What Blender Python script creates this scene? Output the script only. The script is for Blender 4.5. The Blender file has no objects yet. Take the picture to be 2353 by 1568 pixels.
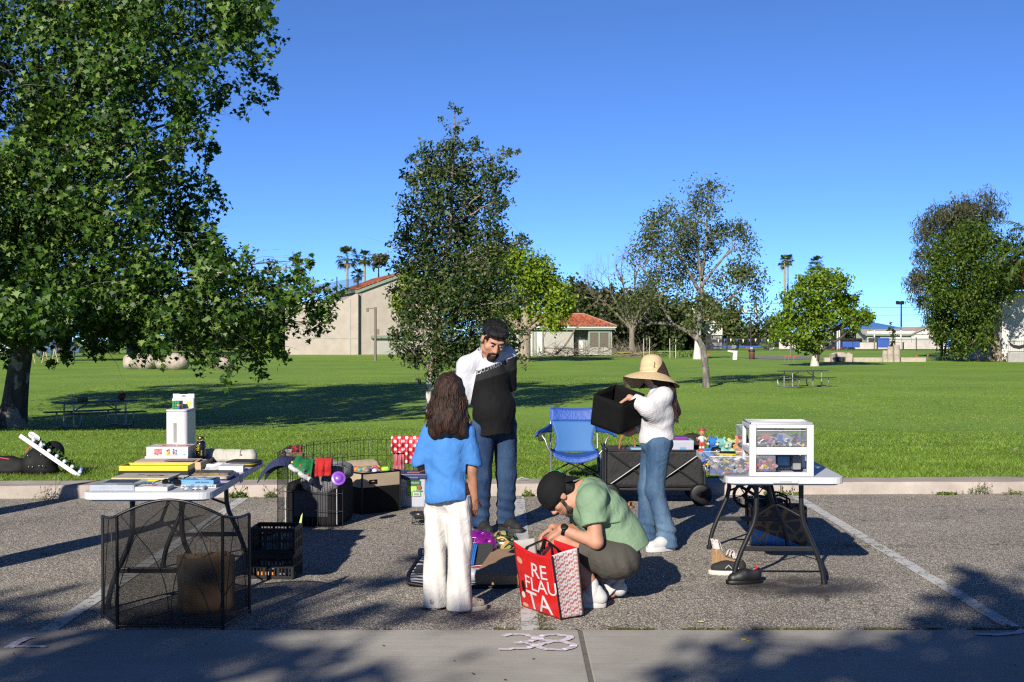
import bpy,math,random
import numpy as np
from mathutils import Vector as V,Matrix,Euler,noise as mnoise
R=math.radians
PI=math.pi
sc=bpy.context.scene
col=sc.collection
random.seed(7)
F,CX,HY,CAMZ=3100.0,1176.5,784.0,1.75
SL=0.01516
LAWN_Y=[13.6,16,20,27,34,40,46,52,62,80,100,130,173,250,1800]
LAWN_Z=[.327,.28,.13,-.15,-.55,-.82,-.84,-.72,-.37,-.2,-.12,.0,.52,.9,2.0]
def gz(x,y):
 """height of the ground"""
 if y<13.6:
  return SL*y
 return float(np.interp(y,LAWN_Y,LAWN_Z))
def P(px,py,h=0.0):
 """point that stands h above the parking bay"""
 Y=F*(CAMZ-h)/(py-737.0)
 return V(((px-CX)*Y/F,Y,SL*Y+h))
def at(px,py,Y):
 """point at distance Y"""
 return V(((px-CX)*Y/F,Y,CAMZ-(py-HY)*Y/F))
TILT=Matrix.Rotation(math.atan(SL),4,'X')
def lotM(x,y,rz=0.0,h=0.0):
 return Matrix.Translation((x,y,SL*y+h))@TILT@Matrix.Rotation(rz,4,'Z')
def gM(x,y,rz=0.0,h=0.0,s=1.0):
 return Matrix.Translation((x,y,gz(x,y)+h))@Matrix.Rotation(rz,4,'Z')@Matrix.Scale(s,4)
def tr(x,y,z,rx=0,ry=0,rz=0):
 return Matrix.Translation((x,y,z))@Euler((rx,ry,rz)).to_matrix().to_4x4()
def tag(o,label=None,cat=None,group=None,kind=None):
 if label:o['label']=label
 if cat:o['category']=cat
 if group:o['group']=group
 if kind:o['kind']=kind
 return o
def thing(name,label,cat,M=None,group=None):
 o=bpy.data.objects.new(name,None)
 o.empty_display_size=.1
 col.objects.link(o)
 if M is not None:o.matrix_world=M
 return tag(o,label,cat,group)
def copy_tree(o,parent=None):
 c=o.copy()
 col.objects.link(c)
 c.parent=parent
 for ch in list(o.children):
  copy_tree(ch,c)
 return c
def frames(pts):
 pts=[V(p)for p in pts]
 T=[]
 for i in range(len(pts)):
  a=pts[max(0,i-1)];b=pts[min(len(pts)-1,i+1)]
  d=b-a
  T.append(d.normalized()if d.length>1e-9 else V((0,0,1)))
 n=V((0,0,1))if abs(T[0].z)<.9 else V((1,0,0))
 n=(n-T[0]*n.dot(T[0])).normalized()
 out=[]
 for t in T:
  n=n-t*n.dot(t)
  if n.length<1e-6:
   n=t.orthogonal()
  n.normalize()
  out.append((n,t.cross(n)))
 return pts,out
class MB:
 def __init__(s):
  s.v=[];s.f=[];s.m=[];s.s=[]
 def add(s,verts,faces,m=0,smooth=False,M=None):
  b=len(s.v)
  if M is not None:verts=[M@V(p)for p in verts]
  s.v+=[tuple(p)for p in verts]
  for f in faces:
   s.f.append(tuple(b+i for i in f));s.m.append(m);s.s.append(smooth)
  return s
 def box(s,c,d,m=0,rz=0,M=None,rot=None,top=1.0):
  x,y,z=d[0]/2,d[1]/2,d[2]/2
  vs=[]
  for k,sz in((1,-1),(top,1)):
   for sx,sy in((-1,-1),(1,-1),(1,1),(-1,1)):
    vs.append(V((sx*x*k,sy*y*k,sz*z)))
  L=Matrix.Translation(c)@(Euler(rot).to_matrix().to_4x4()if rot else Matrix.Rotation(rz,4,'Z'))
  if M is not None:L=M@L
  return s.add(vs,[(3,2,1,0),(4,5,6,7),(0,1,5,4),(1,2,6,5),(2,3,7,6),(3,0,4,7)],m,False,L)
 def tube(s,pts,r,n=8,m=0,caps=True,M=None,closed=False,smooth=True):
  if closed:pts=list(pts)+[pts[0]]
  p,fr=frames(pts)
  k=len(p)
  rs=[r]*k if not hasattr(r,'__len__')else r
  vs=[]
  for i in range(k):
   for j in range(n):
    a=2*PI*j/n
    vs.append(p[i]+(fr[i][0]*math.cos(a)+fr[i][1]*math.sin(a))*rs[i])
  fs=[(i*n+j,i*n+(j+1)%n,(i+1)*n+(j+1)%n,(i+1)*n+j)for i in range(k-1)for j in range(n)]
  s.add(vs,fs,m,smooth,M)
  if caps and not closed:
   s.add(vs[:n],[tuple(range(n-1,-1,-1))],m,False,M)
   s.add(vs[-n:],[tuple(range(n))],m,False,M)
  return s
 def lathe(s,prof,n=24,c=(0,0,0),m=0,M=None,sx=1,sy=1,smooth=True):
  vs=[(c[0]+r*math.cos(2*PI*j/n)*sx,c[1]+r*math.sin(2*PI*j/n)*sy,c[2]+z)for r,z in prof for j in range(n)]
  fs=[(i*n+j,i*n+(j+1)%n,(i+1)*n+(j+1)%n,(i+1)*n+j)for i in range(len(prof)-1)for j in range(n)]
  if prof[0][0]>1e-6:fs.append(tuple(range(n-1,-1,-1)))
  if prof[-1][0]>1e-6:fs.append(tuple(range((len(prof)-1)*n,len(prof)*n)))
  return s.add(vs,fs,m,smooth,M)
 def ell(s,c,r,m=0,n=12,k=8,M=None,rot=None):
  prof=[(math.sin(PI*i/k),-math.cos(PI*i/k))for i in range(k+1)]
  prof[0]=(0.001,-1);prof[-1]=(.001,1)
  L=Matrix.Translation(c)@(Euler(rot).to_matrix().to_4x4()if rot else Matrix.Identity(4))@Matrix.Diagonal((r[0],r[1],r[2],1))
  return s.lathe(prof,n,(0,0,0),m,(M@L)if M is not None else L)
 def prism(s,poly,z0,z1,m=0,M=None,smooth=False):
  n=len(poly)
  vs=[(x,y,z0)for x,y in poly]+[(x,y,z1)for x,y in poly]
  fs=[tuple(range(n-1,-1,-1)),tuple(range(n,2*n))]+[(i,(i+1)%n,n+(i+1)%n,n+i)for i in range(n)]
  return s.add(vs,fs,m,smooth,M)
 def loft(s,rings,m=0,closed=True,caps=True,smooth=True,M=None):
  n=len(rings[0]);k=len(rings)
  vs=[p for r in rings for p in r]
  e=n if closed else n-1
  fs=[(i*n+j,i*n+(j+1)%n,(i+1)*n+(j+1)%n,(i+1)*n+j)for i in range(k-1)for j in range(e)]
  if caps and closed:fs+=[tuple(range(n-1,-1,-1)),tuple(range((k-1)*n,k*n))]
  return s.add(vs,fs,m,smooth,M)
 def surf(s,fn,nu,nv,m=0,smooth=True,M=None):
  vs=[fn(i/nu,j/nv)for i in range(nu+1)for j in range(nv+1)]
  w=nv+1
  fs=[(i*w+j,(i+1)*w+j,(i+1)*w+j+1,i*w+j+1)for i in range(nu)for j in range(nv)]
  return s.add(vs,fs,m,smooth,M)
 def quad(s,a,b,c,d,m=0,M=None):
  return s.add([a,b,c,d],[(0,1,2,3)],m,False,M)
 def text(s,body,size,M,m=0,depth=0.0015,bend=None,sx=1.0):
  vs,fs=text_geo(body)
  pts=[V((x*size*sx,y*size,0))for x,y in vs]
  n=len(pts)
  two=pts+[p+V((0,0,depth))for p in pts]
  if bend:two=[bend(p)for p in two]
  fl=[tuple(reversed(f))for f in fs]+[tuple(i+n for i in f)for f in fs]
  ed={}
  for f in fs:
   for i in range(len(f)):
    a,b=f[i],f[(i+1)%len(f)]
    ed[(a,b)]=1
  fl+=[(a,b,b+n,a+n)for a,b in ed if(b,a)not in ed]
  return s.add(two,fl,m,False,M)
 def build(s,name,mats,parent=None,M=None,bev=0,sub=0,solid=0,seg=2,soff=0,wn=False):
  me=bpy.data.meshes.new(name)
  me.from_pydata(s.v,[],s.f)
  if not isinstance(mats,(list,tuple)):mats=[mats]
  for mt in mats:me.materials.append(mt)
  me.polygons.foreach_set('material_index',s.m)
  me.polygons.foreach_set('use_smooth',s.s)
  me.update()
  o=bpy.data.objects.new(name,me)
  col.objects.link(o)
  if parent is not None:o.parent=parent
  if M is not None:
   if parent is not None:o.matrix_local=M
   else:o.matrix_world=M
  if solid:
   md=o.modifiers.new('solid','SOLIDIFY');md.thickness=solid;md.offset=soff
  if sub:
   md=o.modifiers.new('sub','SUBSURF');md.levels=sub;md.render_levels=sub
  if bev:
   md=o.modifiers.new('bevel','BEVEL');md.width=bev;md.segments=seg
   md.limit_method='ANGLE';md.angle_limit=R(40)
   md.harden_normals=False
  return o
_TXT={}
def text_geo(body):
 if body in _TXT:return _TXT[body]
 cu=bpy.data.curves.new('lettering','FONT')
 cu.body=body;cu.size=1;cu.align_x='CENTER';cu.align_y='CENTER';cu.resolution_u=3
 ob=bpy.data.objects.new('lettering',cu)
 col.objects.link(ob)
 dg=bpy.context.evaluated_depsgraph_get()
 dg.update()
 me=ob.evaluated_get(dg).to_mesh()
 vs=[(v.co.x,v.co.y)for v in me.vertices]
 fs=[tuple(p.vertices)for p in me.polygons]
 out=[]
 for f in fs:
  a=sum(vs[f[i]][0]*vs[f[(i+1)%len(f)]][1]-vs[f[(i+1)%len(f)]][0]*vs[f[i]][1]for i in range(len(f)))
  out.append(f if a>0 else tuple(reversed(f)))
 ob.evaluated_get(dg).to_mesh_clear()
 bpy.data.objects.remove(ob);bpy.data.curves.remove(cu)
 key={};idx=[];nv=[]
 for p in vs:
  k=(round(p[0],4),round(p[1],4))
  if k not in key:key[k]=len(nv);nv.append(p)
  idx.append(key[k])
 out=[tuple(idx[i]for i in f)for f in out]
 out=[f for f in out if len(set(f))==len(f)]
 _TXT[body]=(nv,out)
 return _TXT[body]
def nt(name):
 m=bpy.data.materials.new(name)
 m.use_nodes=True
 t=m.node_tree
 return m,t,t.nodes['Principled BSDF'],t.nodes['Material Output']
def N(t,kind,**kw):
 n=t.nodes.new(kind)
 for k,v in kw.items():
  if k in n.inputs.keys()if hasattr(n.inputs,'keys')else False:
   n.inputs[k].default_value=v
  else:
   setattr(n,k,v)
 return n
def c4(c):return(c[0],c[1],c[2],1)
def setin(n,**kw):
 for k,v in kw.items():
  n.inputs[k.replace('_',' ')].default_value=v
 return n
def coords(t,space='Object'):
 return t.nodes.new('ShaderNodeTexCoord').outputs[space]
def noise_tex(t,scale,detail=4,rough=.55,vec=None,dist=0):
 n=t.nodes.new('ShaderNodeTexNoise')
 n.inputs['Scale'].default_value=scale;n.inputs['Detail'].default_value=detail
 n.inputs['Roughness'].default_value=rough;n.inputs['Distortion'].default_value=dist
 t.links.new(vec if vec is not None else coords(t),n.inputs['Vector'])
 return n.outputs['Fac']
def mapping(t,scale=(1,1,1),rot=(0,0,0),vec=None):
 n=t.nodes.new('ShaderNodeMapping')
 n.inputs['Scale'].default_value=scale;n.inputs['Rotation'].default_value=rot
 t.links.new(vec if vec is not None else coords(t),n.inputs['Vector'])
 return n.outputs['Vector']
def mixc(t,a,b,fac,mode='MIX'):
 n=t.nodes.new('ShaderNodeMix');n.data_type='RGBA';n.blend_type=mode
 n.clamp_factor=True
 for k,v in(('A',a),('B',b)):
  s=[i for i in n.inputs if i.name==k and i.type=='RGBA'][0]
  if isinstance(v,tuple):s.default_value=c4(v)
  else:t.links.new(v,s)
 if isinstance(fac,(int,float)):n.inputs[0].default_value=fac
 else:t.links.new(fac,n.inputs[0])
 return[o for o in n.outputs if o.type=='RGBA'][0]
def ramp(t,fac,stops,interp='LINEAR'):
 n=t.nodes.new('ShaderNodeValToRGB')
 n.color_ramp.interpolation=interp
 el=n.color_ramp.elements
 while len(el)<len(stops):el.new(.5)
 for e,(p,c)in zip(el,stops):
  e.position=p
  e.color=c4(c)if isinstance(c,tuple)else(c,c,c,1)
 t.links.new(fac,n.inputs['Fac'])
 return n.outputs['Color']
def mth(t,op,a,b=0.0,clamp=False):
 n=t.nodes.new('ShaderNodeMath');n.operation=op;n.use_clamp=clamp
 for i,v in enumerate((a,b)):
  if isinstance(v,(int,float)):n.inputs[i].default_value=v
  else:t.links.new(v,n.inputs[i])
 return n.outputs[0]
def bump(t,b,height,strength=.3,dist=.01):
 n=t.nodes.new('ShaderNodeBump')
 n.inputs['Strength'].default_value=strength;n.inputs['Distance'].default_value=dist
 t.links.new(height,n.inputs['Height'])
 t.links.new(n.outputs['Normal'],b.inputs['Normal'])
 return n
_M={}
def mat(name,c,rough=.6,var=.12,vs=9.,bmp=0.,bs=80.,metal=0.,c2=None,coat=0.,alpha=1.,trans=0.,spec=.5,aniso=None,bd=.004):
 if name in _M:return _M[name]
 m,t,b,out=nt(name)
 b.inputs['Roughness'].default_value=rough
 b.inputs['Metallic'].default_value=metal
 b.inputs['Specular IOR Level'].default_value=spec
 b.inputs['Coat Weight'].default_value=coat
 b.inputs['Transmission Weight'].default_value=trans
 b.inputs['Alpha'].default_value=alpha
 if var or c2:
  vec=mapping(t,aniso)if aniso else None
  f=noise_tex(t,vs,5,.6,vec)
  f=ramp(t,f,[(.3,0.),(.7,1.)])
  lo=tuple(x*(1-var)for x in c)
  hi=c2 if c2 else tuple(min(1,x*(1+var))for x in c)
  t.links.new(mixc(t,lo,hi,f),b.inputs['Base Color'])
 else:
  b.inputs['Base Color'].default_value=c4(c)
 if bmp:
  bump(t,b,noise_tex(t,bs,4,.6,mapping(t,aniso)if aniso else None),bmp,bd)
 _M[name]=m
 return m
class Sdf:
 def __init__(s,lo,hi,h):
  s.lo=np.array(lo,float);s.h=h
  s.n=np.ceil((np.array(hi)-s.lo)/h).astype(int)+1
  s.d=np.full(tuple(s.n),1.0,np.float32)
  s.ax=[(s.lo[i]+h*np.arange(s.n[i])).astype(np.float32)for i in range(3)]
 def sub(s,lo,hi):
  a=np.clip(np.floor((np.array(lo)-s.lo)/s.h).astype(int),0,s.n)
  b=np.clip(np.ceil((np.array(hi)-s.lo)/s.h).astype(int)+1,0,s.n)
  sl=tuple(slice(int(x),int(y))for x,y in zip(a,b))
  X,Y,Z=np.meshgrid(s.ax[0][sl[0]],s.ax[1][sl[1]],s.ax[2][sl[2]],indexing='ij',sparse=True)
  return sl,X,Y,Z
 def put(s,sl,dn,k):
  a=s.d[sl]
  if k>0:
   hh=np.clip(.5+.5*(a-dn)/k,0,1)
   s.d[sl]=a*(1-hh)+dn*hh-k*hh*(1-hh)
  else:
   s.d[sl]=np.minimum(a,dn)
 def cone(s,a,b,ra,rb=None,k=.02,flat=None):
  """tapered limb from a to b"""
  rb=ra if rb is None else rb
  a=np.array(a,float);b=np.array(b,float)
  pad=max(ra,rb)+k+3*s.h
  sl,X,Y,Z=s.sub(np.minimum(a,b)-pad,np.maximum(a,b)+pad)
  ab=b-a;L=max((ab**2).sum(),1e-9)
  t=np.clip(((X-a[0])*ab[0]+(Y-a[1])*ab[1]+(Z-a[2])*ab[2])/L,0,1)
  d=np.sqrt((X-a[0]-t*ab[0])**2+(Y-a[1]-t*ab[1])**2+(Z-a[2]-t*ab[2])**2)-(ra+(rb-ra)*t)
  s.put(sl,d,k)
  return s
 def chain(s,pts,rs,k=.02):
  for i in range(len(pts)-1):
   s.cone(pts[i],pts[i+1],rs[i],rs[i+1],k)
  return s
 def ell(s,c,r,k=.02,rot=None,cut=False):
  c=np.array(c,float);r=np.array(r,float)
  pad=r.max()+k+3*s.h
  sl,X,Y,Z=s.sub(c-pad,c+pad)
  x,y,z=X-c[0],Y-c[1],Z-c[2]
  if rot is not None:
   m=np.array((rot if isinstance(rot,Matrix)else Euler(rot).to_matrix()).to_3x3().transposed())
   x,y,z=(m[i,0]*x+m[i,1]*y+m[i,2]*z for i in range(3))
  k0=np.sqrt((x/r[0])**2+(y/r[1])**2+(z/r[2])**2)
  k1=np.sqrt((x/r[0]**2)**2+(y/r[1]**2)**2+(z/r[2]**2)**2)+1e-9
  d=k0*(k0-1)/k1
  if cut:
   a=s.d[sl];q=-d
   hh=np.clip(.5-.5*(a-q)/max(k,1e-6),0,1)
   s.d[sl]=a*(1-hh)+q*hh+k*hh*(1-hh)
  else:
   s.put(sl,d,k)
  return s
 def both(s,fn,k=.0):
  """keep only where fn <= 0"""
  X,Y,Z=np.meshgrid(*s.ax,indexing='ij',sparse=True)
  s.d=np.maximum(s.d,fn(X,Y,Z)).astype(np.float32)
  return s
 def shift(s,fn):
  X,Y,Z=np.meshgrid(*s.ax,indexing='ij',sparse=True)
  s.d=(s.d+fn(X,Y,Z)).astype(np.float32)
  return s
 def mesh(s,mb=None,m=0,M=None):
  d=s.d
  d[0]=d[-1]=1;d[:,0]=d[:,-1]=1;d[:,:,0]=d[:,:,-1]=1
  ins=d<0
  c=np.zeros(tuple(x-1 for x in d.shape),np.int8)
  for i in(0,1):
   for j in(0,1):
    for k in(0,1):
     c+=ins[i:d.shape[0]-1+i,j:d.shape[1]-1+j,k:d.shape[2]-1+k]
  cells=np.argwhere((c>0)&(c<8))
  if len(cells)==0:return mb or MB()
  idx=np.full(c.shape,-1,np.int64)
  idx[tuple(cells.T)]=np.arange(len(cells))
  acc=np.zeros((len(cells),3));cnt=np.zeros(len(cells))
  corners=[(i,j,k)for i in(0,1)for j in(0,1)for k in(0,1)]
  for a in corners:
   for ax in range(3):
    if a[ax]:continue
    b=list(a);b[ax]=1
    da=d[tuple((cells+a).T)];db=d[tuple((cells+b).T)]
    x=(da<0)!=(db<0)
    t=np.where(x,da/np.where(x,da-db,1),0)
    p=np.tile(np.array(a,float),(len(cells),1));p[:,ax]+=t
    acc[x]+=p[x];cnt[x]+=1
  pos=(cells+acc/cnt[:,None])*s.h+s.lo
  faces=[]
  for ax in range(3):
   u,v=(ax+1)%3,(ax+2)%3
   sh=[slice(1,-1)]*3;sh[ax]=slice(0,-1)
   lo=ins[tuple(sh)]
   s2=list(sh);s2[ax]=slice(1,None)
   hi=ins[tuple(s2)]
   e=np.argwhere(lo!=hi)
   if len(e)==0:continue
   off=np.ones(3,int);off[ax]=0
   e=e+off
   flip=ins[tuple(e.T)]
   q=[]
   for du,dv in((-1,-1),(0,-1),(0,0),(-1,0)):
    o=e.copy();o[:,u]+=du;o[:,v]+=dv
    q.append(idx[tuple(o.T)])
   q=np.stack(q,1)
   q[~flip]=q[~flip][:,::-1]
   faces.append(q)
  fs=np.concatenate(faces)
  mb=mb or MB()
  mb.add([tuple(p)for p in pos],[tuple(int(i)for i in f)for f in fs],m,True,M)
  return mb
# ================================================================ ground
def asphalt_mat():
 m,t,b,out=nt('asphalt')
 vec=coords(t)
 vo=t.nodes.new('ShaderNodeTexVoronoi');vo.inputs['Scale'].default_value=100
 t.links.new(vec,vo.inputs['Vector'])
 bw=t.nodes.new('ShaderNodeRGBToBW');t.links.new(vo.outputs['Color'],bw.inputs[0])
 stone=ramp(t,bw.outputs[0],[(.15,(.18,.17,.155)),(.42,(.46,.425,.37)),(.7,(.72,.66,.56)),(.92,(.95,.88,.78))])
 binder=ramp(t,vo.outputs['Distance'],[(.25,1.),(.6,0.)])
 base=mixc(t,(.14,.13,.12),stone,binder)
 big=ramp(t,noise_tex(t,.8,5,.6),[(.3,(1.1,1.07,1.01)),(.7,(1.55,1.50,1.41))])
 base=mixc(t,base,big,1.0,'MULTIPLY')
 fine=ramp(t,noise_tex(t,34,3,.6),[(.3,.72),(.7,1.2)])
 base=mixc(t,base,fine,1.0,'MULTIPLY')
 cr=t.nodes.new('ShaderNodeTexVoronoi');cr.feature='DISTANCE_TO_EDGE';cr.inputs['Scale'].default_value=.35
 wob=t.nodes.new('ShaderNodeVectorMath');wob.operation='ADD'
 nz=t.nodes.new('ShaderNodeTexNoise');nz.inputs['Scale'].default_value=2.5;nz.inputs['Detail'].default_value=4
 t.links.new(vec,nz.inputs['Vector']);t.links.new(nz.outputs['Color'],wob.inputs[0]);t.links.new(vec,wob.inputs[1])
 t.links.new(wob.outputs[0],cr.inputs['Vector'])
 ck=ramp(t,cr.outputs['Distance'],[(.0,.45),(.006,1.)])
 base=mixc(t,base,ck,1.0,'MULTIPLY')
 t.links.new(base,b.inputs['Base Color'])
 b.inputs['Roughness'].default_value=.88
 b.inputs['Specular IOR Level'].default_value=.25
 h=mixc(t,vo.outputs['Distance'],noise_tex(t,30,3),.35)
 bump(t,b,h,.6,.01).invert=True
 return m
def concrete_mat(name,lo,hi,brush=True,scale=1.0):
 m,t,b,out=nt(name)
 big=noise_tex(t,1.3*scale,6,.62)
 base=mixc(t,lo,hi,ramp(t,big,[(.3,0.),(.72,1.)]))
 fine=ramp(t,noise_tex(t,190,3,.7),[(.3,.78),(.7,1.16)])
 base=mixc(t,base,fine,1.0,'MULTIPLY')
 if brush:
  st=noise_tex(t,1.0,4,.6,mapping(t,(1.2,95,1)))
  base=mixc(t,base,ramp(t,st,[(.3,.86),(.7,1.1)]),1.0,'MULTIPLY')
 sp=noise_tex(t,9,5,.75)
 base=mixc(t,base,ramp(t,sp,[(.66,1.),(.75,.62)]),1.0,'MULTIPLY')
 t.links.new(base,b.inputs['Base Color'])
 b.inputs['Roughness'].default_value=.9
 b.inputs['Specular IOR Level'].default_value=.2
 bump(t,b,noise_tex(t,160,4,.7),.25,.004)
 return m
def lawn_mat():
 m,t,b,out=nt('lawn')
 g=t.nodes.new('ShaderNodeNewGeometry').outputs['Position']
 big=noise_tex(t,.16,5,.6,g)
 mid=noise_tex(t,1.4,5,.65,mapping(t,(.55,1,1),(0,0,.1),g))
 fine=noise_tex(t,22,4,.7,mapping(t,(1,.4,1),(0,0,0),g))
 blade=noise_tex(t,120,2,.6,mapping(t,(1,.35,1),(0,0,0),g))
 c=mixc(t,(.165,.30,.03),(.28,.46,.05),ramp(t,big,[(.3,0.),(.72,1.)]))
 c=mixc(t,c,(.31,.43,.06),ramp(t,mid,[(.45,0.),(.8,.8)]))
 c=mixc(t,c,ramp(t,fine,[(.3,.55),(.7,1.45)]),1.0,'MULTIPLY')
 c=mixc(t,c,ramp(t,blade,[(.3,.5),(.7,1.5)]),1.0,'MULTIPLY')
 dry=noise_tex(t,.55,6,.7,mapping(t,(.6,1.6,1),(0,0,0),g))
 c=mixc(t,c,(.30,.29,.08),ramp(t,dry,[(.56,0.),(.78,.7)]))
 t.links.new(c,b.inputs['Base Color'])
 b.inputs['Roughness'].default_value=.75
 b.inputs['Specular IOR Level'].default_value=.2
 bump(t,b,mixc(t,fine,blade,.5),.5,.04)
 return m
ASPH=asphalt_mat()
CONC=concrete_mat('gutter concrete',(.38,.355,.31),(.53,.50,.445))
KERBC=concrete_mat('kerb concrete',(.36,.31,.27),(.56,.49,.43),False,2.0)
LAWN=lawn_mat()
GUT0,GUT1,KY=5.9,7.61,13.45
kx=lambda x:.04*x
def sheet(name,x0,x1,ys,zf,m,nx=2,kind='structure'):
 mb=MB()
 xs=[x0+(x1-x0)*i/nx for i in range(nx+1)]
 vs=[(x,y,zf(x,y))for y in ys for x in xs]
 w=nx+1
 fs=[(j*w+i,j*w+i+1,(j+1)*w+i+1,(j+1)*w+i)for j in range(len(ys)-1)for i in range(nx)]
 mb.add(vs,fs,0,True)
 return tag(mb.build(name,m),kind=kind)
flat=lambda x,y:SL*y
tag(sheet('parking_bay',-30,30,[GUT1,KY+1.6],flat,ASPH),'coarse grey asphalt parking bay between the gutter and the kerb')
sheet('driveway',-40,40,[-60,GUT0],flat,ASPH)
mb=MB()
joints=[-40,-27.6,-14.1,-6.32,.385,7.1,13.9,27.6,40]
for a,b_ in zip(joints[:-1],joints[1:]):
 y0,y1=GUT0,GUT1
 vs=[(a+.012,y0,SL*y0+.003),(b_-.012,y0,SL*y0+.003),(b_-.012,y1,SL*y1+.006),(a+.012,y1,SL*y1+.006)]
 lo=[(x,y,z-.12)for x,y,z in vs]
 mb.add(vs+lo,[(0,1,2,3),(4,5,1,0),(5,6,2,1),(6,7,3,2),(7,4,0,3)])
tag(mb.build('gutter',CONC,bev=.006),kind='structure')
JOINT=mat('joint filler',(.16,.14,.12),.95,.3,20,.3)
mb=MB()
for x in joints[1:-1]:
 mb.add([(x-.013,GUT0,SL*GUT0-.002),(x+.013,GUT0,SL*GUT0-.002),(x+.013,GUT1,SL*GUT1+.002),(x-.013,GUT1,SL*GUT1+.002)],[(0,1,2,3)])
tag(mb.build('gutter_joint',JOINT),kind='structure')
mb=MB()
rng=random.Random(3)
x=-40
while x<40:
 x2=x+3.05
 prof=[(KY,-.02),(KY+.012,.09),(KY+.035,.118),(KY+.43,.122),(KY+.45,.0)]
 n=14
 rings=[]
 for i in range(n+1):
  xx=x+.004+(x2-x-.008)*i/n
  w=mnoise.noise(V((xx*1.7,0,0)))*.006
  rings.append([V((xx,y+kx(xx)+w+mnoise.noise(V((xx*3,y*9,4)))*.006,SL*y+min(z,.122)+mnoise.noise(V((xx*2.3,y*5,9)))*.007))for y,z in prof])
 mb.loft(rings,0,closed=False,caps=False,smooth=False)
 mb.add([p for p in rings[0]],[tuple(range(5))]);mb.add([p for p in rings[-1]],[tuple(range(4,-1,-1))])
 x=x2
tag(mb.build('kerb',KERBC),kind='structure')
ys=[13.84,14.3,15,16,17,18.5,20,22,24.5,27,29,31,34,37,40,43,46,49,52,57,62,70,80,90,100,115,130,150,173,210,250,400,800,1800]
mb=MB()
nx=60
for_rows=[]
for y in ys:
 w=30+y*1.2
 for i in range(nx+1):
  x=-w+2*w*i/nx
  yy=y+kx(max(-25,min(25,x)))*max(0,1-(y-13.6)/8)
  z=gz(x,y)+(mnoise.noise(V((x*.05,y*.05,1)))*.06 if 18<y<120 else 0)
  mb.v.append((x,yy,z))
k=nx+1
for j in range(len(ys)-1):
 for i in range(nx):
  mb.f.append((j*k+i,j*k+i+1,(j+1)*k+i+1,(j+1)*k+i));mb.m.append(0);mb.s.append(True)
tag(mb.build('lawn',LAWN),kind='structure')
def blade_mat():
 m,t,b,out=nt('grass blade')
 g=t.nodes.new('ShaderNodeNewGeometry')
 r=g.outputs['Random Per Island']
 c=ramp(t,r,[(0.,(.075,.14,.012)),(.4,(.16,.285,.03)),(.8,(.255,.405,.05)),(.95,(.33,.43,.07)),(1.,(.42,.40,.16))])
 big=noise_tex(t,.9,5,.6,g.outputs['Position'])
 c=mixc(t,c,ramp(t,big,[(.3,.7),(.7,1.3)]),1.0,'MULTIPLY')
 c=mixc(t,c,(.40,.38,.12),ramp(t,noise_tex(t,.55,6,.7,mapping(t,(.6,1.6,1),(0,0,0),g.outputs['Position'])),[(.56,0.),(.78,.55)]))
 t.links.new(c,b.inputs['Base Color'])
 b.inputs['Roughness'].default_value=.5
 b.inputs['Specular IOR Level'].default_value=.25
 tl=t.nodes.new('ShaderNodeBsdfTranslucent')
 t.links.new(c,tl.inputs['Color'])
 mx=t.nodes.new('ShaderNodeMixShader');mx.inputs[0].default_value=.3
 t.links.new(b.outputs[0],mx.inputs[1]);t.links.new(tl.outputs[0],mx.inputs[2])
 t.links.new(mx.outputs[0],out.inputs['Surface'])
 return m
BLADE=blade_mat()
def tri_mesh(name,co,tris,m,parent=None):
 """co (n,3), tris (k,3) numpy"""
 me=bpy.data.meshes.new(name)
 me.vertices.add(len(co));me.vertices.foreach_set('co',np.asarray(co,np.float32).ravel())
 k=tris.shape[1]
 me.loops.add(tris.size);me.loops.foreach_set('vertex_index',tris.astype(np.int32).ravel())
 me.polygons.add(len(tris))
 me.polygons.foreach_set('loop_start',np.arange(0,tris.size,k,dtype=np.int32))
 me.polygons.foreach_set('loop_total',np.full(len(tris),k,np.int32))
 me.update(calc_edges=True)
 me.materials.append(m)
 o=bpy.data.objects.new(name,me)
 col.objects.link(o)
 if parent is not None:o.parent=parent
 return o
rg=np.random.default_rng(5)
def grass_blades(n,y0,y1,size,seed):
 r=np.random.default_rng(seed)
 u=r.random(n)
 y=y0*(y1/y0)**u
 x=(r.random(n)*2-1)*(y*.42+.6)
 z=np.interp(y,LAWN_Y,LAWN_Z)-.004
 y=y+.04*x*np.clip(1-(y-13.6)/8,0,1)
 a=r.random(n)*2*PI
 hgt=size*(.4+r.random(n)*.7)
 wd=(.0028+r.random(n)*.003)*(y/14)
 lean=r.normal(0,.8,(n,2))*hgt[:,None]
 c=np.stack([x,y,z],1)
 dx=np.stack([np.cos(a)*wd,np.sin(a)*wd,np.zeros(n)],1)
 tip=c+np.stack([lean[:,0],lean[:,1],hgt],1)
 co=np.stack([c-dx,c+dx,tip],1).reshape(-1,3)
 return co
co=np.concatenate([grass_blades(150000,13.855,19,.05,1),grass_blades(130000,17,34,.042,2),grass_blades(90000,30,75,.036,3)])
tag(tri_mesh('grass',co,np.arange(len(co)).reshape(-1,3),BLADE),'short mown green lawn grass beyond the kerb','grass',kind='stuff')
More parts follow.
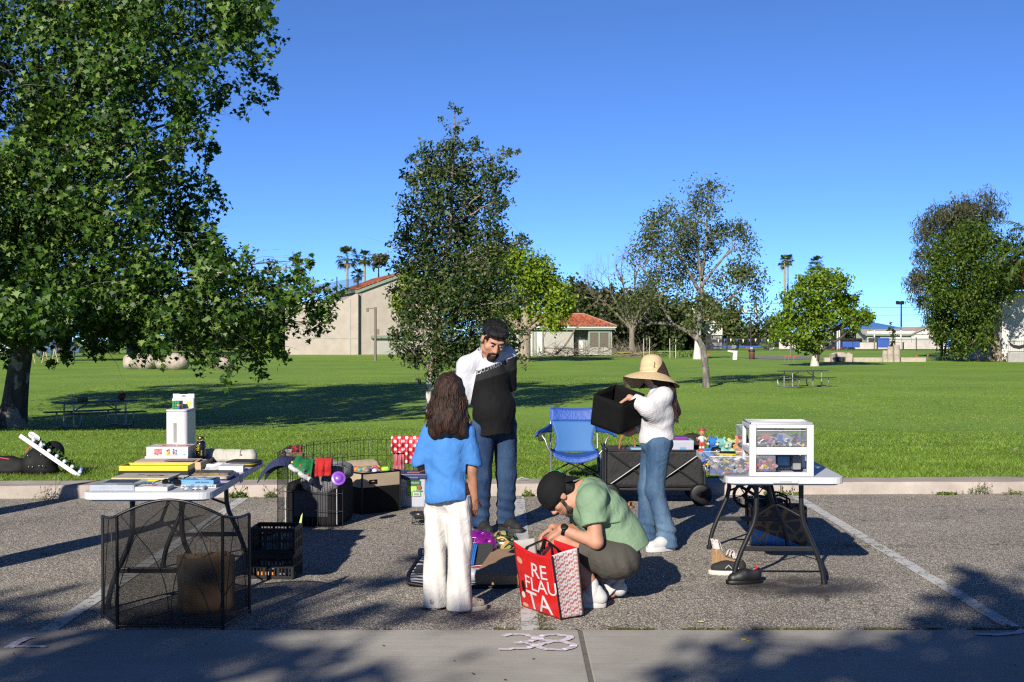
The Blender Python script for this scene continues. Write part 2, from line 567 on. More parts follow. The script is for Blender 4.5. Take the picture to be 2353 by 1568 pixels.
# ================================================================ trees
def leaf_mat(name,cols,transl=.3,rough=.45,spec=.35):
 m,t,b,out=nt(name)
 g=t.nodes.new('ShaderNodeNewGeometry')
 n=len(cols)
 c=ramp(t,g.outputs['Random Per Island'],[(i/max(1,n-1),cc)for i,cc in enumerate(cols)])
 big=noise_tex(t,.7,3,.6)
 c=mixc(t,c,ramp(t,big,[(.3,.78),(.7,1.22)]),1.0,'MULTIPLY')
 t.links.new(c,b.inputs['Base Color'])
 b.inputs['Roughness'].default_value=rough
 b.inputs['Specular IOR Level'].default_value=spec
 tl=t.nodes.new('ShaderNodeBsdfTranslucent');t.links.new(c,tl.inputs['Color'])
 mx=t.nodes.new('ShaderNodeMixShader');mx.inputs[0].default_value=transl
 t.links.new(b.outputs[0],mx.inputs[1]);t.links.new(tl.outputs[0],mx.inputs[2])
 t.links.new(mx.outputs[0],out.inputs['Surface'])
 return m
def bark_mat(name,lo,hi,scale=6,patch=None):
 m,t,b,out=nt(name)
 f=noise_tex(t,scale,6,.65,mapping(t,(1,1,.35)))
 c=mixc(t,lo,hi,ramp(t,f,[(.35,0.),(.65,1.)]))
 if patch:
  q=noise_tex(t,scale*.55,3,.5,mapping(t,(1,1,.6)))
  c=mixc(t,c,patch,ramp(t,q,[(.53,0.),(.57,1.)]))
 t.links.new(c,b.inputs['Base Color'])
 b.inputs['Roughness'].default_value=.9
 bump(t,b,f,.7,.03)
 return m
MAPLE=[(0,0),(.10,.16),(.46,.08),(.30,.30),(.62,.46),(.33,.50),(.20,.62),(0,1.0),(-.20,.62),(-.33,.50),(-.62,.46),(-.30,.30),(-.46,.08),(-.10,.16)]
OVAL=[(0,0),(.2,.25),(.24,.55),(0,1),(-.24,.55),(-.2,.25)]
ROUND=[(0,0),(.38,.2),(.45,.6),(.15,1),(-.3,.95),(-.48,.5),(-.3,.1)]
LANCE=[(0,0),(.09,.35),(0,1),(-.09,.35)]
def leaf_cloud(pts,nrm,size,tmpl,rng,droop=.6,fold=.15):
 """one polygon leaf at each point"""
 n=len(pts);k=len(tmpl)
 T=np.array(tmpl)-np.array([0,.4])
 nr=nrm+rng.normal(0,.95,(n,3));nr[:,2]+=.25
 nr/=np.linalg.norm(nr,axis=1)[:,None]+1e-9
 d=rng.normal(0,1,(n,3));d[:,2]-=droop*1.6
 d-=nr*(d*nr).sum(1)[:,None]
 d/=np.linalg.norm(d,axis=1)[:,None]+1e-9
 s=np.cross(d,nr)
 sz=size*(.6+.8*rng.random(n))
 co=pts[:,None,:]+(s[:,None,:]*T[None,:,:1]+d[:,None,:]*T[None,:,1:]+nr[:,None,:]*(np.abs(T[None,:,:1])*fold*2-.1))*sz[:,None,None]
 return co.reshape(-1,3),np.arange(n*k).reshape(n,k)
def crown_points(blobs,density,rng,shell=.55,per=9,spread=.16):
 """leaf positions in little sprays through each lump of the crown; density in leaves per square metre of outline"""
 P_,N_=[],[]
 for(c,r,w)in blobs:
  c=np.array(c);r=np.array(r)
  n=max(8,int(density*w*3.14*(r[0]*r[2])))
  q=max(1,n//per)
  u=rng.normal(0,1,(q,3));u/=np.linalg.norm(u,axis=1)[:,None]
  rad=shell+(1-shell)*rng.random(q)**.8
  rad*=1+.16*np.sin(u[:,0]*5+c[0]*3)*np.cos(u[:,2]*4+c[2])+rng.normal(0,.07,q)
  tw=c+u*r*rad[:,None]
  pp=np.repeat(tw,per,0)+rng.normal(0,1,(q*per,3))*spread*r.mean()**.5*np.array([1,1,1.15])
  P_.append(pp);N_.append(np.repeat(u,per,0))
 return np.concatenate(P_),np.concatenate(N_)
def limb(a,b,rng,sag=.12,n=7):
 a,b=V(a),V(b)
 d=b-a
 side=V((rng.random()-.5,rng.random()-.5,.3+rng.random()*.5))*d.length*sag
 return[a+d*(i/n)+side*math.sin(PI*i/n)+V([rng.normal(0,.012)for _ in range(3)])*d.length for i in range(n+1)]
def tree(name,label,base,trunk,tr_,blobs,tmpl,size,density,leafm,barkm,seed=1,group=None,shell=.55,per=9,spread=.16,droop=.6,limbs=1.0,twigs=0,cat='tree',limb_r=.35,extra=None,lowest=1,arch=.12):
 rng=np.random.default_rng(seed)
 o=thing(name,label,cat,Matrix.Translation(base),group)
 B=V(base)
 mb=MB()
 tp=[V(p)-B for p in trunk]
 mb.tube(tp,tr_,12,0)
 L=[]
 for i,(c,r,w)in enumerate(blobs):
  if rng.random()>limbs:continue
  c=V(c)-B
  best=min(range(lowest,len(tp)),key=lambda j:abs(tp[j].z-(c.z-.45*(c.xy-tp[j].xy).length-.2)))
  r0=min(tr_[best]*.6,limb_r)
  pts=limb(tp[best],c,rng,arch)
  mb.tube(pts,[r0*(1-.8*q/(len(pts)-1))for q in range(len(pts))],6,0)
  L.append((pts,r0))
  for q in range(twigs):
   e=c+V(rng.normal(0,1,3))*(sum(r)/3)*.75
   p2=limb(pts[-3+(q%3)],e,rng,.15,4)
   mb.tube(p2,[r0*.22,r0*.15,r0*.1,r0*.06,r0*.03],4,0,caps=False)
 if extra:extra(mb,B,rng)
 mb.build('trunk',barkm,o)
 pts,nr=crown_points([(np.array(c)-np.array(B),r,w)for c,r,w in blobs],density,rng,shell,per,spread)
 co,f=leaf_cloud(pts,nr,size,tmpl,rng,droop)
 tri_mesh('crown',co,f,leafm,o)
 return o
def blobs_at(lst,Y,rng,depth=1.0,dy=2.0,layers=1,grow_=1.0):
 """lumps given as (x, y, radius) in photograph units at distance Y, with real depth"""
 out=[]
 for x,y,r in lst:
  for k in range(layers):
   yy=Y+rng.uniform(-dy,dy)+(k-(layers-1)/2)*dy*1.3
   rr=r*Y/F*grow_
   p=at(x,y,Y)
   out.append(((p.x*(1 if layers==1 else 1),yy,p.z+0*(yy-Y)),(rr,rr*depth,rr),1.0))
 return out
rr=random.Random(11)
SYL=leaf_mat('sycamore leaf',[(.011,.038,.005),(.022,.07,.007),(.05,.12,.010),(.105,.20,.02),(.20,.29,.065)],.22,.5,.3)
SYB=bark_mat('sycamore bark',(.05,.042,.034),(.13,.115,.095),5,(.38,.35,.29))
SY=[(-90,120,150),(80,40,150),(230,30,140),(380,40,130),(510,20,110),(585,85,72),(560,150,62),(605,30,52),(60,230,150),(210,200,150),(350,190,135),(440,260,72),(475,345,45),(500,200,60),(-70,400,150),(90,390,150),(240,360,145),(370,390,105),(455,445,42),(60,550,140),(200,530,135),(320,530,105),(410,510,70),(478,540,45),(430,580,70),(50,690,110),(150,680,105),(270,660,115),(380,640,115),(480,640,95),(570,640,72),(640,630,45),(715,610,18),(700,680,55),(760,690,36),(260,750,75),(350,750,85),(450,750,100),(550,730,95),(640,720,72),(715,745,45),(510,810,55),(575,850,36),(605,800,50),(400,800,42),(300,800,36),(225,810,26),(170,830,16),(120,780,38),(60,770,55)]
b0=(-14.85,40,gz(0,40)-.1)
blobs=blobs_at(SY,40,rr,1.05,1.8,2)+blobs_at([(-60,640,130),(60,640,110),(-120,760,110),(0,740,80),(90,760,50),(-150,500,160)],35.5,rr,1,1.2,1)+[((rr.uniform(-20,-14.2),rr.uniform(31,35.5),rr.uniform(2.2,5.5)),(1.5,1.4,1.2),1.0)for i in range(26)]+[((x-2.9,y-7.6,2.6+.6*(y-40)/6),(1.35,1.3,1.0),1.6)for x in(-15,-13,-11,-9)for y in(40,43,46)]+[((rr.uniform(-23,-16.5),rr.uniform(39,48),rr.uniform(3.5,9)),(1.7,1.6,1.5),1.0)for i in range(18)]
tk=[at(22,990,40),at(34,930,40),at(42,860,40),at(55,780,40.2),at(80,690,40.4),at(100,560,40.6),at(140,420,40.8),at(170,250,41),at(190,60,41),at(200,-60,41)]
tree('sycamore_tree','tall dark sycamore with drooping lobed leaves, overhanging the lawn at the left',b0,tk,[.52,.38,.33,.31,.29,.26,.22,.17,.11,.05],blobs,MAPLE,.16,130,SYL,SYB,3,shell=.1,per=30,spread=.15,droop=1.9,limbs=.45,twigs=5,limb_r=.05,lowest=4,arch=.05)
OKL=leaf_mat('oak leaf',[(.014,.036,.007),(.026,.06,.010),(.045,.09,.016),(.08,.125,.03),(.12,.11,.03)],.15,.5,.3)
OKB=bark_mat('oak bark',(.16,.13,.11),(.32,.27,.23),9)
OK=[(1045,255,18),(1020,270,14),(1075,265,14),(1045,300,28),(1040,345,40),(985,350,28),(945,362,16),(1095,340,24),(1165,350,16),(1190,345,8),(1000,400,55),(1060,400,60),(940,410,28),(1130,400,45),(1170,405,22),(1000,460,65),(1080,460,75),(1150,460,38),(940,470,30),(980,530,70),(1060,540,80),(1140,540,50),(925,540,30),(1195,550,20),(970,600,75),(1050,620,85),(1120,620,70),(920,610,28),(905,660,16),(960,690,62),(1040,700,80),(1120,700,70),(1185,690,30),(950,760,55),(1020,780,75),(1100,780,80),(1170,790,40),(905,770,22),(1205,830,18),(950,825,34),(1010,835,42),(1080,835,50),(1150,832,26),(1200,760,20),(925,800,35),(1000,868,20),(955,868,14),(1060,868,20),(895,560,12),(1212,555,12),(897,815,14)]
b0=at(985,945,48);b0=(b0.x,48,gz(0,48)-.05)
tk=[V(b0),at(985,900,48),at(990,850,48),at(1005,760,48),at(1020,640,48),at(1035,520,48),at(1040,400,48),at(1045,300,48),at(1045,240,48)]
def pale_guard(mb,B,rng):
 mb.tube([V((0,0,0)),V((0,0,.9)),at(987,872,48)-B],.105,12,1)
blobs=blobs_at(OK,48,rr,1.0,.7,1)+blobs_at(OK[4:-6],48,rr,.9,1.0,1)
o=tree('oak_tree','tall narrow evergreen oak with a pale lower trunk behind the girl and the man',b0,tk,[.085,.085,.085,.08,.07,.06,.045,.03,.01],blobs,OVAL,.13,215,OKL,OKB,5,shell=.15,per=16,spread=.13,droop=0,limbs=.8,twigs=5,limb_r=.04)
GUARD=bark_mat('pale trunk wrap',(.5,.46,.4),(.68,.64,.58),12)
g_=MB();g_.tube([V((0,0,0)),V((0,0,.7)),at(987,868,48)-V(b0)],.1,12,0)
g_.build('trunk_wrap',GUARD,o)
YGL=leaf_mat('yellow green leaf',[(.10,.17,.01),(.18,.29,.016),(.28,.40,.026),(.38,.49,.05)],.35,.5,.25)
TANB=bark_mat('tan bark',(.22,.17,.12),(.42,.34,.26),4)
YT=118
b0=V((at(1205,822,YT).x,YT,gz(0,YT)))
YG=[(1100,640,50),(1150,610,48),(1200,630,55),(1250,650,48),(1285,690,38),(1120,700,45),(1180,690,50),(1240,710,40),(1200,735,30),(1150,720,35),(1275,740,26),(1300,715,18),(925,680,32),(940,640,30),(935,720,28),(915,700,20),(1050,680,50),(1000,660,45),(1130,590,34),(1180,585,30),(1240,615,34),(1300,690,24),(1265,665,34),(1100,600,34)]
tree('shade_tree','yellow green tree with a pinkish trunk before the low tiled building',b0,[b0,at(1207,760,YT),at(1210,700,YT),at(1215,640,YT),at(1220,600,YT)],[.55,.45,.35,.25,.1],blobs_at(YG,YT,rr,1,2,1),ROUND,.2,150,YGL,TANB,7,shell=.3,per=8,spread=.22,limbs=.6,twigs=1)
HBL=leaf_mat('grey green leaf',[(.05,.075,.02),(.085,.125,.03),(.14,.18,.05),(.2,.22,.09)],.3,.5,.25)
GRB=bark_mat('grey bark',(.075,.066,.056),(.2,.18,.155),7,(.27,.25,.21))
def grow(mb,a,d,ln,r,depth,rng,tips,bend=.35,up=.1,split=(2,3)):
 """a branch that forks"""
 pts=[a];p=V(a);dd=V(d).normalized()
 n=5
 for i in range(n):
  dd=(dd+V(rng.normal(0,bend/n*1.5,3))+V((0,0,up/n))).normalized()
  p=p+dd*(ln/n)
  pts.append(V(p))
 e=.62 if depth else .25
 mb.tube(pts,[r*(1-(1-e)*i/n)for i in range(n+1)],8 if r>.06 else(5 if r>.012 else 3),0,caps=False)
 if depth==0:
  tips.append((p,dd));return
 for i in range(rng.integers(split[0],split[1]+1)):
  q=(dd+V(rng.normal(0,.62,3))).normalized()
  grow(mb,p if i<2 else pts[3],q,ln*rng.uniform(.62,.85),r*e*rng.uniform(.7,.95),depth-1,rng,tips,bend,up,split)
def bare_tree(name,label,base,trunk,tr_,starts,leafm,barkm,seed,leaf_n=0,size=.14,tmpl=OVAL,group=None,cat='tree',extra_blobs=None,dens=10):
 rng=np.random.default_rng(seed)
 o=thing(name,label,cat,Matrix.Translation(base),group)
 B=V(base)
 mb=MB()
 mb.tube([V(p)-B for p in trunk],tr_,12,0)
 tips=[]
 for(pts,r,dep,ln)in starts:
  pp=[V(p)-B for p in pts]
  if len(pp)>1:
   mb.tube(pp,[r*(1-.35*i/(len(pp)-1))for i in range(len(pp))],9,0,caps=False)
   d=pp[-1]-pp[-2]
  for k in range(2+(r>.06)):
   grow(mb,pp[-1],d.normalized()+V(rng.normal(0,.3,3)),ln,r*.55,dep,rng,tips,.35,.32)
 mb.build('trunk',barkm,o)
 if leaf_n:
  tp=np.array([t_[0]for t_ in tips]);
  idx=rng.integers(0,len(tp),leaf_n)
  pts=tp[idx]+rng.normal(0,.2,(leaf_n,3))
  nr=rng.normal(0,1,(leaf_n,3))
  if extra_blobs:
   p2,n2=crown_points([(np.array(c)-np.array(B),r,w)for c,r,w in extra_blobs],dens,rng,.2,7,.2)
   pts=np.concatenate([pts,p2]);nr=np.concatenate([nr,n2])
  co,f=leaf_cloud(pts,nr,size,tmpl,rng,.5)
  tri_mesh('crown',co,f,leafm,o)
 return o
YB=62
b0=V((at(1623,887,YB).x,YB,gz(0,YB)-.05))
tk=[b0,at(1622,850,YB),at(1616,800,YB),at(1600,770,YB)]
st=[([at(1608,785,YB),at(1580,762,YB),at(1545,745,YB),at(1500,742,YB-.6)],.11,6,.78),([at(1600,770,YB),at(1606,730,YB),at(1612,690,YB),at(1612,640,YB+.3)],.13,6,.85),([at(1606,735,YB),at(1635,705,YB),at(1665,690,YB-.4)],.07,6,.62),([at(1612,660,YB),at(1640,620,YB),at(1665,590,YB+.5)],.07,6,.62),([at(1612,680,YB),at(1585,630,YB),at(1560,590,YB-.5)],.09,6,.75),([at(1612,640,YB),at(1602,570,YB),at(1596,520,YB)],.08,5,.6),([at(1545,745,YB),at(1520,700,YB),at(1500,650,YB)],.07,5,.7),([at(1612,640,YB),at(1622,560,YB),at(1625,500,YB)],.06,4,.6)]
HB=[(1620,450,24),(1600,480,28),(1640,490,24),(1510,500,22),(1500,540,28),(1560,520,26),(1580,560,36),(1520,590,32),(1550,640,42),(1500,640,28),(1600,620,40),(1640,570,28),(1650,650,34),(1690,620,28),(1560,690,36),(1620,700,36),(1690,690,26),(1500,690,22),(1590,740,22),(1650,740,24),(1630,425,12)]
bare_tree('sparse_tree','thin leaved tree with bare grey twigs and a pale leaning trunk beyond the straw hat',b0,tk,[.19,.15,.14,.13],st,HBL,GRB,9,9000,.13,OVAL,extra_blobs=blobs_at(HB,YB,rr,1,.8,1),dens=320)
BRL=leaf_mat('bright leaf',[(.075,.15,.008),(.13,.23,.012),(.2,.32,.02),(.3,.42,.05)],.35,.5,.25)
DKB=bark_mat('dark bark',(.045,.035,.028),(.12,.095,.075),5)
b0=V((at(1872,845,100).x,100,gz(0,100)-.05))
BR=[(1880,645,26),(1850,660,30),(1910,655,30),(1820,690,26),(1870,690,40),(1930,690,32),(1810,730,32),(1860,735,40),(1905,725,30),(1945,720,18),(1800,760,20),(1835,770,26),(1850,790,22),(1885,770,18),(1960,690,16),(1975,725,22),(1995,728,14),(1955,742,16),(1895,630,14),(1925,640,14),(1985,738,12),(2003,732,9),(1788,772,13),(1815,785,12),(1960,750,10),(1868,800,14)]
tree('round_tree','bright lime green round tree with a dark trunk near the stone bench',b0,[b0,at(1876,815,100),at(1880,780,100),at(1878,720,100),at(1878,660,100)],[.3,.24,.22,.16,.05],blobs_at(BR,100,rr,1,1.2,2),ROUND,.16,160,BRL,DKB,13,shell=.2,per=18,spread=.2,limbs=.5,twigs=1)
w_=MB();w_.tube([V((0,0,0)),V((.02,0,.5)),V((.06,0,.85))],[.36,.275,.25],12)
w_.build('trunk_wrap',GUARD,bpy.data.objects['round_tree'])
FIL=leaf_mat('ficus leaf',[(.022,.055,.006),(.042,.092,.008),(.08,.145,.012),(.15,.20,.026)],.25,.5,.25)
EUL=leaf_mat('eucalyptus leaf',[(.04,.05,.025),(.065,.08,.035),(.11,.12,.055),(.17,.15,.08)],.25,.5,.25)
b0=V((at(2290,815,120).x,120,gz(0,120)-.05))
FI=[(2210,560,50),(2260,545,45),(2300,570,38),(2170,590,38),(2155,640,36),(2220,620,62),(2290,630,48),(2325,610,25),(2150,690,32),(2200,690,52),(2258,690,48),(2298,680,24),(2170,740,34),(2220,750,46),(2258,735,34),(2190,780,28),(2230,790,24),(2160,770,18),(2190,815,14),(2205,800,22),(2240,760,26)]
tree('ficus_tree','dense dark green broadleaf tree leaning before the white building at the right',b0,[b0,at(2288,780,120),at(2278,745,120),at(2262,700,120),at(2245,640,120),at(2240,580,120)],[.5,.36,.32,.28,.2,.08],blobs_at(FI,118,rr,1,2,2),OVAL,.26,125,FIL,TANB,17,shell=.3,per=18,spread=.24,limbs=.45,twigs=1)
b0=V((at(2200,828,130).x,130,gz(0,130)-.05))
EU=[(2245,470,30),(2220,490,30),(2265,490,26),(2180,490,30),(2150,510,30),(2130,540,28),(2200,530,40),(2250,530,40),(2135,590,28),(2125,640,22),(2110,660,20),(2128,690,26),(2140,730,22),(2152,770,16),(2280,500,16),(2105,640,14)]
tree('eucalyptus_tree','tall grey green drooping tree showing behind the dense broadleaf tree',b0,[b0,at(2205,780,130),at(2210,700,130),at(2215,600,130),at(2225,500,130)],[.5,.42,.36,.25,.08],blobs_at(EU,130,rr,1,2,2,1.1),LANCE,.5,75,EUL,TANB,19,shell=.25,per=18,spread=.26,droop=1.4,limbs=.6,twigs=1)
DGL=leaf_mat('far dark leaf',[(.02,.038,.010),(.035,.06,.014),(.06,.085,.02),(.09,.11,.035)],.2,.55,.2)
BRNT=bark_mat('twig bark',(.14,.11,.085),(.3,.25,.2),6)
def far_tree(x,yb,lst,Y,lab,seed,lm=None,size=.36,dens=24,name='park_tree',group='trees along the far side of the park'):
 b=V((at(x,yb,Y).x,Y,at(x,yb,Y).z))
 top=min(l[1]for l in lst)
 return tree(name,lab,b,[b,at(x,yb-(yb-top)*.3,Y),at(x,yb-(yb-top)*.6,Y),at(x,top+10,Y)],[.35,.28,.2,.06],blobs_at(lst,Y,rr,1,1.5,2,1.12),ROUND,size,dens*1.3,lm or DGL,DKB,seed,group,shell=.25,per=7,spread=.25,limbs=.5)
far_tree(1335,815,[(1320,665,24),(1310,690,28),(1345,680,26),(1330,720,34),(1360,720,26),(1340,760,32),(1290,720,24)],178,'dark green tree rising behind the low red tiled roof',31)
far_tree(1420,815,[(1400,690,30),(1430,700,30),(1450,730,34),(1410,740,36),(1440,770,32),(1395,775,22),(1470,780,28)],172,'olive brown thicket tree at the right end of the low building',32,EUL)
far_tree(1505,815,[(1500,700,32),(1530,715,30),(1490,745,34),(1525,755,36),(1505,790,28),(1550,740,30),(1545,780,26)],176,'dark tree behind the limb of the half bare tree',33)
far_tree(1375,815,[(1365,690,26),(1385,715,28),(1360,750,28),(1395,760,26),(1345,700,20)],186,'dark tree between the low roof and the olive thicket',44)
far_tree(1465,815,[(1455,700,26),(1480,720,28),(1460,755,28),(1490,775,24),(1475,690,18)],184,'dark green tree behind the leafless brown tree',45)
far_tree(1625,800,[(1620,700,24),(1640,720,22),(1610,735,24),(1635,750,24)],225,'olive green tree behind the top of the gabled wall',46,HBL)
far_tree(1580,812,[(1570,720,28),(1590,750,30),(1565,775,26),(1600,780,22),(1595,720,22)],182,'dark green tree left of the small gabled wall',34)
far_tree(1665,800,[(1655,730,26),(1680,740,24),(1670,765,28),(1700,770,22),(1690,720,20)],215,'mid green tree right of the small gabled wall',35,HBL)
far_tree(1735,795,[(1725,755,22),(1745,765,22),(1735,780,20),(1710,780,18)],225,'low dark tree behind the twin globe lamp',36)
far_tree(1785,795,[(1775,745,20),(1790,760,24),(1770,775,18),(1800,780,18)],222,'low olive tree with bare stems by the pool fence',37,HBL)
far_tree(1950,795,[(1930,765,20),(1955,770,20),(1975,778,14),(1905,775,18)],240,'dark green trees under the blue shade canopy',38)
far_tree(140,812,[(120,700,60),(170,690,60),(90,740,40),(200,730,50),(150,750,40)],120,'dark tree behind the exercise bars',39,None,.36,22)
far_tree(255,812,[(240,720,50),(300,730,50),(350,720,50),(420,740,40),(270,770,30),(330,775,30)],150,'dark tree behind the pale boulders',40,None,.36,20)
for i,(x,h,lab)in enumerate(((15,90,'dark tree beyond the white car at the left edge'),(470,80,'dark tree beyond the smallest boulder'),(560,70,'dark tree beyond the sycamore right of the boulders'),(640,85,'dark tree just left of the gym wall'),(75,70,'low dark tree beyond the first exercise bars'))):
 far_tree(x,814,[(x,814-h,34),(x-28,814-h*.7,32),(x+30,814-h*.65,32),(x,780,36),(x-34,792,26),(x+34,792,26)],172+4*i,lab,80+i)
far_tree(870,800,[(872,605,14),(880,590,10),(866,595,10)],230,'small grey green treetop left of the oak',41,EUL,.5,12)
b0=at(1452,815,165)
st=[]
rb=random.Random(4)
for dx,dy in((-70,-150),(-30,-190),(10,-200),(50,-170),(-90,-110),(80,-120)):
 st.append(([b0+V((0,0,3.0)),at(1452+dx*.4,815-60+dy*.3,165),at(1452+dx*.7,815-60+dy*.55,165+rb.uniform(-2,2))],.14,5,1.9))
bare_tree('bare_tree','leafless brown tree spreading above the brush pile',b0,[b0,b0+V((0,0,1.6)),b0+V((0,0,3.2))],[.4,.34,.3],st,HBL,BRNT,21)
PFL=leaf_mat('palm leaf',[(.03,.06,.012),(.05,.09,.018),(.085,.13,.03),(.12,.15,.05)],.2,.5,.3)
SKL=leaf_mat('dry palm leaf',[(.13,.10,.06),(.2,.16,.1),(.28,.23,.15)],.15,.7,.2)
def fan_palm(x,ytop,yb,Y,hr,lab,seed,skirt=.5,lean=0):
 rng=np.random.default_rng(seed)
 b=at(x+lean,yb,Y);top=at(x,ytop,Y)
 o=thing('fan_palm',lab,'palm tree',Matrix.Translation(b),'fan palms beyond the park')
 tp=top-b
 tb=MB();tb.tube([V((0,0,0)),tp*.5+V((-lean*Y/F*.1,0,0)),tp],[.3,.22,.2],10)
 tb.build('trunk',TANB,o)
 cs,fs,n0=[],[],0
 dry_c,dry_f,d0=[],[],0
 for i in range(46):
  el=rng.uniform(-.95,1.3);az=rng.uniform(0,2*PI)
  dry=el<-.55 and rng.random()<.8
  dirv=V((math.cos(az)*math.cos(el),math.sin(az)*math.cos(el),math.sin(el)))
  L=hr*rng.uniform(.5,.7)
  st_=tp+V((0,0,-.25 if dry else 0))
  c=st_+dirv*L
  side=dirv.cross(V((0,0,1))).normalized()if abs(dirv.z)<.97 else V((1,0,0))
  up=side.cross(dirv)
  for k in range(13):
   a=(k-6)/6*1.35
   dr=dirv*math.cos(a)+side*math.sin(a)
   ln=hr*.52*(1-.25*abs(a)/1.35)*rng.uniform(.85,1.1)
   w=hr*.035
   e=c+dr*ln-V((0,0,1))*ln*(.25+.3*rng.random())
   m_=c+dr*ln*.55+up*.02
   q=side*math.cos(a)-dirv*math.sin(a)
   quad=[c,m_-q*w,e,m_+q*w]
   if dry:dry_c+=quad;dry_f.append((d0,d0+1,d0+2,d0+3));d0+=4
   else:cs+=quad;fs.append((n0,n0+1,n0+2,n0+3));n0+=4
  quad=[st_-side*hr*.012,st_+side*hr*.012,c+side*hr*.01,c-side*hr*.01]
  cs+=quad;fs.append((n0,n0+1,n0+2,n0+3));n0+=4
 tri_mesh('crown',np.array([tuple(p)for p in cs]),np.array(fs),PFL,o)
 if dry_f:tri_mesh('dry_skirt',np.array([tuple(p)for p in dry_c]),np.array(dry_f),SKL,o)
 return o
fan_palm(798,592,800,235,2.2,'biggest fan palm over the gym roof',1)
fan_palm(838,592,800,250,1.7,'fan palm right of the biggest one over the gym roof',2)
fan_palm(822,632,800,240,1.3,'low fan palm half hidden by the gym roof',3)
fan_palm(1803,601,790,300,1.7,'tall thin fan palm over the lime green tree, left of its twin',4)
fan_palm(1810,597,790,310,1.6,'tall thin fan palm over the lime green tree, just right of its twin',5)
fan_palm(1878,606,790,290,2.0,'bushy fan palm behind the top of the lime green tree',6)
fan_palm(1736,692,795,330,1.3,'leaning brown fan palm beside the half bare tree',7,lean=12)
rng=np.random.default_rng(77)
b0=V((at(2405,830,112).x,112,gz(0,112)))
o=thing('feather_palm','feather palm with long drooping fronds at the right edge of the photo','palm tree',Matrix.Translation(b0))
tp=at(2396,575,112)-b0
tb=MB();tb.tube([V((0,0,0)),tp*.5,tp],[.35,.28,.25],10);tb.build('trunk',TANB,o)
cs,fs=[],[]
for i in range(26):
 az=rng.uniform(0,2*PI);el=rng.uniform(.0,1.2)
 h=V((math.cos(az),math.sin(az),0))
 prev=V(tp);d_=h*math.cos(el)+V((0,0,math.sin(el)))
 for k in range(22):
  d_=(d_+V((0,0,-.075))).normalized()
  nx_=prev+d_*.2
  side=d_.cross(V((0,0,1))).normalized()
  for s_ in(-1,1):
   e=nx_+side*s_*.42+d_*.3-V((0,0,.28+.2*rng.random()))
   n0=len(cs)
   cs+=[prev,nx_,e];fs.append((n0,n0+1,n0+2))
  prev=nx_
tri_mesh('crown',np.array([tuple(p)for p in cs]),np.array(fs),PFL,o)
AZ_,EL_=R(21),R(25)
UP=V((-math.sin(AZ_)*math.cos(EL_),-math.cos(AZ_)*math.cos(EL_),math.sin(EL_)))
def shade_blobs(lst,t_):
 out=[]
 for px,py,r,dt in lst:
  g=P(px,py)
  c=g+UP*(t_+dt*2)
  out.append(((c.x,c.y,c.z),(r,r,r*.75),1.0))
 return out
def back_tree(lst,t_,base,lab,seed,dens):
 bl=shade_blobs(lst,t_)
 b=V(base)
 top=sum((V(x[0])for x in bl),V((0,0,0)))/len(bl)
 tree('street_tree',lab,b,[b,b+V((.05,0,2.2)),b*.5+top*.5,top],[.26,.2,.15,.08],bl,MAPLE,.2,dens,SYL,SYB,seed,'trees behind the viewpoint',shell=.2,per=9,spread=.2,droop=.7,limbs=1.0,twigs=2)
back_tree([(2260,1330,.26,0),(2330,1360,.4,.5),(2330,1430,.4,0),(2150,1520,.35,.3),(2000,1500,.3,0),(1850,1490,.2,.3),(1680,1560,.34,0),(1900,1580,.5,.5),(2080,1590,.5,0),(2280,1540,.45,1),(2300,1610,.5,0),(1750,1620,.45,0),(1560,1620,.35,.4),(2420,1450,.6,0),(2500,1560,.8,0),(1720,1470,.14,0),(1640,1500,.16,.3),(2180,1430,.14,0),(1500,1570,.12,0),(2050,1700,.8,0),(1650,1720,.7,0)],15,(-3.4,-6.6,gz(0,-7)),'leafy tree behind the viewpoint that shades the right end of the gutter',51,130)
back_tree([(60,1440,.35,0),(-60,1400,.5,0),(160,1500,.4,.4),(60,1560,.5,0),(300,1500,.4,0),(350,1570,.4,.4),(230,1560,.4,0),(460,1390,.32,0),(620,1380,.26,.3),(760,1360,.2,0),(560,1440,.3,0),(520,1540,.26,0),(680,1530,.18,.3),(800,1510,.16,0),(760,1560,.24,0),(640,1590,.3,0),(900,1330,.14,0),(860,1400,.12,.3),(960,1290,.1,0),(380,1450,.3,0),(980,1410,.1,0),(1060,1430,.12,0),(-200,1500,.7,0),(100,1680,.8,0),(500,1700,.6,0)],15,(-8.2,-6.9,gz(0,-7)),'leafy tree behind the viewpoint that shades the left end of the gutter',52,120)
# ================================================================ buildings and park furniture
STUC=mat('beige stucco',(.45,.395,.335),.9,.1,1.2,.2,60)
STUC2=mat('grey stucco',(.42,.41,.37),.9,.1,1.5,.2,60)
WHST=mat('white stucco',(.66,.64,.60),.9,.07,1.2,.15,60)
GRN=mat('sage trim',(.22,.29,.21),.7,.1,5)
GRN2=mat('sage door',(.30,.34,.28),.75,.08,3)
WHD=mat('white door',(.68,.67,.63),.7,.05,3)
DKR=mat('dark recess',(.05,.052,.048),.9,.2,5)
BRW=mat('brown glass',(.11,.085,.055),.45,.25,3,aniso=(1,1,14))
IRON=mat('black iron',(.012,.012,.013),.5,.1,20)
WOODP=mat('weathered post',(.20,.16,.13),.9,.25,8,.4,30,aniso=(6,6,.6))
GALV=mat('galvanised steel',(.42,.42,.41),.42,.12,12,metal=.7)
STONE=mat('pale stone',(.40,.335,.26),.92,.25,2.2,.6,9,c2=(.56,.49,.41),bd=.05)
CAST=mat('cast concrete',(.46,.39,.31),.92,.15,3,.3,40)
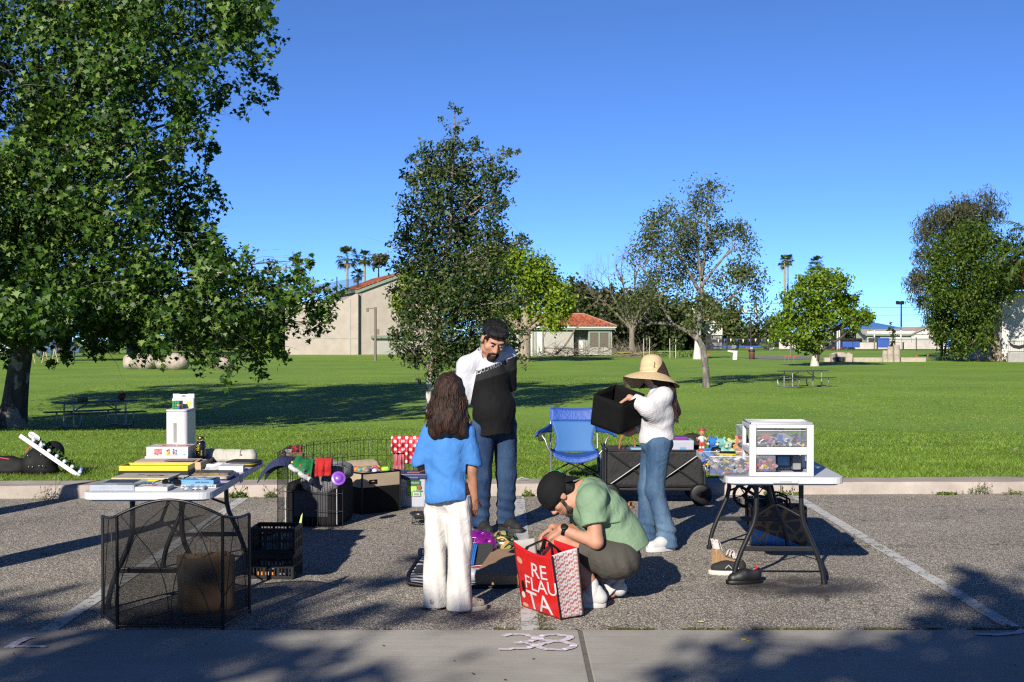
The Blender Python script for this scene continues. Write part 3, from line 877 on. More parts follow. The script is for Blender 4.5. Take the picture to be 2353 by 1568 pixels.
def tile_mat():
 m,t,b,out=nt('roof tile')
 v=coords(t)
 w1=t.nodes.new('ShaderNodeTexVoronoi');w1.inputs['Scale'].default_value=3.0
 t.links.new(mapping(t,(1.5,1,1),(0,0,0),v),w1.inputs['Vector'])
 bw=t.nodes.new('ShaderNodeRGBToBW');t.links.new(w1.outputs['Color'],bw.inputs[0])
 c=ramp(t,bw.outputs[0],[(.2,(.20,.045,.018)),(.5,(.36,.085,.03)),(.8,(.46,.13,.05))])
 c=mixc(t,c,(.12,.05,.03),ramp(t,noise_tex(t,.9,5,.7),[(.5,0.),(.75,.8)]))
 t.links.new(c,b.inputs['Base Color']);b.inputs['Roughness'].default_value=.85
 return m
TILE=tile_mat()
def tiled(mb,a,b,c,d,n,m=0,r=.12):
 """rows of half-round tiles from eave a-b up to ridge d-c"""
 a,b,c,d=V(a),V(b),V(c),V(d)
 nrm=(b-a).cross(d-a).normalized()
 if nrm.z<0:nrm=-nrm
 k=6
 for i in range(n):
  rows=[]
  for q in range(5):
   u=q/4
   rows.append(u)
  ring=[]
  for u in(0,1):
   pts=[]
   for j in range(k+1):
    s=(i+j/k)/n
    lo=a.lerp(b,s);hi=d.lerp(c,s)
    p=lo.lerp(hi,u)+nrm*(math.sin(PI*j/k)*r)
    pts.append(p)
   ring.append(pts)
  mb.loft(ring,m,closed=False,caps=False,smooth=True)
Yg=150
b0=at(823,815,Yg)
g=thing('gym_building','large beige stucco gym wall with a gabled tile roof left of the oak','building',Matrix.Translation((b0.x,Yg,.2))@Matrix.Rotation(R(17),4,'Z'))
mb=MB()
Wd,Ln,He,Hp=9.6,16,7.25,9.05
mb.add([(0,0,-1),(Wd,0,-1),(Wd,Ln,-1),(0,Ln,-1),(0,0,He),(Wd,0,He),(Wd,Ln,He),(0,Ln,He),(Wd/2,0,Hp),(Wd/2,Ln,Hp)],[(0,1,5,8,4),(1,2,6,5),(2,3,7,9,6),(3,0,4,7)])
mb.box((.06,-.05,3.4),(.42,.1,7.4),0)
mb.build('wall',STUC,g)
mb=MB()
tiled(mb,(-.3,Ln+.2,He-.02),(-.3,-.35,He-.02),(Wd/2,-.35,Hp+.12),(Wd/2,Ln+.2,Hp+.12),34)
tiled(mb,(Wd+.3,-.35,He-.02),(Wd+.3,Ln+.2,He-.02),(Wd/2,Ln+.2,Hp+.12),(Wd/2,-.35,Hp+.12),34)
mb.build('roof',TILE,g)
mb=MB()
for s in(0,1):
 e=V((-.32,-.3,He-.12))if not s else V((Wd+.32,-.3,He-.12))
 p=V((Wd/2,-.3,Hp+.02))
 d_=p-e
 mb.add([e,p,p+V((0,0,-.32)),e+V((0,0,-.32)),e+V((0,.25,0)),p+V((0,.25,0)),p+V((0,.25,-.32)),e+V((0,.25,-.32))],[(0,1,2,3),(7,6,5,4),(3,2,6,7),(0,4,5,1)])
mb.box((-.25,Ln/2-.2,He-.15),(.14,Ln,.26))
mb.build('fascia',GRN,g)
mb=MB();mb.box((3.9,-.25,2.0),(5.0,.5,.34));mb.build('door_canopy',GRN,g,bev=.02)
mb=MB();mb.box((3.9,-.03,.75),(4.6,.06,2.1));mb.box((3.9,-.07,.75),(.06,.05,2.1));mb.build('door',STUC2,g)
a=at(652,815,148.5);c_=at(821,815,148.5)
g=thing('wing_wall','lower beige wall with a sloped top running left from the gym','wall',Matrix.Translation((a.x,149.6,.2)))
L_=c_.x-a.x
mb=MB();mb.prism([(0,-1),(L_,-1),(L_,6.8),(L_-.35,6.75),(L_-1.6,6.05),(0,5.75)],-.2,.2,0,Matrix.Rotation(R(90),4,'X'))
mb.build('wall',STUC,g)
mb=MB();mb.box((L_/2,-.22,1.85),(L_-.1,.04,.05));mb.box((L_-.9,-.22,3),(.12,.06,6.4));mb.build('wall_joint',STUC2,g)
NET=mat('dark netting',(.02,.018,.02),.9,0,alpha=.42)
g=thing('ball_net','dark ball-stop netting on thin poles before the gym roof','netting',Matrix.Translation((0,150.3,0)))
mb=MB()
p=[at(x,y,146)for x,y in((690,655),(820,632),(820,668),(690,675))]
mb.quad(*[(q.x,0,q.z)for q in p])
mb.build('net',NET,g)
for x in(706,762,812):
 t0=at(x,632,146)
 mb=MB();mb.tube([(t0.x,0.1,gz(0,146)),(t0.x,.1,t0.z)],.06,6);mb.build('pole',IRON,g)
Yr=145
sx=Yr/F
def rx_(x):return(x-1170)*sx
def rz_(y):return(819-y)*sx
b0=at(1170,819,Yr)
g=thing('restroom_building','low grey park building with orange tile hip roof behind the brush pile','building',Matrix.Translation((b0.x,Yr,b0.z)))
Wr,Hr,Dr=rx_(1406),rz_(757),6.0
xl,xr=rx_(1318),rx_(1352)
mb=MB()
mb.box((xl/2,Dr/2,Hr/2-.3),(xl,Dr,Hr+.6))
mb.box(((xr+Wr)/2,Dr/2,Hr/2-.3),(Wr-xr,Dr,Hr+.6))
mb.box(((xl+xr)/2,Dr/2+.9,Hr/2-.3),(xr-xl,Dr-1.8,Hr+.6),1)
mb.build('wall',[STUC2,GRN2],g)
mb=MB();mb.box((Wr/2,-.2,Hr+.05),(Wr+.7,.5,.2));mb.box((Wr+.2,Dr/2,Hr+.05),(.45,Dr,.2));mb.build('fascia',GRN,g)
mb=MB();mb.box((Wr/2,-.32,Hr+.21),(Wr+.9,.5,.11));mb.build('gutter_board',WHD,g)
mb=MB()
ez,rz2=Hr+.26,rz_(722)
hx0,hx1=rx_(1232),rx_(1345)
tiled(mb,(-.5,-.55,ez),(Wr+.5,-.55,ez),(hx1,Dr/2,rz2),(hx0,Dr/2,rz2),36,r=.13)
tiled(mb,(Wr+.5,-.55,ez),(Wr+.5,Dr+.5,ez),(hx1,Dr/2,rz2),(hx1,Dr/2,rz2),16,r=.1)
tiled(mb,(-.5,Dr+.5,ez),(-.5,-.55,ez),(hx0,Dr/2,rz2),(hx0,Dr/2,rz2),16,r=.1)
mb.add([(-.5,-.5,ez),(Wr+.5,-.5,ez),(Wr+.5,Dr+.5,ez),(-.5,Dr+.5,ez)],[(3,2,1,0)])
mb.build('roof',TILE,g)
mb=MB()
mb.tube([(hx0,Dr/2,rz2+.05),(hx1,Dr/2,rz2+.05)],.12,8,0)
mb.tube([(hx1,Dr/2,rz2+.06),(Wr+.5,-.55,ez+.1)],.1,8,0)
mb.build('ridge_mortar',mat('mortar',(.55,.52,.47),.9,.3,2.5,c2=(.38,.12,.05)),g)
for x0,x1 in((1209,1225),(1231.5,1247.5)):
 c=(rx_(x0)+rx_(x1))/2;wd=rx_(x1)-rx_(x0);hh=rz_(763)
 d_=MB();d_.box((c,-.03,hh/2),(wd-.16,.06,hh));d_=d_.build('door',WHD,g)
 f_=MB();f_.box((c-wd/2,-.05,hh/2),(.1,.1,hh+.1));f_.box((c+wd/2,-.05,hh/2),(.1,.1,hh+.1));f_.box((c,-.05,hh+.05),(wd-.1,.098,.12));f_.build('frame',GRN,d_)
d_=MB();c=rx_(1335);d_.box((c,1.74,rz_(774)/2),(1.15,.08,rz_(774)));d_=d_.build('door',GRN2,g)
f_=MB();f_.box((c+.05,1.66,rz_(795)),(.55,.06,1.1));f_.build('pane',WHD,d_)
for x0,x1 in((1357,1374.5),(1379,1398)):
 w_=MB();w_.box(((rx_(x0)+rx_(x1))/2,-.02,(rz_(766)+rz_(798))/2),(rx_(x1)-rx_(x0),.05,rz_(766)-rz_(798)));w_.build('window',BRW,g)
mb=MB()
for x in(1354.5,1376.7,1401):mb.box((rx_(x),-.06,(rz_(763)+rz_(800))/2),(.17,.1,rz_(763)-rz_(800)))
mb.box((rx_(1378),-.06,rz_(763.5)),(rx_(1402)-rx_(1354),.099,.12))
mb.build('window_trim',GRN,g)
for x0,x1 in((1171,1208),(1248.5,1317)):
 mb=MB();mb.box(((rx_(x0)+rx_(x1))/2,-.04,rz_(800)),(rx_(x1)-rx_(x0),.08,.09));mb.build('dado_rail',GRN,g)
 mb=MB();mb.box(((rx_(x0)+rx_(x1))/2,-.015,rz_(809)-.2),(rx_(x1)-rx_(x0),.03,rz_(801.5)-rz_(820)));mb.build('dado',STUC,g)
b0=at(1635,809,185)
g=thing('gabled_shed','narrow pale gabled building end with a roll-up door by the fence gate','building',Matrix.Translation(b0))
k=185/F
mb=MB();mb.prism([(-1.4,-.5),(1.5,-.5),(1.5,54*k),(.05,76*k),(-1.4,54*k)],-6,0,0,Matrix.Rotation(R(90),4,'X'));mb.build('wall',WHST,g)
mb=MB();tiled(mb,(1.8,-.3,54*k-.15),(1.8,6,54*k-.15),(.05,6,77*k),(.05,-.3,77*k),14,r=.1);tiled(mb,(-1.7,6,54*k-.15),(-1.7,-.3,54*k-.15),(.05,-.3,77*k),(.05,6,77*k),14,r=.1);mb.build('roof',TILE,g)
mb=MB();mb.box((.1,-.04,1.15),(2.1,.07,2.3));mb.build('door',GALV if False else STUC2,g)
Yf=173
x0,x1=at(1622,800,Yf).x,at(2250,800,Yf).x
g=thing('pool_fence','long black iron picket fence along the pool','fence',Matrix.Translation((0,Yf,gz(0,Yf))))
mb=MB()
n=int((x1-x0)/.125)
for i in range(n+1):
 x=x0+(x1-x0)*i/n
 mb.box((x,0,.82),(.028,.028,1.6))
for z in(.15,1.4):mb.box(((x0+x1)/2,.03,z),(x1-x0,.035,.05))
mb.build('picket_panel',IRON,g)
for i in range(14):
 x=x0+(x1-x0)*i/13
 mb=MB();mb.box((x,.0,.87),(.085,.085,1.8));mb.build('post',IRON,g)
gt=MB()
xg=at(1641,800,Yf).x
for i in range(18):gt.box((xg-.95+i*.112,-.06,1.0),(.05,.03,2.0))
for z in(.1,1.2,1.95):gt.box((xg,-.085,z),(2.0,.03,.14 if z!=1.2 else .35))
for s in(-1,1):gt.box((xg+s*1.0,-.06,1.0),(.1,.1,2.1))
tag(gt.build('pool_gate',IRON,M=Matrix.Translation((0,Yf,gz(0,Yf)))),'tall dark gate at the left end of the pool fence','gate')
Yp=192
b0=at(1800,806,Yp)
mb=MB();xa,xb=at(1790,800,Yp).x,at(2260,800,Yp).x
mb.box(((xa+xb)/2,0,.45),(xb-xa,.25,1.5))
tag(mb.build('pool_wall',mat('pool wall white',(.72,.66,.62),.85,.12,1.5),M=Matrix.Translation((0,Yp,b0.z))),'low whitish wall behind the pool fence','wall')
Yq=206;k=Yq/F
b0=at(1991,803,Yq)
g=thing('pool_building','long white pool building with a pale shingle roof','building',Matrix.Translation(b0))
Lq=174*k
mb=MB();mb.box((Lq/2-1.0,4,16*k),(Lq-2.2,8,33*k+1.2))
xg0,xg1=(2093-1991)*k,(2165-1991)*k
mb.prism([(xg0,-1),(xg1,-1),(xg1,33*k),((xg0+xg1)/2,50*k),(xg0,33*k)],-2,.35,0,Matrix.Rotation(R(90),4,'X'))
mb.build('wall',WHST,g)
SHG=mat('pale shingle',(.42,.34,.30),.95,.15,3,.3,12)
mb=MB()
mb.add([(-.6,-.5,34*k),(xg0+2.4,-.5,34*k),(xg0+2.4,4,52*k),(-.6,4,52*k),(-.6,8.5,34*k),(xg0+2.4,8.5,34*k)],[(0,1,2,3),(3,2,5,4)])
xm=(xg0+xg1)/2
for s in(-1,1):
 xe=xg0-.3 if s<0 else xg1+.3
 q=[(xe,-.7,32*k),(xm,-.7,51*k),(xm,4,51*k),(xe,4,32*k)]
 q2=[(x,y,z+.12)for x,y,z in q]
 mb.add(q+q2,[(0,1,2,3),(7,6,5,4),(0,4,5,1),(1,5,6,2),(3,7,4,0)])
mb.build('roof',SHG,g)
mb=MB();mb.box(((xg0)/2,-.52,33*k),(xg0+.6,.08,.22));mb.build('fascia',GRN,g)
for xx,ww,hh in(((2015-1991)*k,.9,2.1),((2060-1991)*k,1.4,2.1)):
 mb=MB();mb.box((xx,-.05,22*k-.4),(ww,.1,hh-.3));mb.build('door',WHD if ww>1 else DKR,g)
mb=MB();mb.box((6*k+.3,-.06,16*k),(.8,.1,20*k));mb.build('doorway',DKR,g)
BRICK=mat('orange brick',(.40,.13,.07),.9,.25,20,.3,30)
b0=at(1960,803,198)
mb=MB();mb.box((0,0,.75),(40*198/F,.3,1.7));tag(mb.build('brick_wall',BRICK,M=Matrix.Translation(b0)),'short orange brick wall left of the white pool building','wall')
BLUC=mat('blue canopy cloth',(.06,.20,.52),.7,.1,2)
def canopy(x0,x1,ye,ya,Y,posts,lab,dep=7):
 a,b=at(x0,ye,Y),at(x1,ye,Y)
 c=at((x0+x1)/2,ya,Y)
 g=thing('shade_canopy',lab,'canopy',Matrix.Translation((c.x,Y,gz(0,Y))),'blue shade canopies by the pool')
 w=(b.x-a.x)/2;z=a.z-gz(0,Y);za=c.z-gz(0,Y)
 mb=MB()
 q=[(-w,0,z),(w,0,z),(w,dep,z),(-w,dep,z),(0,dep/2,za),(-w,0,z-.12),(w,0,z-.12),(w,dep,z-.12),(-w,dep,z-.12)]
 mb.add(q,[(0,1,4),(1,2,4),(2,3,4),(3,0,4),(5,6,1,0),(6,7,2,1),(7,8,3,2),(8,5,0,3)])
 mb.build('cloth',BLUC,g)
 for x,dk in posts:
  xx=at(x,800,Y).x-c.x
  mb=MB();mb.tube([(xx,.4 if not dk else dep-.5,-.2),(xx,.4 if not dk else dep-.5,z)],.11,8);mb.build('post',IRON if dk else WHD,g)
canopy(1902,1976,754.5,736,181,((1926,0),(1930.5,0),(1908,1),(1958,1)),'blue shade canopy half behind the lime green tree')
canopy(1950,2074,753.5,738,188,((2011,0),(2072,0),(1988,1),(1992.5,1)),'wide blue shade canopy before the white pool building')
BTARP=mat('blue pool cover',(.03,.12,.55),.5,.2,3)
for x,w_,h_,lab in((1948,3.2,.8,'roll of blue pool cover between the canopy posts'),(1690,7.0,.22,'long strip of blue pool water edge behind the fence'),(2030,1.6,1.3,'dark blue banner hung on the white pool building'),(2195,2.4,.9,'blue bin by the fence under the leaning broadleaf tree')):
 b0=at(x,803,184)
 mb=MB();mb.box((0,0,h_/2+.25),(w_,.5,h_),0)
 tag(mb.build('pool_cover' if 'cover' in lab else 'pool_edge' if 'strip' in lab else 'banner' if 'banner' in lab else 'bin',BTARP,M=Matrix.Translation(b0),bev=.08),lab,'banner' if 'banner' in lab else 'bin' if 'bin' in lab else 'pool cover')
rc=random.Random(8)
CL=[mat('deck white',(.6,.6,.58)),mat('deck grey',(.15,.15,.16)),mat('deck black',(.02,.02,.022)),mat('deck red',(.35,.05,.03)),mat('deck teal',(.05,.2,.22))]
for i in range(16):
 x=rc.uniform(1660,1960);b0=at(x,806,rc.uniform(176,180))
 mb=MB();s=rc.uniform(.3,.6)
 mb.box((0,0,s*.4),(s*1.6,s,.1));mb.box((s*.7,0,s*.75),(.1,s,s*.7),rot=(0,.3,0))
 for sx_ in(-1,1):
  for sy_ in(-1,1):mb.box((sx_*s*.6,sy_*s*.4,s*.2),(.05,.05,s*.4))
 tag(mb.build('deck_chair',CL[i%5],M=Matrix.Translation((b0.x,b0.y,gz(0,b0.y)))@Matrix.Rotation(rc.uniform(0,6),4,'Z')),'small chair on the pool deck behind the fence','chair','chairs on the pool deck')
PB,PW=mat('pennant blue',(.03,.13,.5)),mat('pennant white',(.75,.75,.72))
g=thing('pennant_string','string of blue and white pennants along the pool fence','bunting',Matrix.Translation((0,Yf-.25,gz(0,Yf))))
mb=MB()
pts=[(at(1650,0,Yf).x+i*(at(1935,0,Yf).x-at(1650,0,Yf).x)/40,0,1.42+.1*abs(math.sin(i*.39)))for i in range(41)]
mb.tube(pts,.012,4);mb.build('cord',IRON,g)
for i in range(0,40,2):
 x,_,z=pts[i]
 for q in(0,):
  mb=MB();mb.prism([(-.11,0),(.11,0),(0,-.42)],-.01,.01,0,Matrix.Translation((x,-.03,z))@Matrix.Rotation(R(90),4,'X'));mb.build('pennant',PB if(i//2)%2 else PW,g)
b0=at(1725,806,200)
g=thing('globe_lamp','black lamp post with two glass globes by the pool','street lamp',Matrix.Translation(b0))
h=(806-716)*200/F
mb=MB();mb.tube([(0,0,0),(0,0,h-.3)],[.12,.09],8);mb.tube([(-.75,0,h-.35),(0,0,h-.25),(.75,0,h-.35)],.05,6);mb.build('pole',IRON,g)
GLB=mat('globe glass',(.65,.65,.6),.2,.05)
for s in(-1,1):
 mb=MB();mb.ell((s*.75,0,h),(.33,.33,.33));mb.build('globe',GLB,g)
b0=at(2071,760,260);h=(800-700)*260/F
b0.z=gz(0,260)
g=thing('floodlight_pole','tall black floodlight pole above the white pool building','light pole',Matrix.Translation(b0))
ht=at(2071,699,260).z-b0.z
mb=MB();mb.tube([(0,0,0),(0,0,ht)],[.22,.14],8);mb.tube([(-.9,0,ht),(.2,0,ht)],.1,6);mb.build('pole',IRON,g)
for s in(-.75,.1):
 mb=MB();mb.box((s,-.3,ht+.25),(.7,.6,.5),rot=(.5,0,0));mb.build('floodlight',IRON,g,bev=.05)
def post(x,yt,yb,Y,r,m,lab,name='post',arm=False):
 b=at(x,yb,Y);h=(yb-yt)*Y/F
 mb=MB();mb.tube([(0,0,-.1),(0,0,h)],[r,r*.9],8)
 if arm:mb.box((-.35,0,h-.12),(.9,.12,.1));mb.box((-.7,0,h-.3),(.22,.22,.3));mb.box((.25,-.05,h*.55),(.2,.2,.5))
 tag(mb.build(name,m,M=Matrix.Translation((b.x,Y,b.z))),lab,'post')
post(862.5,706,833,122,.13,WOODP,'weathered wooden pole with a short arm before the gym door','wooden_pole',True)
post(1817,700,818,146,.1,WOODP,'grey wooden pole behind the trunk of the lime green tree','wooden_pole')
post(2164,735,829,128,.13,IRON,'dark thin pole in the shade left of the dense broadleaf tree','dark_pole')
post(1181,760,826,128,.09,IRON,'dark post by the tan trunk right of the man','dark_post')
for i,(y0,y1)in enumerate(((689,700),(712,716),(745,748))):
 mb=MB()
 a,b=at(1650,y0-2,330),at(2200,y1+4,330)
 mb.tube([a.lerp(b,q/12)-V((0,0,4*q/12*(1-q/12)*1.0))for q in range(13)],.035,4)
 tag(mb.build('power_line',IRON),['highest of the three thin power lines across the sky','middle one of the three thin power lines across the sky','lowest of the three thin power lines across the sky'][i],'power line')
Yw=116;k=Yw/F
b0=at(1893,832,Yw)
g=thing('stone_bench_wall','low pale stone bench wall with a grill block, beyond the lime green tree','wall',Matrix.Translation((b0.x,Yw,b0.z)))
mb=MB();L_=(2126-1893)*k;mb.box((L_/2,0,.13),(L_,.5,.5));mb.build('wall',CAST,g,bev=.03)
mb=MB();c=(1930-1893)*k;mb.box((c,-.3,.33),(48*k,1.0,.74));mb.ell((c-.1,-.3,.72),(.6,.4,.14));mb.ell((c-.6,-.3,.68),(.25,.3,.12));mb.ell((c+.65,-.3,.68),(.22,.3,.14));mb.build('grill_block',CAST,g,bev=.04)
mb=MB();mb.box((c-.15,-.82,.24),(.85,.06,.42));mb.build('grill_opening',DKR,g)
for x,h,w_,lab in((2034,1.0,.55,'shortest of the three stone pillars'),(2046,1.35,.62,'middle one of the three stone pillars'),(2061,1.5,.6,'tallest of the three stone pillars')):
 b=at(x,833,Yw-.7)
 mb=MB();mb.tube([(0,0,-.2),(0,0,h*.6),(.03 if x<2050 else-.04,0,h)],[w_/2,w_/2*.95,w_/2*.85],12)
 tag(mb.build('stone_pillar',STONE,M=Matrix.Translation((b.x,Yw-.7,b.z)),bev=.03),lab,'pillar','stone pillars by the bench wall')
b0=at(2053,832,118)
blb=blobs_at([(2045,755,12),(2055,770,12),(2042,745,8),(2050,785,10),(2060,790,9),(2046,795,8),(2054,800,7)],118,rr,1,.3,1)
tree('young_tree','small young tree with red tipped leaves between the stone pillars',b0,[b0,at(2052,800,118),at(2050,760,118),at(2046,745,118)],[.05,.045,.03,.01],blb,OVAL,.3,45,leaf_mat('young leaf',[(.02,.06,.01),(.035,.09,.015),(.06,.12,.02),(.2,.06,.02)]),DKB,61,shell=.1)
b0=at(1727.5,826,130)
g=thing('trash_can','brown slatted trash can with a black lid on the lawn','trash can',Matrix.Translation((b0.x,130,gz(0,130))))
mb=MB();mb.lathe([(.24,.06),(.27,.08),(.29,.7),(.28,.74)],20)
for z in(.25,.48):mb.lathe([(.29,z),(.305,z+.02),(.29,z+.04)],20)
mb.build('barrel',mat('rust brown slats',(.13,.045,.022),.7,.35,14,aniso=(1,1,.05)),g)
mb=MB();mb.lathe([(.31,.73),(.33,.75),(.33,.86),(.25,.92),(.12,.94),(.1,.9)],20);mb.build('lid',IRON,g)
mb=MB();mb.lathe([(.2,0),(.24,.02),(.24,.06)],16);mb.build('base',IRON,g)
b0=at(1686,828,126)
mb=MB();mb.prism([(-.12,0),(.28,0),(.33,.85),(-.55,.9),(-.6,.78),(-.05,.66)],-.2,.2,0,Matrix.Rotation(R(90),4,'X'))
tag(mb.build('drinking_fountain',WHD,M=Matrix.Translation((b0.x,126,gz(0,126))),bev=.03),'white angled drinking fountain on the lawn left of the trash can','drinking fountain')
FLG=mat('flag red',(.6,.02,.015),.6,.1)
for i,(x,y,Y,lab)in enumerate(((1616,834,118,'nearest red marker flag left of the pale leaning trunk'),(1625.5,828,124,'red marker flag just right of the white painted trunk'),(1803,836,114,'leftmost of the three red marker flags by the gravel patch'),(1812,838,112,'middle one of the three red marker flags by the gravel patch'),(1823,838,112,'rightmost of the three red marker flags by the gravel patch'),(2104,831,116,'red marker flag at the right end of the bench wall'),(2130,827,120,'red marker flag just past the end of the bench wall'),(2247,829,117,'red marker flag before the flowering bush'),(1290,815,150,'red marker flag in front of the brush pile'))):
 b=at(x,y,Y);z=gz(0,Y)
 g=thing('marker_flag',lab,'flag',Matrix.Translation((b.x,Y,z)),'red marker flags on the lawn')
 mb=MB();mb.tube([(0,0,0),(.02,0,.6)],.012,5);mb.build('wire',GALV,g)
 mb=MB();mb.prism([(0,0),(.15,.03),(.1,.17),(-.02,.15)],-.008,.008,0,Matrix.Translation((.02,0,.45))@Matrix.Rotation(R(90),4,'X'));mb.build('cloth',FLG,g)
SAP=leaf_mat('sapling leaf',[(.04,.09,.01),(.08,.14,.02),(.15,.2,.04)])
STK=mat('pale stake',(.55,.48,.38),.8,.1)
for x,Y,lab in((1486,134,'thin sapling between pale stakes left of the hedge'),(1546,134,'thin sapling between pale stakes at the left end of the hedge')):
 b=at(x,822,Y);b.z=gz(0,Y)
 o=tree('sapling',lab,b,[b,b+V((0,0,.8)),b+V((.03,0,1.7)),b+V((0,0,2.3))],[.025,.022,.018,.008],[((b.x,b.y,b.z+1.6),(.35,.3,.5),1),((b.x+.1,b.y,b.z+2.1),(.25,.25,.35),1)],OVAL,.2,60,SAP,WOODP,int(x),'staked saplings',shell=.1)
 for s in(-1,1):
  mb=MB();mb.tube([(s*.28,0,-.1),(s*.3,0,1.95)],.04,6);mb.build('stake',STK,o)
def shrub(name,x0,x1,yt,yb,Y,lm,lab,seed,size=.18,dens=70,cat='shrub',n=5):
 b=at((x0+x1)/2,yb,Y)
 h=(yb-yt)*Y/F;w_=(x1-x0)*Y/F
 g=thing(name,lab,cat,Matrix.Translation((b.x,Y,gz(0,Y))))
 rq=np.random.default_rng(seed)
 bl=[((-w_/2+w_*(i+.5)/n,rq.uniform(-.4,.4),h*.42),(w_/n*.8,.8,h*.55),1)for i in range(n)]
 p,nr=crown_points(bl,dens,rq,.4,6,.12)
 p[:,2]=np.maximum(p[:,2],.02)
 co,f=leaf_cloud(p,nr,size,OVAL,rq,0)
 tri_mesh('foliage',co,f,lm,g)
 mb=MB()
 for c,r,q in bl:mb.tube([(c[0]*.9,c[1],0),(c[0],c[1],h*.6)],.03,5)
 mb.build('stem',DKB,g)
HDG=leaf_mat('hedge leaf',[(.02,.06,.015),(.04,.1,.025),(.07,.14,.03)],.2)
FLB=leaf_mat('flowering bush leaf',[(.05,.08,.02),(.1,.12,.04),(.16,.14,.07),(.35,.22,.2)],.2)
shrub('hedge',1500,1598,800,822,138,HDG,'low clipped green hedge left of the white painted trunk',71,n=9)
shrub('flowering_bush',2244,2318,812,836,116,FLB,'rounded bush with pinkish blossom by the planter wall',72,n=6)
shrub('round_shrub',2300-88,2230,745+22,812,170,FIL,'clipped round shrub behind the pale broadleaf trunk, beside the white wall',73,.3,40,n=2)
b0=at(1603,826,130);b0.z=gz(0,130)
PTW=bark_mat('white painted bark',(.55,.54,.5),(.75,.74,.7),6)
tree('white_trunk_tree','tree with a thick white painted trunk behind the half bare tree',b0,[b0,at(1603,800,130),at(1604,780,130),at(1605,740,130)],[.45,.33,.3,.2],blobs_at([(1590,700,26),(1610,720,26),(1585,735,24),(1625,745,24),(1600,750,26),(1575,755,18),(1640,735,16)],130,rr,1,1,1),OVAL,.4,18,HBL,PTW,75,limbs=.5)
rngb=np.random.default_rng(91)
b0=at(1350,822,138);b0.z=gz(0,138)
g=thing('brush_pile','heap of cut grey brown branches in front of the low tiled building','brush pile',Matrix.Translation(b0))
mb=MB()
for i in range(150):
 x=rngb.uniform(-5.2,6.0);y=rngb.uniform(-1.2,1.2)
 hh=1.5*(1-(x/7)**2)*rngb.uniform(.05,1)
 a=rngb.uniform(0,PI);el=rngb.normal(.25,.35)
 L_=rngb.uniform(.8,2.6)
 d_=V((math.cos(a)*math.cos(el),math.sin(a)*math.cos(el)*.5,math.sin(el)))
 p=V((x,y,hh*.6))
 pts=[p]
 for q in range(5):
  d_=(d_+V(rngb.normal(0,.16,3))).normalized()
  p=p+d_*L_/5
  if p.z<.05:p.z=.05
  pts.append(V(p))
 r=rngb.uniform(.012,.05)
 mb.tube(pts,[r*(1-.15*q)for q in range(6)],5,0,caps=False)
 for q in range(4):
  s=pts[2+q%3];e=[V(s)]
  d2=(d_+V(rngb.normal(0,.6,3))).normalized()
  for u in range(3):e.append(e[-1]+d2*.3+V(rngb.normal(0,.05,3)))
  mb.tube(e,[r*.4,r*.3,r*.2,r*.1],3,0,caps=False)
mb.tube([(-3.3,-.6,.3),(-2.4,-.7,1.1),(-1.8,-.8,2.0),(-1.3,-.9,2.9),(-.7,-.9,3.3)],[.11,.1,.1,.09,.08],8,1)
mb.tube([(-4.4,-.4,.4),(-4.6,-.5,1.8),(-4.1,-.5,2.9)],[.08,.06,.04],6,0)
mb.build('branches',[BRNT,mat('cut log',(.25,.19,.13),.9,.25,8)],g)
mb=MB();mb.tube([(-2,-1.6,.15),(2,-1.5,.2),(7.5,-1.4,.35)],[.05,.045,.03],8);mb.build('log',mat('cut log',(.36,.26,.17)),g)
mb=MB();mb.tube([(3.0,-1.7,.5),(5.0,-1.8,.42),(7.5,-1.7,.62),(9,-1.6,.55)],.018,4);mb.build('caution_tape',mat('yellow tape',(.6,.5,.05),.6),g)
mb=MB()
b0=at(1810,823,135)
pl=[]
for i in range(28):
 a=2*PI*i/28
 r=1+.18*mnoise.noise(V((math.cos(a)*2,math.sin(a)*2,0)))
 x,y=math.cos(a)*4.8*r,math.sin(a)*6.5*r
 pl.append((b0.x+x,135+y,gz(0,135+y)+.03))
mb.add(pl,[tuple(range(28))])
tag(mb.build('gravel_patch',mat('gravel',(.22,.2,.18),.95,.3,10,.4,40)),kind='structure')
Yx=121;k=Yx/F
b0=at(2302,832,Yx)
g=thing('white_building','tall white stucco building with a red tile eave at the right edge','building',Matrix.Translation((b0.x,Yx,gz(0,Yx))))
mb=MB();mb.box((6,4,3.1),(12,8,6.4));mb.build('wall',WHST,g)
mb=MB();e=.9
tiled(mb,(.2,-e,6.25),(13,-e,6.25),(11,4,9.2),(2.6,4,9.2),40,r=.12)
tiled(mb,(.2,8+e,6.25),(.2,-e,6.25),(2.6,4,9.2),(2.6,4,9.2),26,r=.1)
mb.add([(.2,-e,6.24),(13,-e,6.24),(13,8+e,6.24),(.2,8+e,6.24)],[(3,2,1,0)])
mb.build('roof',TILE,g)
b0=at(2317,834,115)
g=thing('planter_wall','grey block wall with a black iron railing at the right edge','wall',Matrix.Translation((b0.x,115,gz(0,115))))
mb=MB();mb.box((4,.2,.35),(8,.4,.95));mb.build('wall',mat('grey block',(.36,.35,.33),.9,.1,3,.2,40),g,bev=.02)
mb=MB()
for i in range(44):mb.tube([(.1+i*.18,.2,.82),(.1+i*.18,.2,1.85)],.016,4)
mb.box((4,.2,.9),(8,.05,.05));mb.box((4,.2,1.8),(8,.05,.05))
mb.add([(.15,.16,1.45),(.5,.16,1.2),(1.0,.16,1.1),(1.5,.16,1.25),(1.5,.16,1.55),(1.0,.16,1.42),(.5,.16,1.5),(.15,.16,1.72)],[tuple(range(8))])
mb.build('railing',IRON,g)
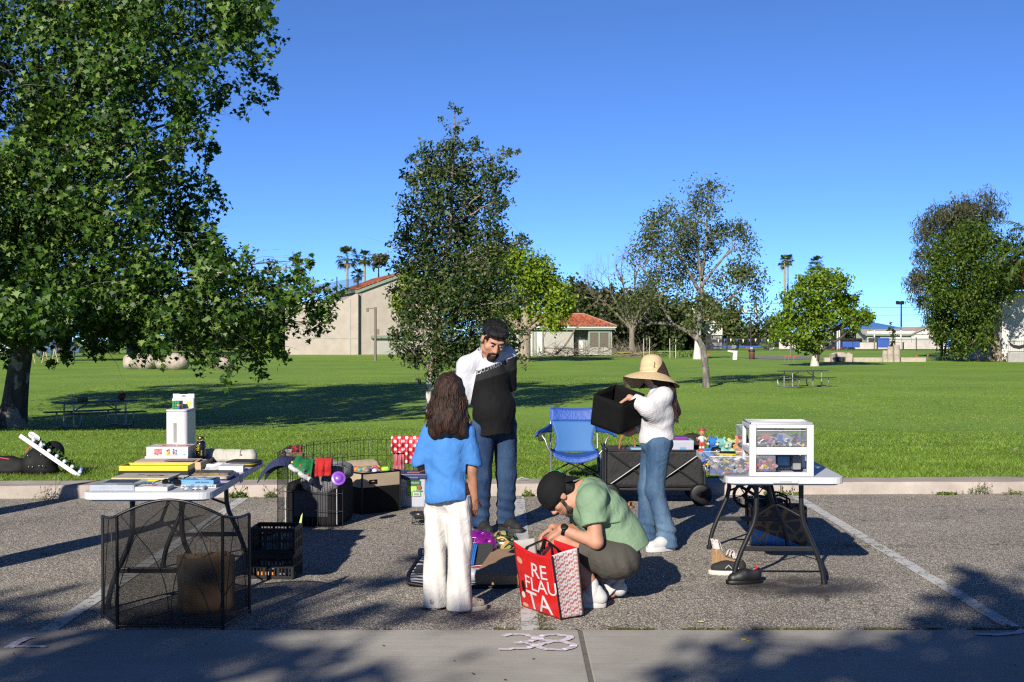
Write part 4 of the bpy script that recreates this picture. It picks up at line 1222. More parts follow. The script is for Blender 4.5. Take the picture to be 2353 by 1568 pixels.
for i,(x,w_,h,Y,lab)in enumerate(((323,2.35,1.1,92,'leftmost of the pale boulders under the sycamore'),(396,2.2,1.08,91,'pinkish pale boulder between the other two boulders'),(511,1.5,.85,94,'smallest pale boulder, half hidden by sycamore leaves'))):
 b=at(x,846,Y)
 s=Sdf((-w_*.7,-1.1,-.3),(w_*.7,1.1,h+.3),.09)
 s.ell((0,0,h*.45),(w_*.5,.8,h*.55),.1).ell((-w_*.2,-.1,h*.4),(w_*.3,.75,h*.52),.2).ell((w_*.22,0,h*.42),(w_*.28,.7,h*.5),.2)
 s.shift(lambda X,Y_,Z:.06*np.sin(X*4+i)*np.sin(Z*5+Y_*3))
 tag(s.mesh().build('boulder',STONE,M=Matrix.Translation((b.x,Y,gz(0,Y)))),lab,'boulder','pale boulders on the lawn')
PLK=mat('dark plank',(.05,.042,.038),.8,.25,8,.3,30)
def picnic(name,M,lab,wood):
 g=thing(name,lab,'picnic table',M,'picnic tables on the lawn')
 mb=MB()
 for i in range(5):mb.box((0,-.3+i*.15,.745),(2.44,.14,.04))
 mb.build('tabletop',wood,g,bev=.006)
 for s in(-1,1):
  mb=MB()
  for i in range(2):mb.box((0,s*(.68+i*.14),.44),(2.44,.13,.04))
  mb.build('bench',wood,g,bev=.006)
 for s in(-1,1):
  x=s*.85
  mb=MB()
  mb.tube([(x,-.28,.72),(x,-.3,.3),(x,-.3,.03)],.03,8);mb.tube([(x,.28,.72),(x,.3,.3),(x,.3,.03)],.03,8)
  pts=[(x,-.75,.42),(x,-.76,.25),(x,-.72,.1),(x,-.6,.035),(x,0,.03),(x,.6,.035),(x,.72,.1),(x,.76,.25),(x,.75,.42)]
  mb.tube(pts,.03,8)
  mb.tube([(x,-.3,.4),(x,.3,.4)],.02,6);mb.tube([(x,0,.4),(x*.3,0,.7)],.018,6)
  mb.build('frame',GALV,g)
 return g
M1=Matrix.Translation((at(1845,890,62).x,62,gz(0,62)))@Matrix.Rotation(R(28),4,'Z')
picnic('picnic_table',M1,'sunlit dark plank picnic table with grey tube legs on the open lawn',PLK)
xl_=at(228,985,41).x
M2=Matrix.Translation((xl_,40.6,gz(0,40.6)))@Matrix.Rotation(R(46),4,'Z')
picnic('picnic_table',M2,'shaded picnic table under the sycamore',mat('blue grey plank',(.10,.115,.14),.6,.25,8))
mb=MB();mb.box((0,0,.06),(.26,.18,.12));tag(mb.build('small_box',mat('dull brown card',(.15,.1,.06)),M=M2@Matrix.Translation((-.35,.1,.766)),bev=.01),'small brown box on the shaded picnic table','box')
mb=MB();mb.ell((0,0,.1),(.13,.1,.1));mb.ell((.1,0,.16),(.07,.07,.07));tag(mb.build('red_toy',mat('dull red',(.3,.04,.02)),M=M2@Matrix.Translation((.9,.05,.766))),'small red toy on the far end of the shaded picnic table','toy')
TEAL=mat('teal post',(.02,.11,.10),.5,.1);OAKW=mat('pale timber',(.52,.40,.24),.8,.15,6)
for x,lab in((92,'exercise bars with pale timber legs under the sycamore at the left'),(145,'exercise bench frame of pale timber and teal posts right of the other bars')):
 b=at(x,819,112)
 g=thing('exercise_station',lab,'exercise bars',Matrix.Translation((b.x,112,gz(0,112))),'park exercise stations')
 for q in(-.9,.1,.9):
  mb=MB();mb.tube([(q,0,0),(q,0,1.15)],.06,8);mb.build('post',TEAL,g)
 for q in(-.6,.5):
  mb=MB();mb.tube([(q-.25,-.3,0),(q,-.3,1.2)],.045,6);mb.tube([(q+.3,-.3,0),(q,-.3,1.2)],.045,6);mb.build('leg',OAKW,g)
 mb=MB();mb.box((0,-.1,.45),(1.9,.5,.06));mb.build('seat',mat('dark seat',(.05,.05,.05)),g)
b=at(135,812,140)
g=thing('parked_truck','dark blue parked truck with a white top behind the exercise bars','truck',Matrix.Translation((b.x,140,gz(0,140))))
CARB=mat('blue car paint',(.03,.06,.16),.3,.1,2,coat=.5);CARW=mat('white car paint',(.6,.6,.6),.3,.05,2,coat=.5)
mb=MB();mb.prism([(-2.6,.4),(2.4,.4),(2.5,1.0),(1.6,1.15),(.9,1.75),(-.6,1.75),(-.8,1.1),(-2.6,1.05)],-.9,.9,0,Matrix.Rotation(R(90),4,'X'));mb.build('body',CARB,g,bev=.05)
mb=MB();mb.box((0,0,2.05),(2.4,1.4,.5));mb.build('roof_box',CARW,g,bev=.08)
mb=MB();mb.prism([(-.45,1.15),(1.4,1.15),(.85,1.66),(-.4,1.66)],.905,.93,0,Matrix.Rotation(R(90),4,'X'));mb.build('window',mat('car glass',(.02,.025,.03),.1,0),g)
for q in(-1.7,1.6):
 mb=MB();mb.lathe([(.36,-.12),(.38,-.1),(.38,.1),(.36,.12)],18,M=Matrix.Translation((q,-.85,.38))@Matrix.Rotation(R(90),4,'X'));mb.build('wheel',IRON,g)
b=at(-5,812,135)
g=thing('parked_car','white parked car at the left edge beyond the sycamore trunk','car',Matrix.Translation((b.x,135,gz(0,135))))
mb=MB();mb.prism([(-2.2,.3),(2.2,.3),(2.25,.8),(1.5,.95),(.8,1.45),(-1.0,1.45),(-1.7,.95),(-2.25,.85)],-.85,.85,0,Matrix.Rotation(R(90),4,'X'));mb.build('body',CARW,g,bev=.06)
mb=MB();mb.prism([(-1.4,.96),(1.3,.96),(.75,1.36),(-.95,1.36)],.855,.88,0,Matrix.Rotation(R(90),4,'X'));mb.build('window',mat('car glass',(.02,.025,.03)),g)
for q in(-1.4,1.4):
 mb=MB();mb.lathe([(.3,-.1),(.32,-.09),(.32,.09),(.3,.1)],18,M=Matrix.Translation((q,-.82,.32))@Matrix.Rotation(R(90),4,'X'));mb.build('wheel',IRON,g)
b=at(330,812,130)
mb=MB();mb.box((0,0,.8),(3.2,.5,1.7));
for i in range(6):mb.box((-1.4+i*.56,-.27,.8),(.05,.05,1.6))
tag(mb.build('grey_cabinet',mat('grey steel',(.16,.18,.2),.5,.1),M=Matrix.Translation((b.x,130,gz(0,130))),bev=.02),'long grey ribbed cabinet behind the leftmost boulder','cabinet')
# ================================================================ markings and weeds
def paint_mat(name,c,worn=.5,sc_=14):
 m,t,b,out=nt(name)
 t.links.new(mixc(t,tuple(x*.78 for x in c),c,noise_tex(t,25,4)),b.inputs['Base Color'])
 b.inputs['Roughness'].default_value=.85
 f=noise_tex(t,sc_,7,.78)
 t.links.new(ramp(t,f,[(worn-.06,0.),(worn+.05,1.)]),b.inputs['Alpha'])
 return m
LINEP=paint_mat('worn line paint',(.66,.66,.64),.43)
SPRAY=paint_mat('pink white spray paint',(.86,.76,.84),.41,30)
for(xa,ya,xb,yb_,w_,lab)in((104,1455,565,1142,.1,'left'),(1220,1452,1193,1142,.1,'mid'),(2322,1440,1826,1140,.1,'right')):
 a,b=P(xa,ya),P(xb,yb_)
 mb=MB();n=40
 vs=[]
 for i in range(n+1):
  p=a.lerp(b,i/n)
  for s in(-1,1):
   vs.append((p.x+s*(w_/2+.006*mnoise.noise(V((p.y*9,s,1)))),p.y,SL*p.y+.004))
 mb.add(vs,[(2*i,2*i+1,2*i+3,2*i+2)for i in range(n)])
 tag(mb.build('stall_line',LINEP),kind='structure')
def spray_stroke(mb,pts,w_):
 q=[]
 P3=[P(x,y)for x,y in pts]
 out=[]
 for i in range(len(P3)-1):
  p0=P3[max(i-1,0)];p1=P3[i];p2=P3[i+1];p3=P3[min(i+2,len(P3)-1)]
  for k in range(8):
   t_=k/8
   out.append(.5*((2*p1)+(p2-p0)*t_+(2*p0-5*p1+4*p2-p3)*t_**2+(3*p1-p0-3*p2+p3)*t_**3))
 out.append(P3[-1])
 vs=[]
 for i,p in enumerate(out):
  d_=(out[min(i+1,len(out)-1)]-out[max(i-1,0)]);d_.z=0
  d_=d_.normalized()if d_.length>1e-6 else V((1,0,0))
  s=V((-d_.y,d_.x,0))*w_/2
  z=SL*p.y+.0105+.0006*(i%7)
  vs+=[(p.x+s.x,p.y+s.y,z),(p.x-s.x,p.y-s.y,z)]
 mb.add(vs,[(2*i,2*i+2,2*i+3,2*i+1)for i in range(len(out)-1)])
mb=MB()
spray_stroke(mb,[(1155,1466),(1185,1462),(1222,1467),(1228,1475),(1205,1480),(1180,1482)],.042)
spray_stroke(mb,[(1185,1482),(1215,1484),(1228,1490),(1200,1495),(1145,1497)],.042)
spray_stroke(mb,[(1296,1466),(1270,1463),(1240,1468),(1250,1476),(1290,1480),(1318,1487),(1300,1497),(1258,1497),(1235,1490),(1260,1481),(1300,1475),(1310,1468),(1290,1464)],.042)
tag(mb.build('painted_number',SPRAY),kind='structure')
mb=MB()
spray_stroke(mb,[(20,1493),(50,1476),(72,1469)],.055);spray_stroke(mb,[(34,1490),(70,1490),(106,1491)],.04)
spray_stroke(mb,[(2240,1461),(2290,1463),(2340,1458),(2352,1450)],.05);spray_stroke(mb,[(2318,1436),(2335,1444)],.05)
tag(mb.build('spray_marks',SPRAY),kind='structure')
OIL,t_,b_,o_=nt('oil stain')
b_.inputs['Base Color'].default_value=(.035,.03,.025,1);b_.inputs['Roughness'].default_value=.6
f=noise_tex(t_,3.2,5,.6)
gr=t_.nodes.new('ShaderNodeTexGradient');gr.gradient_type='SPHERICAL'
t_.links.new(mapping(t_,(1.6,2.4,1)),gr.inputs['Vector'])
t_.links.new(mth(t_,'MULTIPLY',ramp(t_,gr.outputs['Fac'],[(0.,0.),(.55,1.)]),ramp(t_,f,[(.3,.15),(.6,.75)])),b_.inputs['Alpha'])
mb=MB();mb.add([(-.65,-.45,.002),(.65,-.45,.002),(.65,.45,.002),(-.65,.45,.002)],[(0,1,2,3)])
p=P(1835,1350)
tag(mb.build('oil_stain',OIL,M=lotM(p.x,p.y,.2,.002)),kind='structure')
WEED=leaf_mat('weed leaf',[(.05,.09,.012),(.1,.16,.02),(.18,.22,.04)],.2)
STRAW=leaf_mat('dry stalk',[(.25,.2,.1),(.36,.3,.17)],.1)
def weed(px,py,r,h,lab,seed,n=110,dry=6):
 p=P(px,py+(3 if px<1500 else 2));r*=1.15;n=int(n*1.4)
 rq=np.random.default_rng(seed)
 o=thing('weed',lab,'weed',Matrix.Translation((p.x,p.y,gz(p.x,p.y))),'weeds along the kerb')
 a=rq.uniform(0,2*PI,n);d=r*np.sqrt(rq.random(n))
 pts=np.stack([np.cos(a)*d,np.sin(a)*d*.5,h*.5*rq.random(n)*(1-.6*d/r)+.008],1)
 co,f=leaf_cloud(pts,np.stack([np.cos(a),np.sin(a),np.ones(n)],1),.035,LANCE if seed%2 else OVAL,rq,-.2)
 tri_mesh('leaves',co,f,WEED,o)
 mb=MB()
 for i in range(dry):
  x=rq.normal(0,r*.4);l=rq.uniform(.5,1.1)*h
  e=V((x+rq.normal(0,.06),rq.normal(0,.03),l))
  mb.tube([(x,0,0),(x*.5+e.x*.5,0,l*.6),e],.0018,3)
  mb.ell(tuple(e),(.005,.005,.012),n=5,k=4)
 mb.build('stalk',STRAW,o)
 return o
for a in((108,1147,.13,.22,'green weed with tall dry stalks at the kerb left of the loaded table',1),(545,1141,.09,.13,'weed against the kerb just left of the wire pen',2),(622,1141,.06,.12,'weed with purple stalks against the kerb behind the wire pen',3),(1800,1136,.17,.09,'wide low weed against the kerb behind the drawer table',4),(2252,1134,.11,.2,'grassy weed against the kerb at the far right',5),(2175,1135,.1,.03,'flat dry weed left of the grassy one at the right',6),(2340,1135,.14,.06,'low yellowish weed at the right edge',7),(1212,1138,.05,.1,'thin weed at the kerb below the folding chair',8)):
 weed(*a)
rq=np.random.default_rng(44)
pts=[]
for(xa,xb,y,n)in((540,900,1452,150),(1120,1180,1452,70),(1230,1330,1450,90),(1400,1500,1450,170),(1550,1960,1447,480),(1960,2353,1445,420)):
 for i in range(n):
  x=rq.uniform(xa,xb);q=P(x,y+rq.normal(0,1.6))
  if mnoise.noise(V((q.x*5,3,1)))>-.12:pts.append((q.x,GUT1+abs(rq.normal(0,.018)),0))
for(xa,ya,xb,yb_,n,sp)in((1246,1440,1240,1415,70,.02),(1200,1160,1222,1215,110,.03),(1225,1220,1236,1255,60,.03),(1205,1150,1180,1140,40,.04),(1985,1240,2300,1440,240,.06),(2080,1265,1960,1256,60,.05),(1650,1180,1670,1170,20,.05),(560,1150,600,1142,60,.05),(440,1240,540,1170,40,.06)):
 for i in range(n):
  u=rq.random()
  q=P(xa+(xb-xa)*u,ya+(yb_-ya)*u)
  if mnoise.noise(V((q.x*6,q.y*6,1)))>-.05:pts.append((q.x+rq.normal(0,sp),q.y+rq.normal(0,sp),0))
pts=np.array(pts);pts[:,2]=SL*pts[:,1]+.008
pts=np.repeat(pts,3,0)+rq.normal(0,.008,(len(pts)*3,3))*np.array([1,1,.3])
co,f=leaf_cloud(pts,np.tile([0,0,1.],(len(pts),1)),.022,LANCE,rq,-.5)
tag(tri_mesh('moss',co,f,leaf_mat('moss',[(.05,.07,.015),(.1,.12,.03),(.16,.15,.06),(.2,.16,.09)],.1)),'dry moss and tiny weeds along the gutter edge and stall lines','moss',kind='stuff')
pts=[]
for i in range(150):
 y=15+45*rq.random()**1.3;x=rq.uniform(-.4,.4)*y
 pts.append((x,y,gz(x,y)+.03))
for i in range(160):
 y=rq.uniform(6,13);x=rq.uniform(-.4,.4)*y
 pts.append((x,y,gz(x,y)+.012))
pts=np.array(pts)
co,f=leaf_cloud(pts[:150],np.tile([0,0,3.],(150,1)),.09,OVAL,rq,0)
c2,f2=leaf_cloud(pts[150:],np.tile([0,0,3.],(160,1)),.014,ROUND,rq,0)
tag(tri_mesh('leaf_litter',np.concatenate([co,c2]),np.concatenate([np.array([list(r)for r in f]),])if False else f,leaf_mat('litter',[(.2,.15,.08),(.32,.27,.15),(.4,.36,.2)],.1))if False else tri_mesh('leaf_litter',co,f,leaf_mat('litter',[(.2,.15,.08),(.32,.27,.15),(.4,.36,.2)],.1)),'scattered pale dead leaves on the lawn','leaf litter',kind='stuff')
tag(tri_mesh('grit',c2,f2,mat('grit',(.06,.05,.045),.9,.5,30)),'dark crumbs of grit and leaf on the ground','grit',kind='stuff')
for i,(x,y,lab)in enumerate(((1709,1473,'larger yellow petal on the gutter'),(1721,1477,'smaller yellow petal on the gutter'),(1612,1432,'yellow scrap on the asphalt near the gutter'),(903,1252,'tiny blue scrap on the asphalt'))):
 p=P(x,y);mb=MB();mb.prism([(-.013,0),(0,.012),(.02,.004),(.008,-.01)],0,.004)
 tag(mb.build('petal' if 'petal' in lab else 'scrap',mat('petal yellow',(.75,.6,.02))if i<3 else mat('scrap blue',(.03,.2,.6)),M=lotM(p.x,p.y,i*1.3,.008)),lab,'petal' if 'petal' in lab else 'scrap')
# ================================================================ folding tables
TPL=mat('white table plastic',(.60,.61,.63),.5,.05,14,.12,120)
LEGM=mat('dark grey tube',(.018,.018,.02),.4,.1,10,metal=.3)
def rrect(w,l,r,n=5):
 out=[]
 for cx_,cy_,a0 in((w/2-r,l/2-r,0),(-w/2+r,l/2-r,90),(-w/2+r,-l/2+r,180),(w/2-r,-l/2+r,270)):
  for i in range(n+1):
   a=R(a0+90*i/n)
   out.append((cx_+r*math.cos(a),cy_+r*math.sin(a)))
 return out
def folding_table(M,L,lab,latch=True):
 g=thing('folding_table',lab,'folding table',M)
 W=.762
 mb=MB();mb.prism(rrect(W,L,.075),.697,.74);mb.prism(rrect(W-.06,L-.06,.06),.685,.6965)
 if latch:
  mb.box((0,-L/2-.003,.714),(.16,.012,.022),0);mb.box((0,-L/2-.006,.714),(.08,.014,.008),1)
 mb.box((W/2+.002,0,.71),(.006,.1,.05),1)
 mb.build('tabletop',[TPL,mat('table latch',(.45,.46,.48),.5,.05)],g,bev=.006)
 for e in(-1,1):
  y=e*(L/2-.26)
  for s in(-1,1):
   mb=MB()
   pts=[(s*.148,y,.69),(s*.148,y,.56),(s*.15,y,.47),(s*.165,y,.40),(s*.2,y,.32),(s*.245,y,.22),(s*.275,y,.14),(s*.29,y,.08),(s*.297,y,.03),(s*.3,y,.0)]
   mb.tube(pts,.0165,10)
   mb.tube([(s*.3,y,0),(s*.3,y,.03)],.021,10)
   mb.build('leg',LEGM,g)
  mb=MB()
  mb.box((0,y,.235),(.47,.02,.032));mb.build('crossbar',LEGM,g,bev=.004)
  mb=MB();mb.box((0,y,.675),(.5,.03,.02));mb.build('leg_hinge',LEGM,g,bev=.004)
  mb=MB()
  mb.tube([(-.148,y,.45),(-.05,y+-e*.06,.5),(0,y-e*.1,.52)],.008,6);mb.tube([(.148,y,.45),(.05,y-e*.06,.5),(0,y-e*.1,.52)],.008,6)
  mb.tube([(0,y-e*.1,.52),(0,y-e*.42,.685)],.011,6)
  mb.build('brace',LEGM,g)
 return g
TLM=lotM(-2.163,8.88,R(.9))
folding_table(TLM,1.9,'white folding table loaded with books, boxes and games at the left',False)
TRM=lotM(1.79,9.64,R(-1.7))
folding_table(TRM,1.88,'white folding table carrying the drawer unit and toys at the right')
# ================================================================ goods on the left table
def tab(x0,x1,y0,y1,h0,h1,rz=0):
 """(centre matrix, size) of a box standing on something; h measured from the parking bay"""
 return lotM((x0+x1)/2,(y0+y1)/2,rz,h0),(x1-x0,y1-y0,h1-h0)
def boxitem(name,lab,cat,x0,x1,y0,y1,h0,h1,m,rz=0,bev=.003,group=None,deco=None,mats=None):
 M,(w,d,h)=tab(x0,x1,y0,y1,h0,h1,rz)
 mb=MB();mb.box((0,0,h/2),(w,d,h))
 ms=[m]+(mats or[])
 if deco:deco(mb,w,d,h)
 return tag(mb.build(name,ms,M=M,bev=bev),lab,cat,group)
FRONT=lambda x,y,z:Matrix.Translation((x,y,z))@Matrix.Rotation(R(90),4,'X')
WHB=mat('white card',(.62,.62,.62),.5,.04,6)
REDP=mat('print red',(.55,.03,.03),.5,.05);BLK=mat('plain black',(.004,.004,.0045),.5,.1,spec=.3);YEL=mat('bright yellow',(.72,.55,.01),.45,.05)
SKY_=mat('print sky blue',(.12,.34,.62),.4,.06);NAVY=mat('print navy',(.02,.04,.16),.4,.05);GREY=mat('print grey',(.25,.25,.26),.5,.1)
PURP=mat('print purple',(.2,.06,.35),.5,.05);ORNG=mat('print orange',(.75,.25,.03),.5,.05);SKIN_P=mat('print skin',(.45,.22,.12),.6,.05);PGREEN=mat('print green',(.12,.4,.05),.5,.05)
CLR=mat('clear plastic',(.62,.68,.80),.12,.05,4,alpha=.55,spec=.6)
PAPER=mat('page edge',(.62,.58,.48),.8,.15,40,aniso=(.2,.2,10))
def case_deco(mb,w,d,h):
 for i in range(5):mb.box((0,-d/2-.001,h*(.15+.17*i)),(w*.94,.004,.002),1)
 mb.box((0.01,.02,h+.0015),(w*.7,d*.6,.003),2)
boxitem('plastic_case','flat clear plastic case at the front left corner of the loaded table','case',-2.505,-2.24,8.0,8.3,.7405,.775,CLR,0,.006,None,case_deco,[mat('case ridges',(.6,.65,.78),.2,.05),mat('case content',(.06,.08,.12),.4,.3,20)])
def white_deco(mb,w,d,h):
 mb.box((0,0,h+.001),(w*.62,d*.5,.002),1)
 mb.box((-.02,0,h+.0025),(w*.3,d*.36,.003),2)
 mb.text('BE V',.03,Matrix.Translation((-.02,0,h+.0045)),0,.001)
boxitem('white_box','slim white box with red print on top at the front edge of the loaded table','box',-2.232,-2.04,7.985,8.15,.7405,.763,WHB,0,.002,None,white_deco,[mat('pale print',(.6,.55,.55),.4),REDP])
mb=MB()
rw=random.Random(5)
mb.surf(lambda u,v:((u-.5)*.13,(v-.5)*.12,.012+.012*mnoise.noise(V((u*7,v*7,2)))-.01*(abs(u-.5)>.45 or abs(v-.5)>.45)),16,14)
tag(mb.build('wrapped_packet',mat('crinkled blue film',(.10,.22,.42),.18,.6,30,c2=(.6,.68,.75)),M=lotM(-1.9,8.08,.1,.742),solid=.004),'crinkled blue plastic wrapped packet below the light blue books','packet')
def spine(txt,col_m,size):
 def f(mb,w,d,h):
  mb.box((0,d*.0+.002,h/2),(w-.004,d+.0,h*.8),1)
  if txt:mb.text(txt,size,FRONT(0,-d/2-.001,h/2),2,.001)
 return f
boxitem('book','white book with black spine lettering under the light blue book','book',-2.0,-1.79,8.14,8.3,.7405,.759,WHB,R(2),.0015,'books on the loaded table',spine('RELATIVITY SIMPLY EXPLAINED',None,.0145),[PAPER,BLK])
def cover(mb,w,d,h):
 mb.text('JAMES KALLISON',.011,FRONT(.03,-d/2-.001,h/2),1,.001)
 mb.lathe([(.04,h+.0005),(.04,h+.002)],20,(.02,.0,0),2);mb.lathe([(.026,h+.0005),(.026,h+.003)],20,(.02,.0,0),3)
 mb.box((.085,0,h+.0008),(.02,d*.9,.0016),1)
 mb.text('A B C',.03,Matrix.Translation((-.06,.02,h+.001)),2,.001)
boxitem('book','light blue paperback with a round white picture on its cover','book',-1.995,-1.80,8.15,8.31,.7595,.786,SKY_,R(-2),.0015,'books on the loaded table',cover,[BLK,WHB,SKY_])
for i,(x0,x1,y0,y1,h0,h1,m,rz,lab)in enumerate(((-2.52,-2.14,8.37,8.63,.7405,.752,WHB,.06,'white magazine at the bottom of the pad pile'),(-2.5,-2.13,8.36,8.62,.7525,.763,YEL,.0,'yellow edged comic under the sketch pad'),(-2.25,-2.03,8.3,8.6,.7405,.751,SKY_,-.5,'blue and yellow magazine under the right side of the sketch pad'))):
 boxitem('magazine',lab,'magazine',x0,x1,y0,y1,h0,h1,m,rz,.001,'magazines on the loaded table')
def pad(mb,w,d,h):
 mb.box((0,-d/2-.001,h*.3),(w,.003,h*.4),1)
 for i in range(9):
  a=i*.7
  mb.tube([(-.06+.02*i,.02*math.sin(a),h+.001),(-.05+.022*i,.05*math.cos(a),h+.001)],.0015,4,2)
 mb.tube([(.06+.05*math.cos(q*.6),.03*math.sin(q*.6),h+.0012)for q in range(11)],.0014,4,2)
boxitem('sketch_pad','cream sketch pad with a dark line drawing on the pad pile','sketch pad',-2.48,-2.12,8.36,8.62,.7635,.775,mat('pad cream',(.48,.44,.36),.7,.1,20),-.05,.001,None,pad,[YEL,BLK])
mb=MB()
for s in(-1,1):mb.ell((s*.038,0,.018),(.034,.008,.022),0)
mb.tube([(-.01,0,.025),(.01,0,.025)],.004,6)
for s in(-1,1):mb.tube([(s*.068,0,.03),(s*.072,.06,.028),(s*.065,.11,.012)],.003,6)
tag(mb.build('sunglasses',mat('gloss black',(.006,.006,.007),.08,.0),M=lotM(-2.08,8.25,R(160),.742)),'black sunglasses between the pads and the blue books','sunglasses')
s_=Sdf((-.08,-.06,-.03),(.08,.06,.04),.006);s_.ell((0,0,.008),(.07,.035,.016));s_.cone((.03,.01,.01),(.06,.03,.01),.012,.008)
tag(s_.mesh().build('red_pouch',mat('red cloth',(.5,.02,.015),.7,.2,20),M=lotM(-1.99,8.38,.2,.742)),'small red pouch behind the sunglasses','pouch')
mb=MB()
rw=random.Random(9)
for k in range(5):
 p=V((rw.uniform(-.05,.05),rw.uniform(-.05,.05),.006));pts=[V(p)]
 a=rw.uniform(0,6)
 for q in range(14):
  a+=rw.uniform(-.9,.9);p=p+V((math.cos(a),math.sin(a),0))*.02;p.z=.006+.012*rw.random();pts.append(V(p))
 mb.tube(pts,.004,5)
tag(mb.build('cable_tangle',BLK,M=lotM(-2.03,8.68,0,.742)),'tangle of black cables right of the yellow tray','cable')
def tray(name,lab,x0,x1,y0,y1,h0,h1,base,rim,inner,k=.45):
 M,(w,d,h)=tab(x0,x1,y0,y1,h0,h1)
 g=thing(name,lab,'tray',M)
 mb=MB();mb.box((0,0,h*k/2),(w+.006,d+.006,h*k));mb.build('base',base,g,bev=.002)
 mb=MB()
 for s in(-1,1):
  mb.box((0,s*(d/2-.004),h*(1+k)/2),(w,.008,h*(1-k)));mb.box((s*(w/2-.004),0,h*(1+k)/2),(.008,d-.0165,h*(1-k)))
 mb.build('rim',rim,g,bev=.001)
 mb=MB();mb.box((0,0,h*k+h*.15),(w-.02,d-.02,h*.25));mb.build('contents',inner,g)
 return g
tray('yellow_tray','long open yellow and black tray across the loaded table',-2.57,-2.12,8.82,9.02,.7405,.80,BLK,YEL,mat('tray wood',(.16,.09,.05),.7,.3,10))
TANW=mat('pale wood',(.62,.42,.22),.6,.1,3,c2=(.7,.5,.28),aniso=(1,14,14))
g=tray('wooden_tray','pale wooden tray with papers on it behind the yellow tray',-2.56,-2.11,9.14,9.34,.7405,.79,TANW,TANW,BLK,.7)
mb=MB();mb.box((-.02,.03,.051),(.42,.18,.003),rz=.04);mb.box((.07,-.02,.055),(.2,.1,.003),1,rz=-.05)
mb.build('papers',[mat('pink paper',(.62,.45,.38),.8,.05),mat('grey print paper',(.2,.17,.16),.8,.5,30)],g)
boxitem('black_folder','black folder showing at the left behind the wooden tray','folder',-2.57,-2.13,9.35,9.8,.7405,.776,BLK,0,.004)
boxitem('white_game_box','plain white box under the party game box','box',-2.555,-2.255,9.38,9.62,.7765,.805,WHB,.01,.002)
def game(mb,w,d,h):
 y=-d/2
 mb.prism([(-.09,.012),(-.09,.05),(-.035,.052),(-.035,.014),(-.06,.014),(-.07,.004),(-.072,.012)],0,.0012,1,FRONT(0,y-.0001,0))
 mb.text('BEAT THE',.0135,FRONT(-.0625,y-.0014,.041),0,.0008);mb.text('PARENTS',.0135,FRONT(-.0625,y-.0014,.029),0,.0008)
 mb.box((-.0625,y-.0018,.0195),(.03,.001,.002),4)
 for x,z,c in((.0,.02,4),(.012,.024,3),(.045,.026,2),(.062,.02,5)):
  mb.ell((x,y-.001,z),(.008,.002,.013),c,8,6);mb.ell((x,y-.002,z+.017),(.0055,.002,.006),6,8,6);mb.ell((x,y-.0025,z+.021),(.006,.002,.004),7,8,6)
 mb.box((.035,y-.0006,.009),(.08,.001,.008),8)
 mb.ell((.12,y-.001,.012),(.008,.0015,.006),5,10,6)
 mb.box((.04,-.02,h+.0006),(.2,.1,.0012),1);mb.box((-.06,.04,h+.0012),(.09,.08,.0014),8)
 mb.text('PARENTS',.035,Matrix.Translation((.04,-.02,h+.0014)),0,.0008)
boxitem('party_game_box','white game box reading Beat the Parents on the box pile','game box',-2.545,-2.255,9.39,9.63,.8055,.87,WHB,0,.002,None,game,[REDP,PURP,ORNG,YEL,SKY_,SKIN_P,BLK,mat('print tan',(.6,.4,.25))])
M,(w,d,h)=tab(-2.47,-2.315,9.62,9.9,.7405,1.115)
g=thing('food_dispenser','tall white dispenser bin with a grey base and window strip','dispenser',M)
DW=mat('white enamel',(.66,.66,.67),.3,.02,3);DG=mat('grey plastic',(.33,.34,.36),.4,.05)
mb=MB();mb.prism(rrect(w,d,.03),.1,h-.018,smooth=False);mb.build('body',DW,g,bev=.002)
mb=MB();mb.prism(rrect(w+.002,d+.002,.03),0,.0995);mb.build('base',DG,g,bev=.002)
l_=MB();l_.prism(rrect(w,d,.03),h-.0175,h-.012,1);l_.prism(rrect(w+.003,d+.003,.03),h-.0119,h,0);l_.build('lid',[DW,DG],g,bev=.002)
mb=MB();mb.box((-.01,-d/2-.001,.21),(.022,.004,.14));mb.build('window_strip',mat('smoked strip',(.3,.29,.26),.2,.1),g,bev=.001)
mb=MB();mb.lathe([(.023,0),(.023,.018),(.019,.024),(.0,.024)],20,M=FRONT(-.01,-d/2,.045));mb.build('knob',DW,g)
M2=lotM(-2.385,9.80,0,1.1155)
g=thing('glove_box','white hang-tab carton showing a yellow glove on the dispenser','carton',M2)
mb=MB();mb.box((0,0,.035),(.155,.05,.07));mb.prism([(-.0775,.0705),(.0775,.0705),(.0775,.103),(.03,.103),(.028,.1),(-.028,.1),(-.03,.103),(-.0775,.103)],-.002,.0,0,FRONT(0,.0,0));mb.build('carton',WHB,g,bev=.0015)
mb=MB();mb.prism([(-.016,.084),(.016,.084),(.016,.0875),(.005,.091),(-.005,.091),(-.016,.0875)],0,.001,0,FRONT(0,-.0021,0));mb.build('hang_hole',BLK,g)
mb=MB();mb.prism([(.02,.012),(.05,.012),(.06,.03),(.074,.036),(.074,.041),(.052,.038),(.072,.048),(.06,.051),(.03,.046),(.022,.035)],0,.0015,0,FRONT(0,-.0251,0));mb.build('glove_print',mat('lime print',(.55,.6,.05),.5),g)
mb=MB();mb.box((-.062,-.0255,.035),(.014,.002,.005));mb.build('marker_print',BLK,g)
g=thing('puzzle_cube','scrambled coloured puzzle cube standing on the white dispenser','puzzle cube',lotM(-2.405,9.70,R(-12),1.1155))
mb=MB();mb.box((0,0,.0285),(.057,.057,.057));mb.build('body',BLK,g,bev=.003)
CG=[mat('sticker green',(.0,.28,.06),.4,.0),ORNG,mat('sticker blue',(.02,.12,.6),.4,.0),YEL,WHB,REDP]
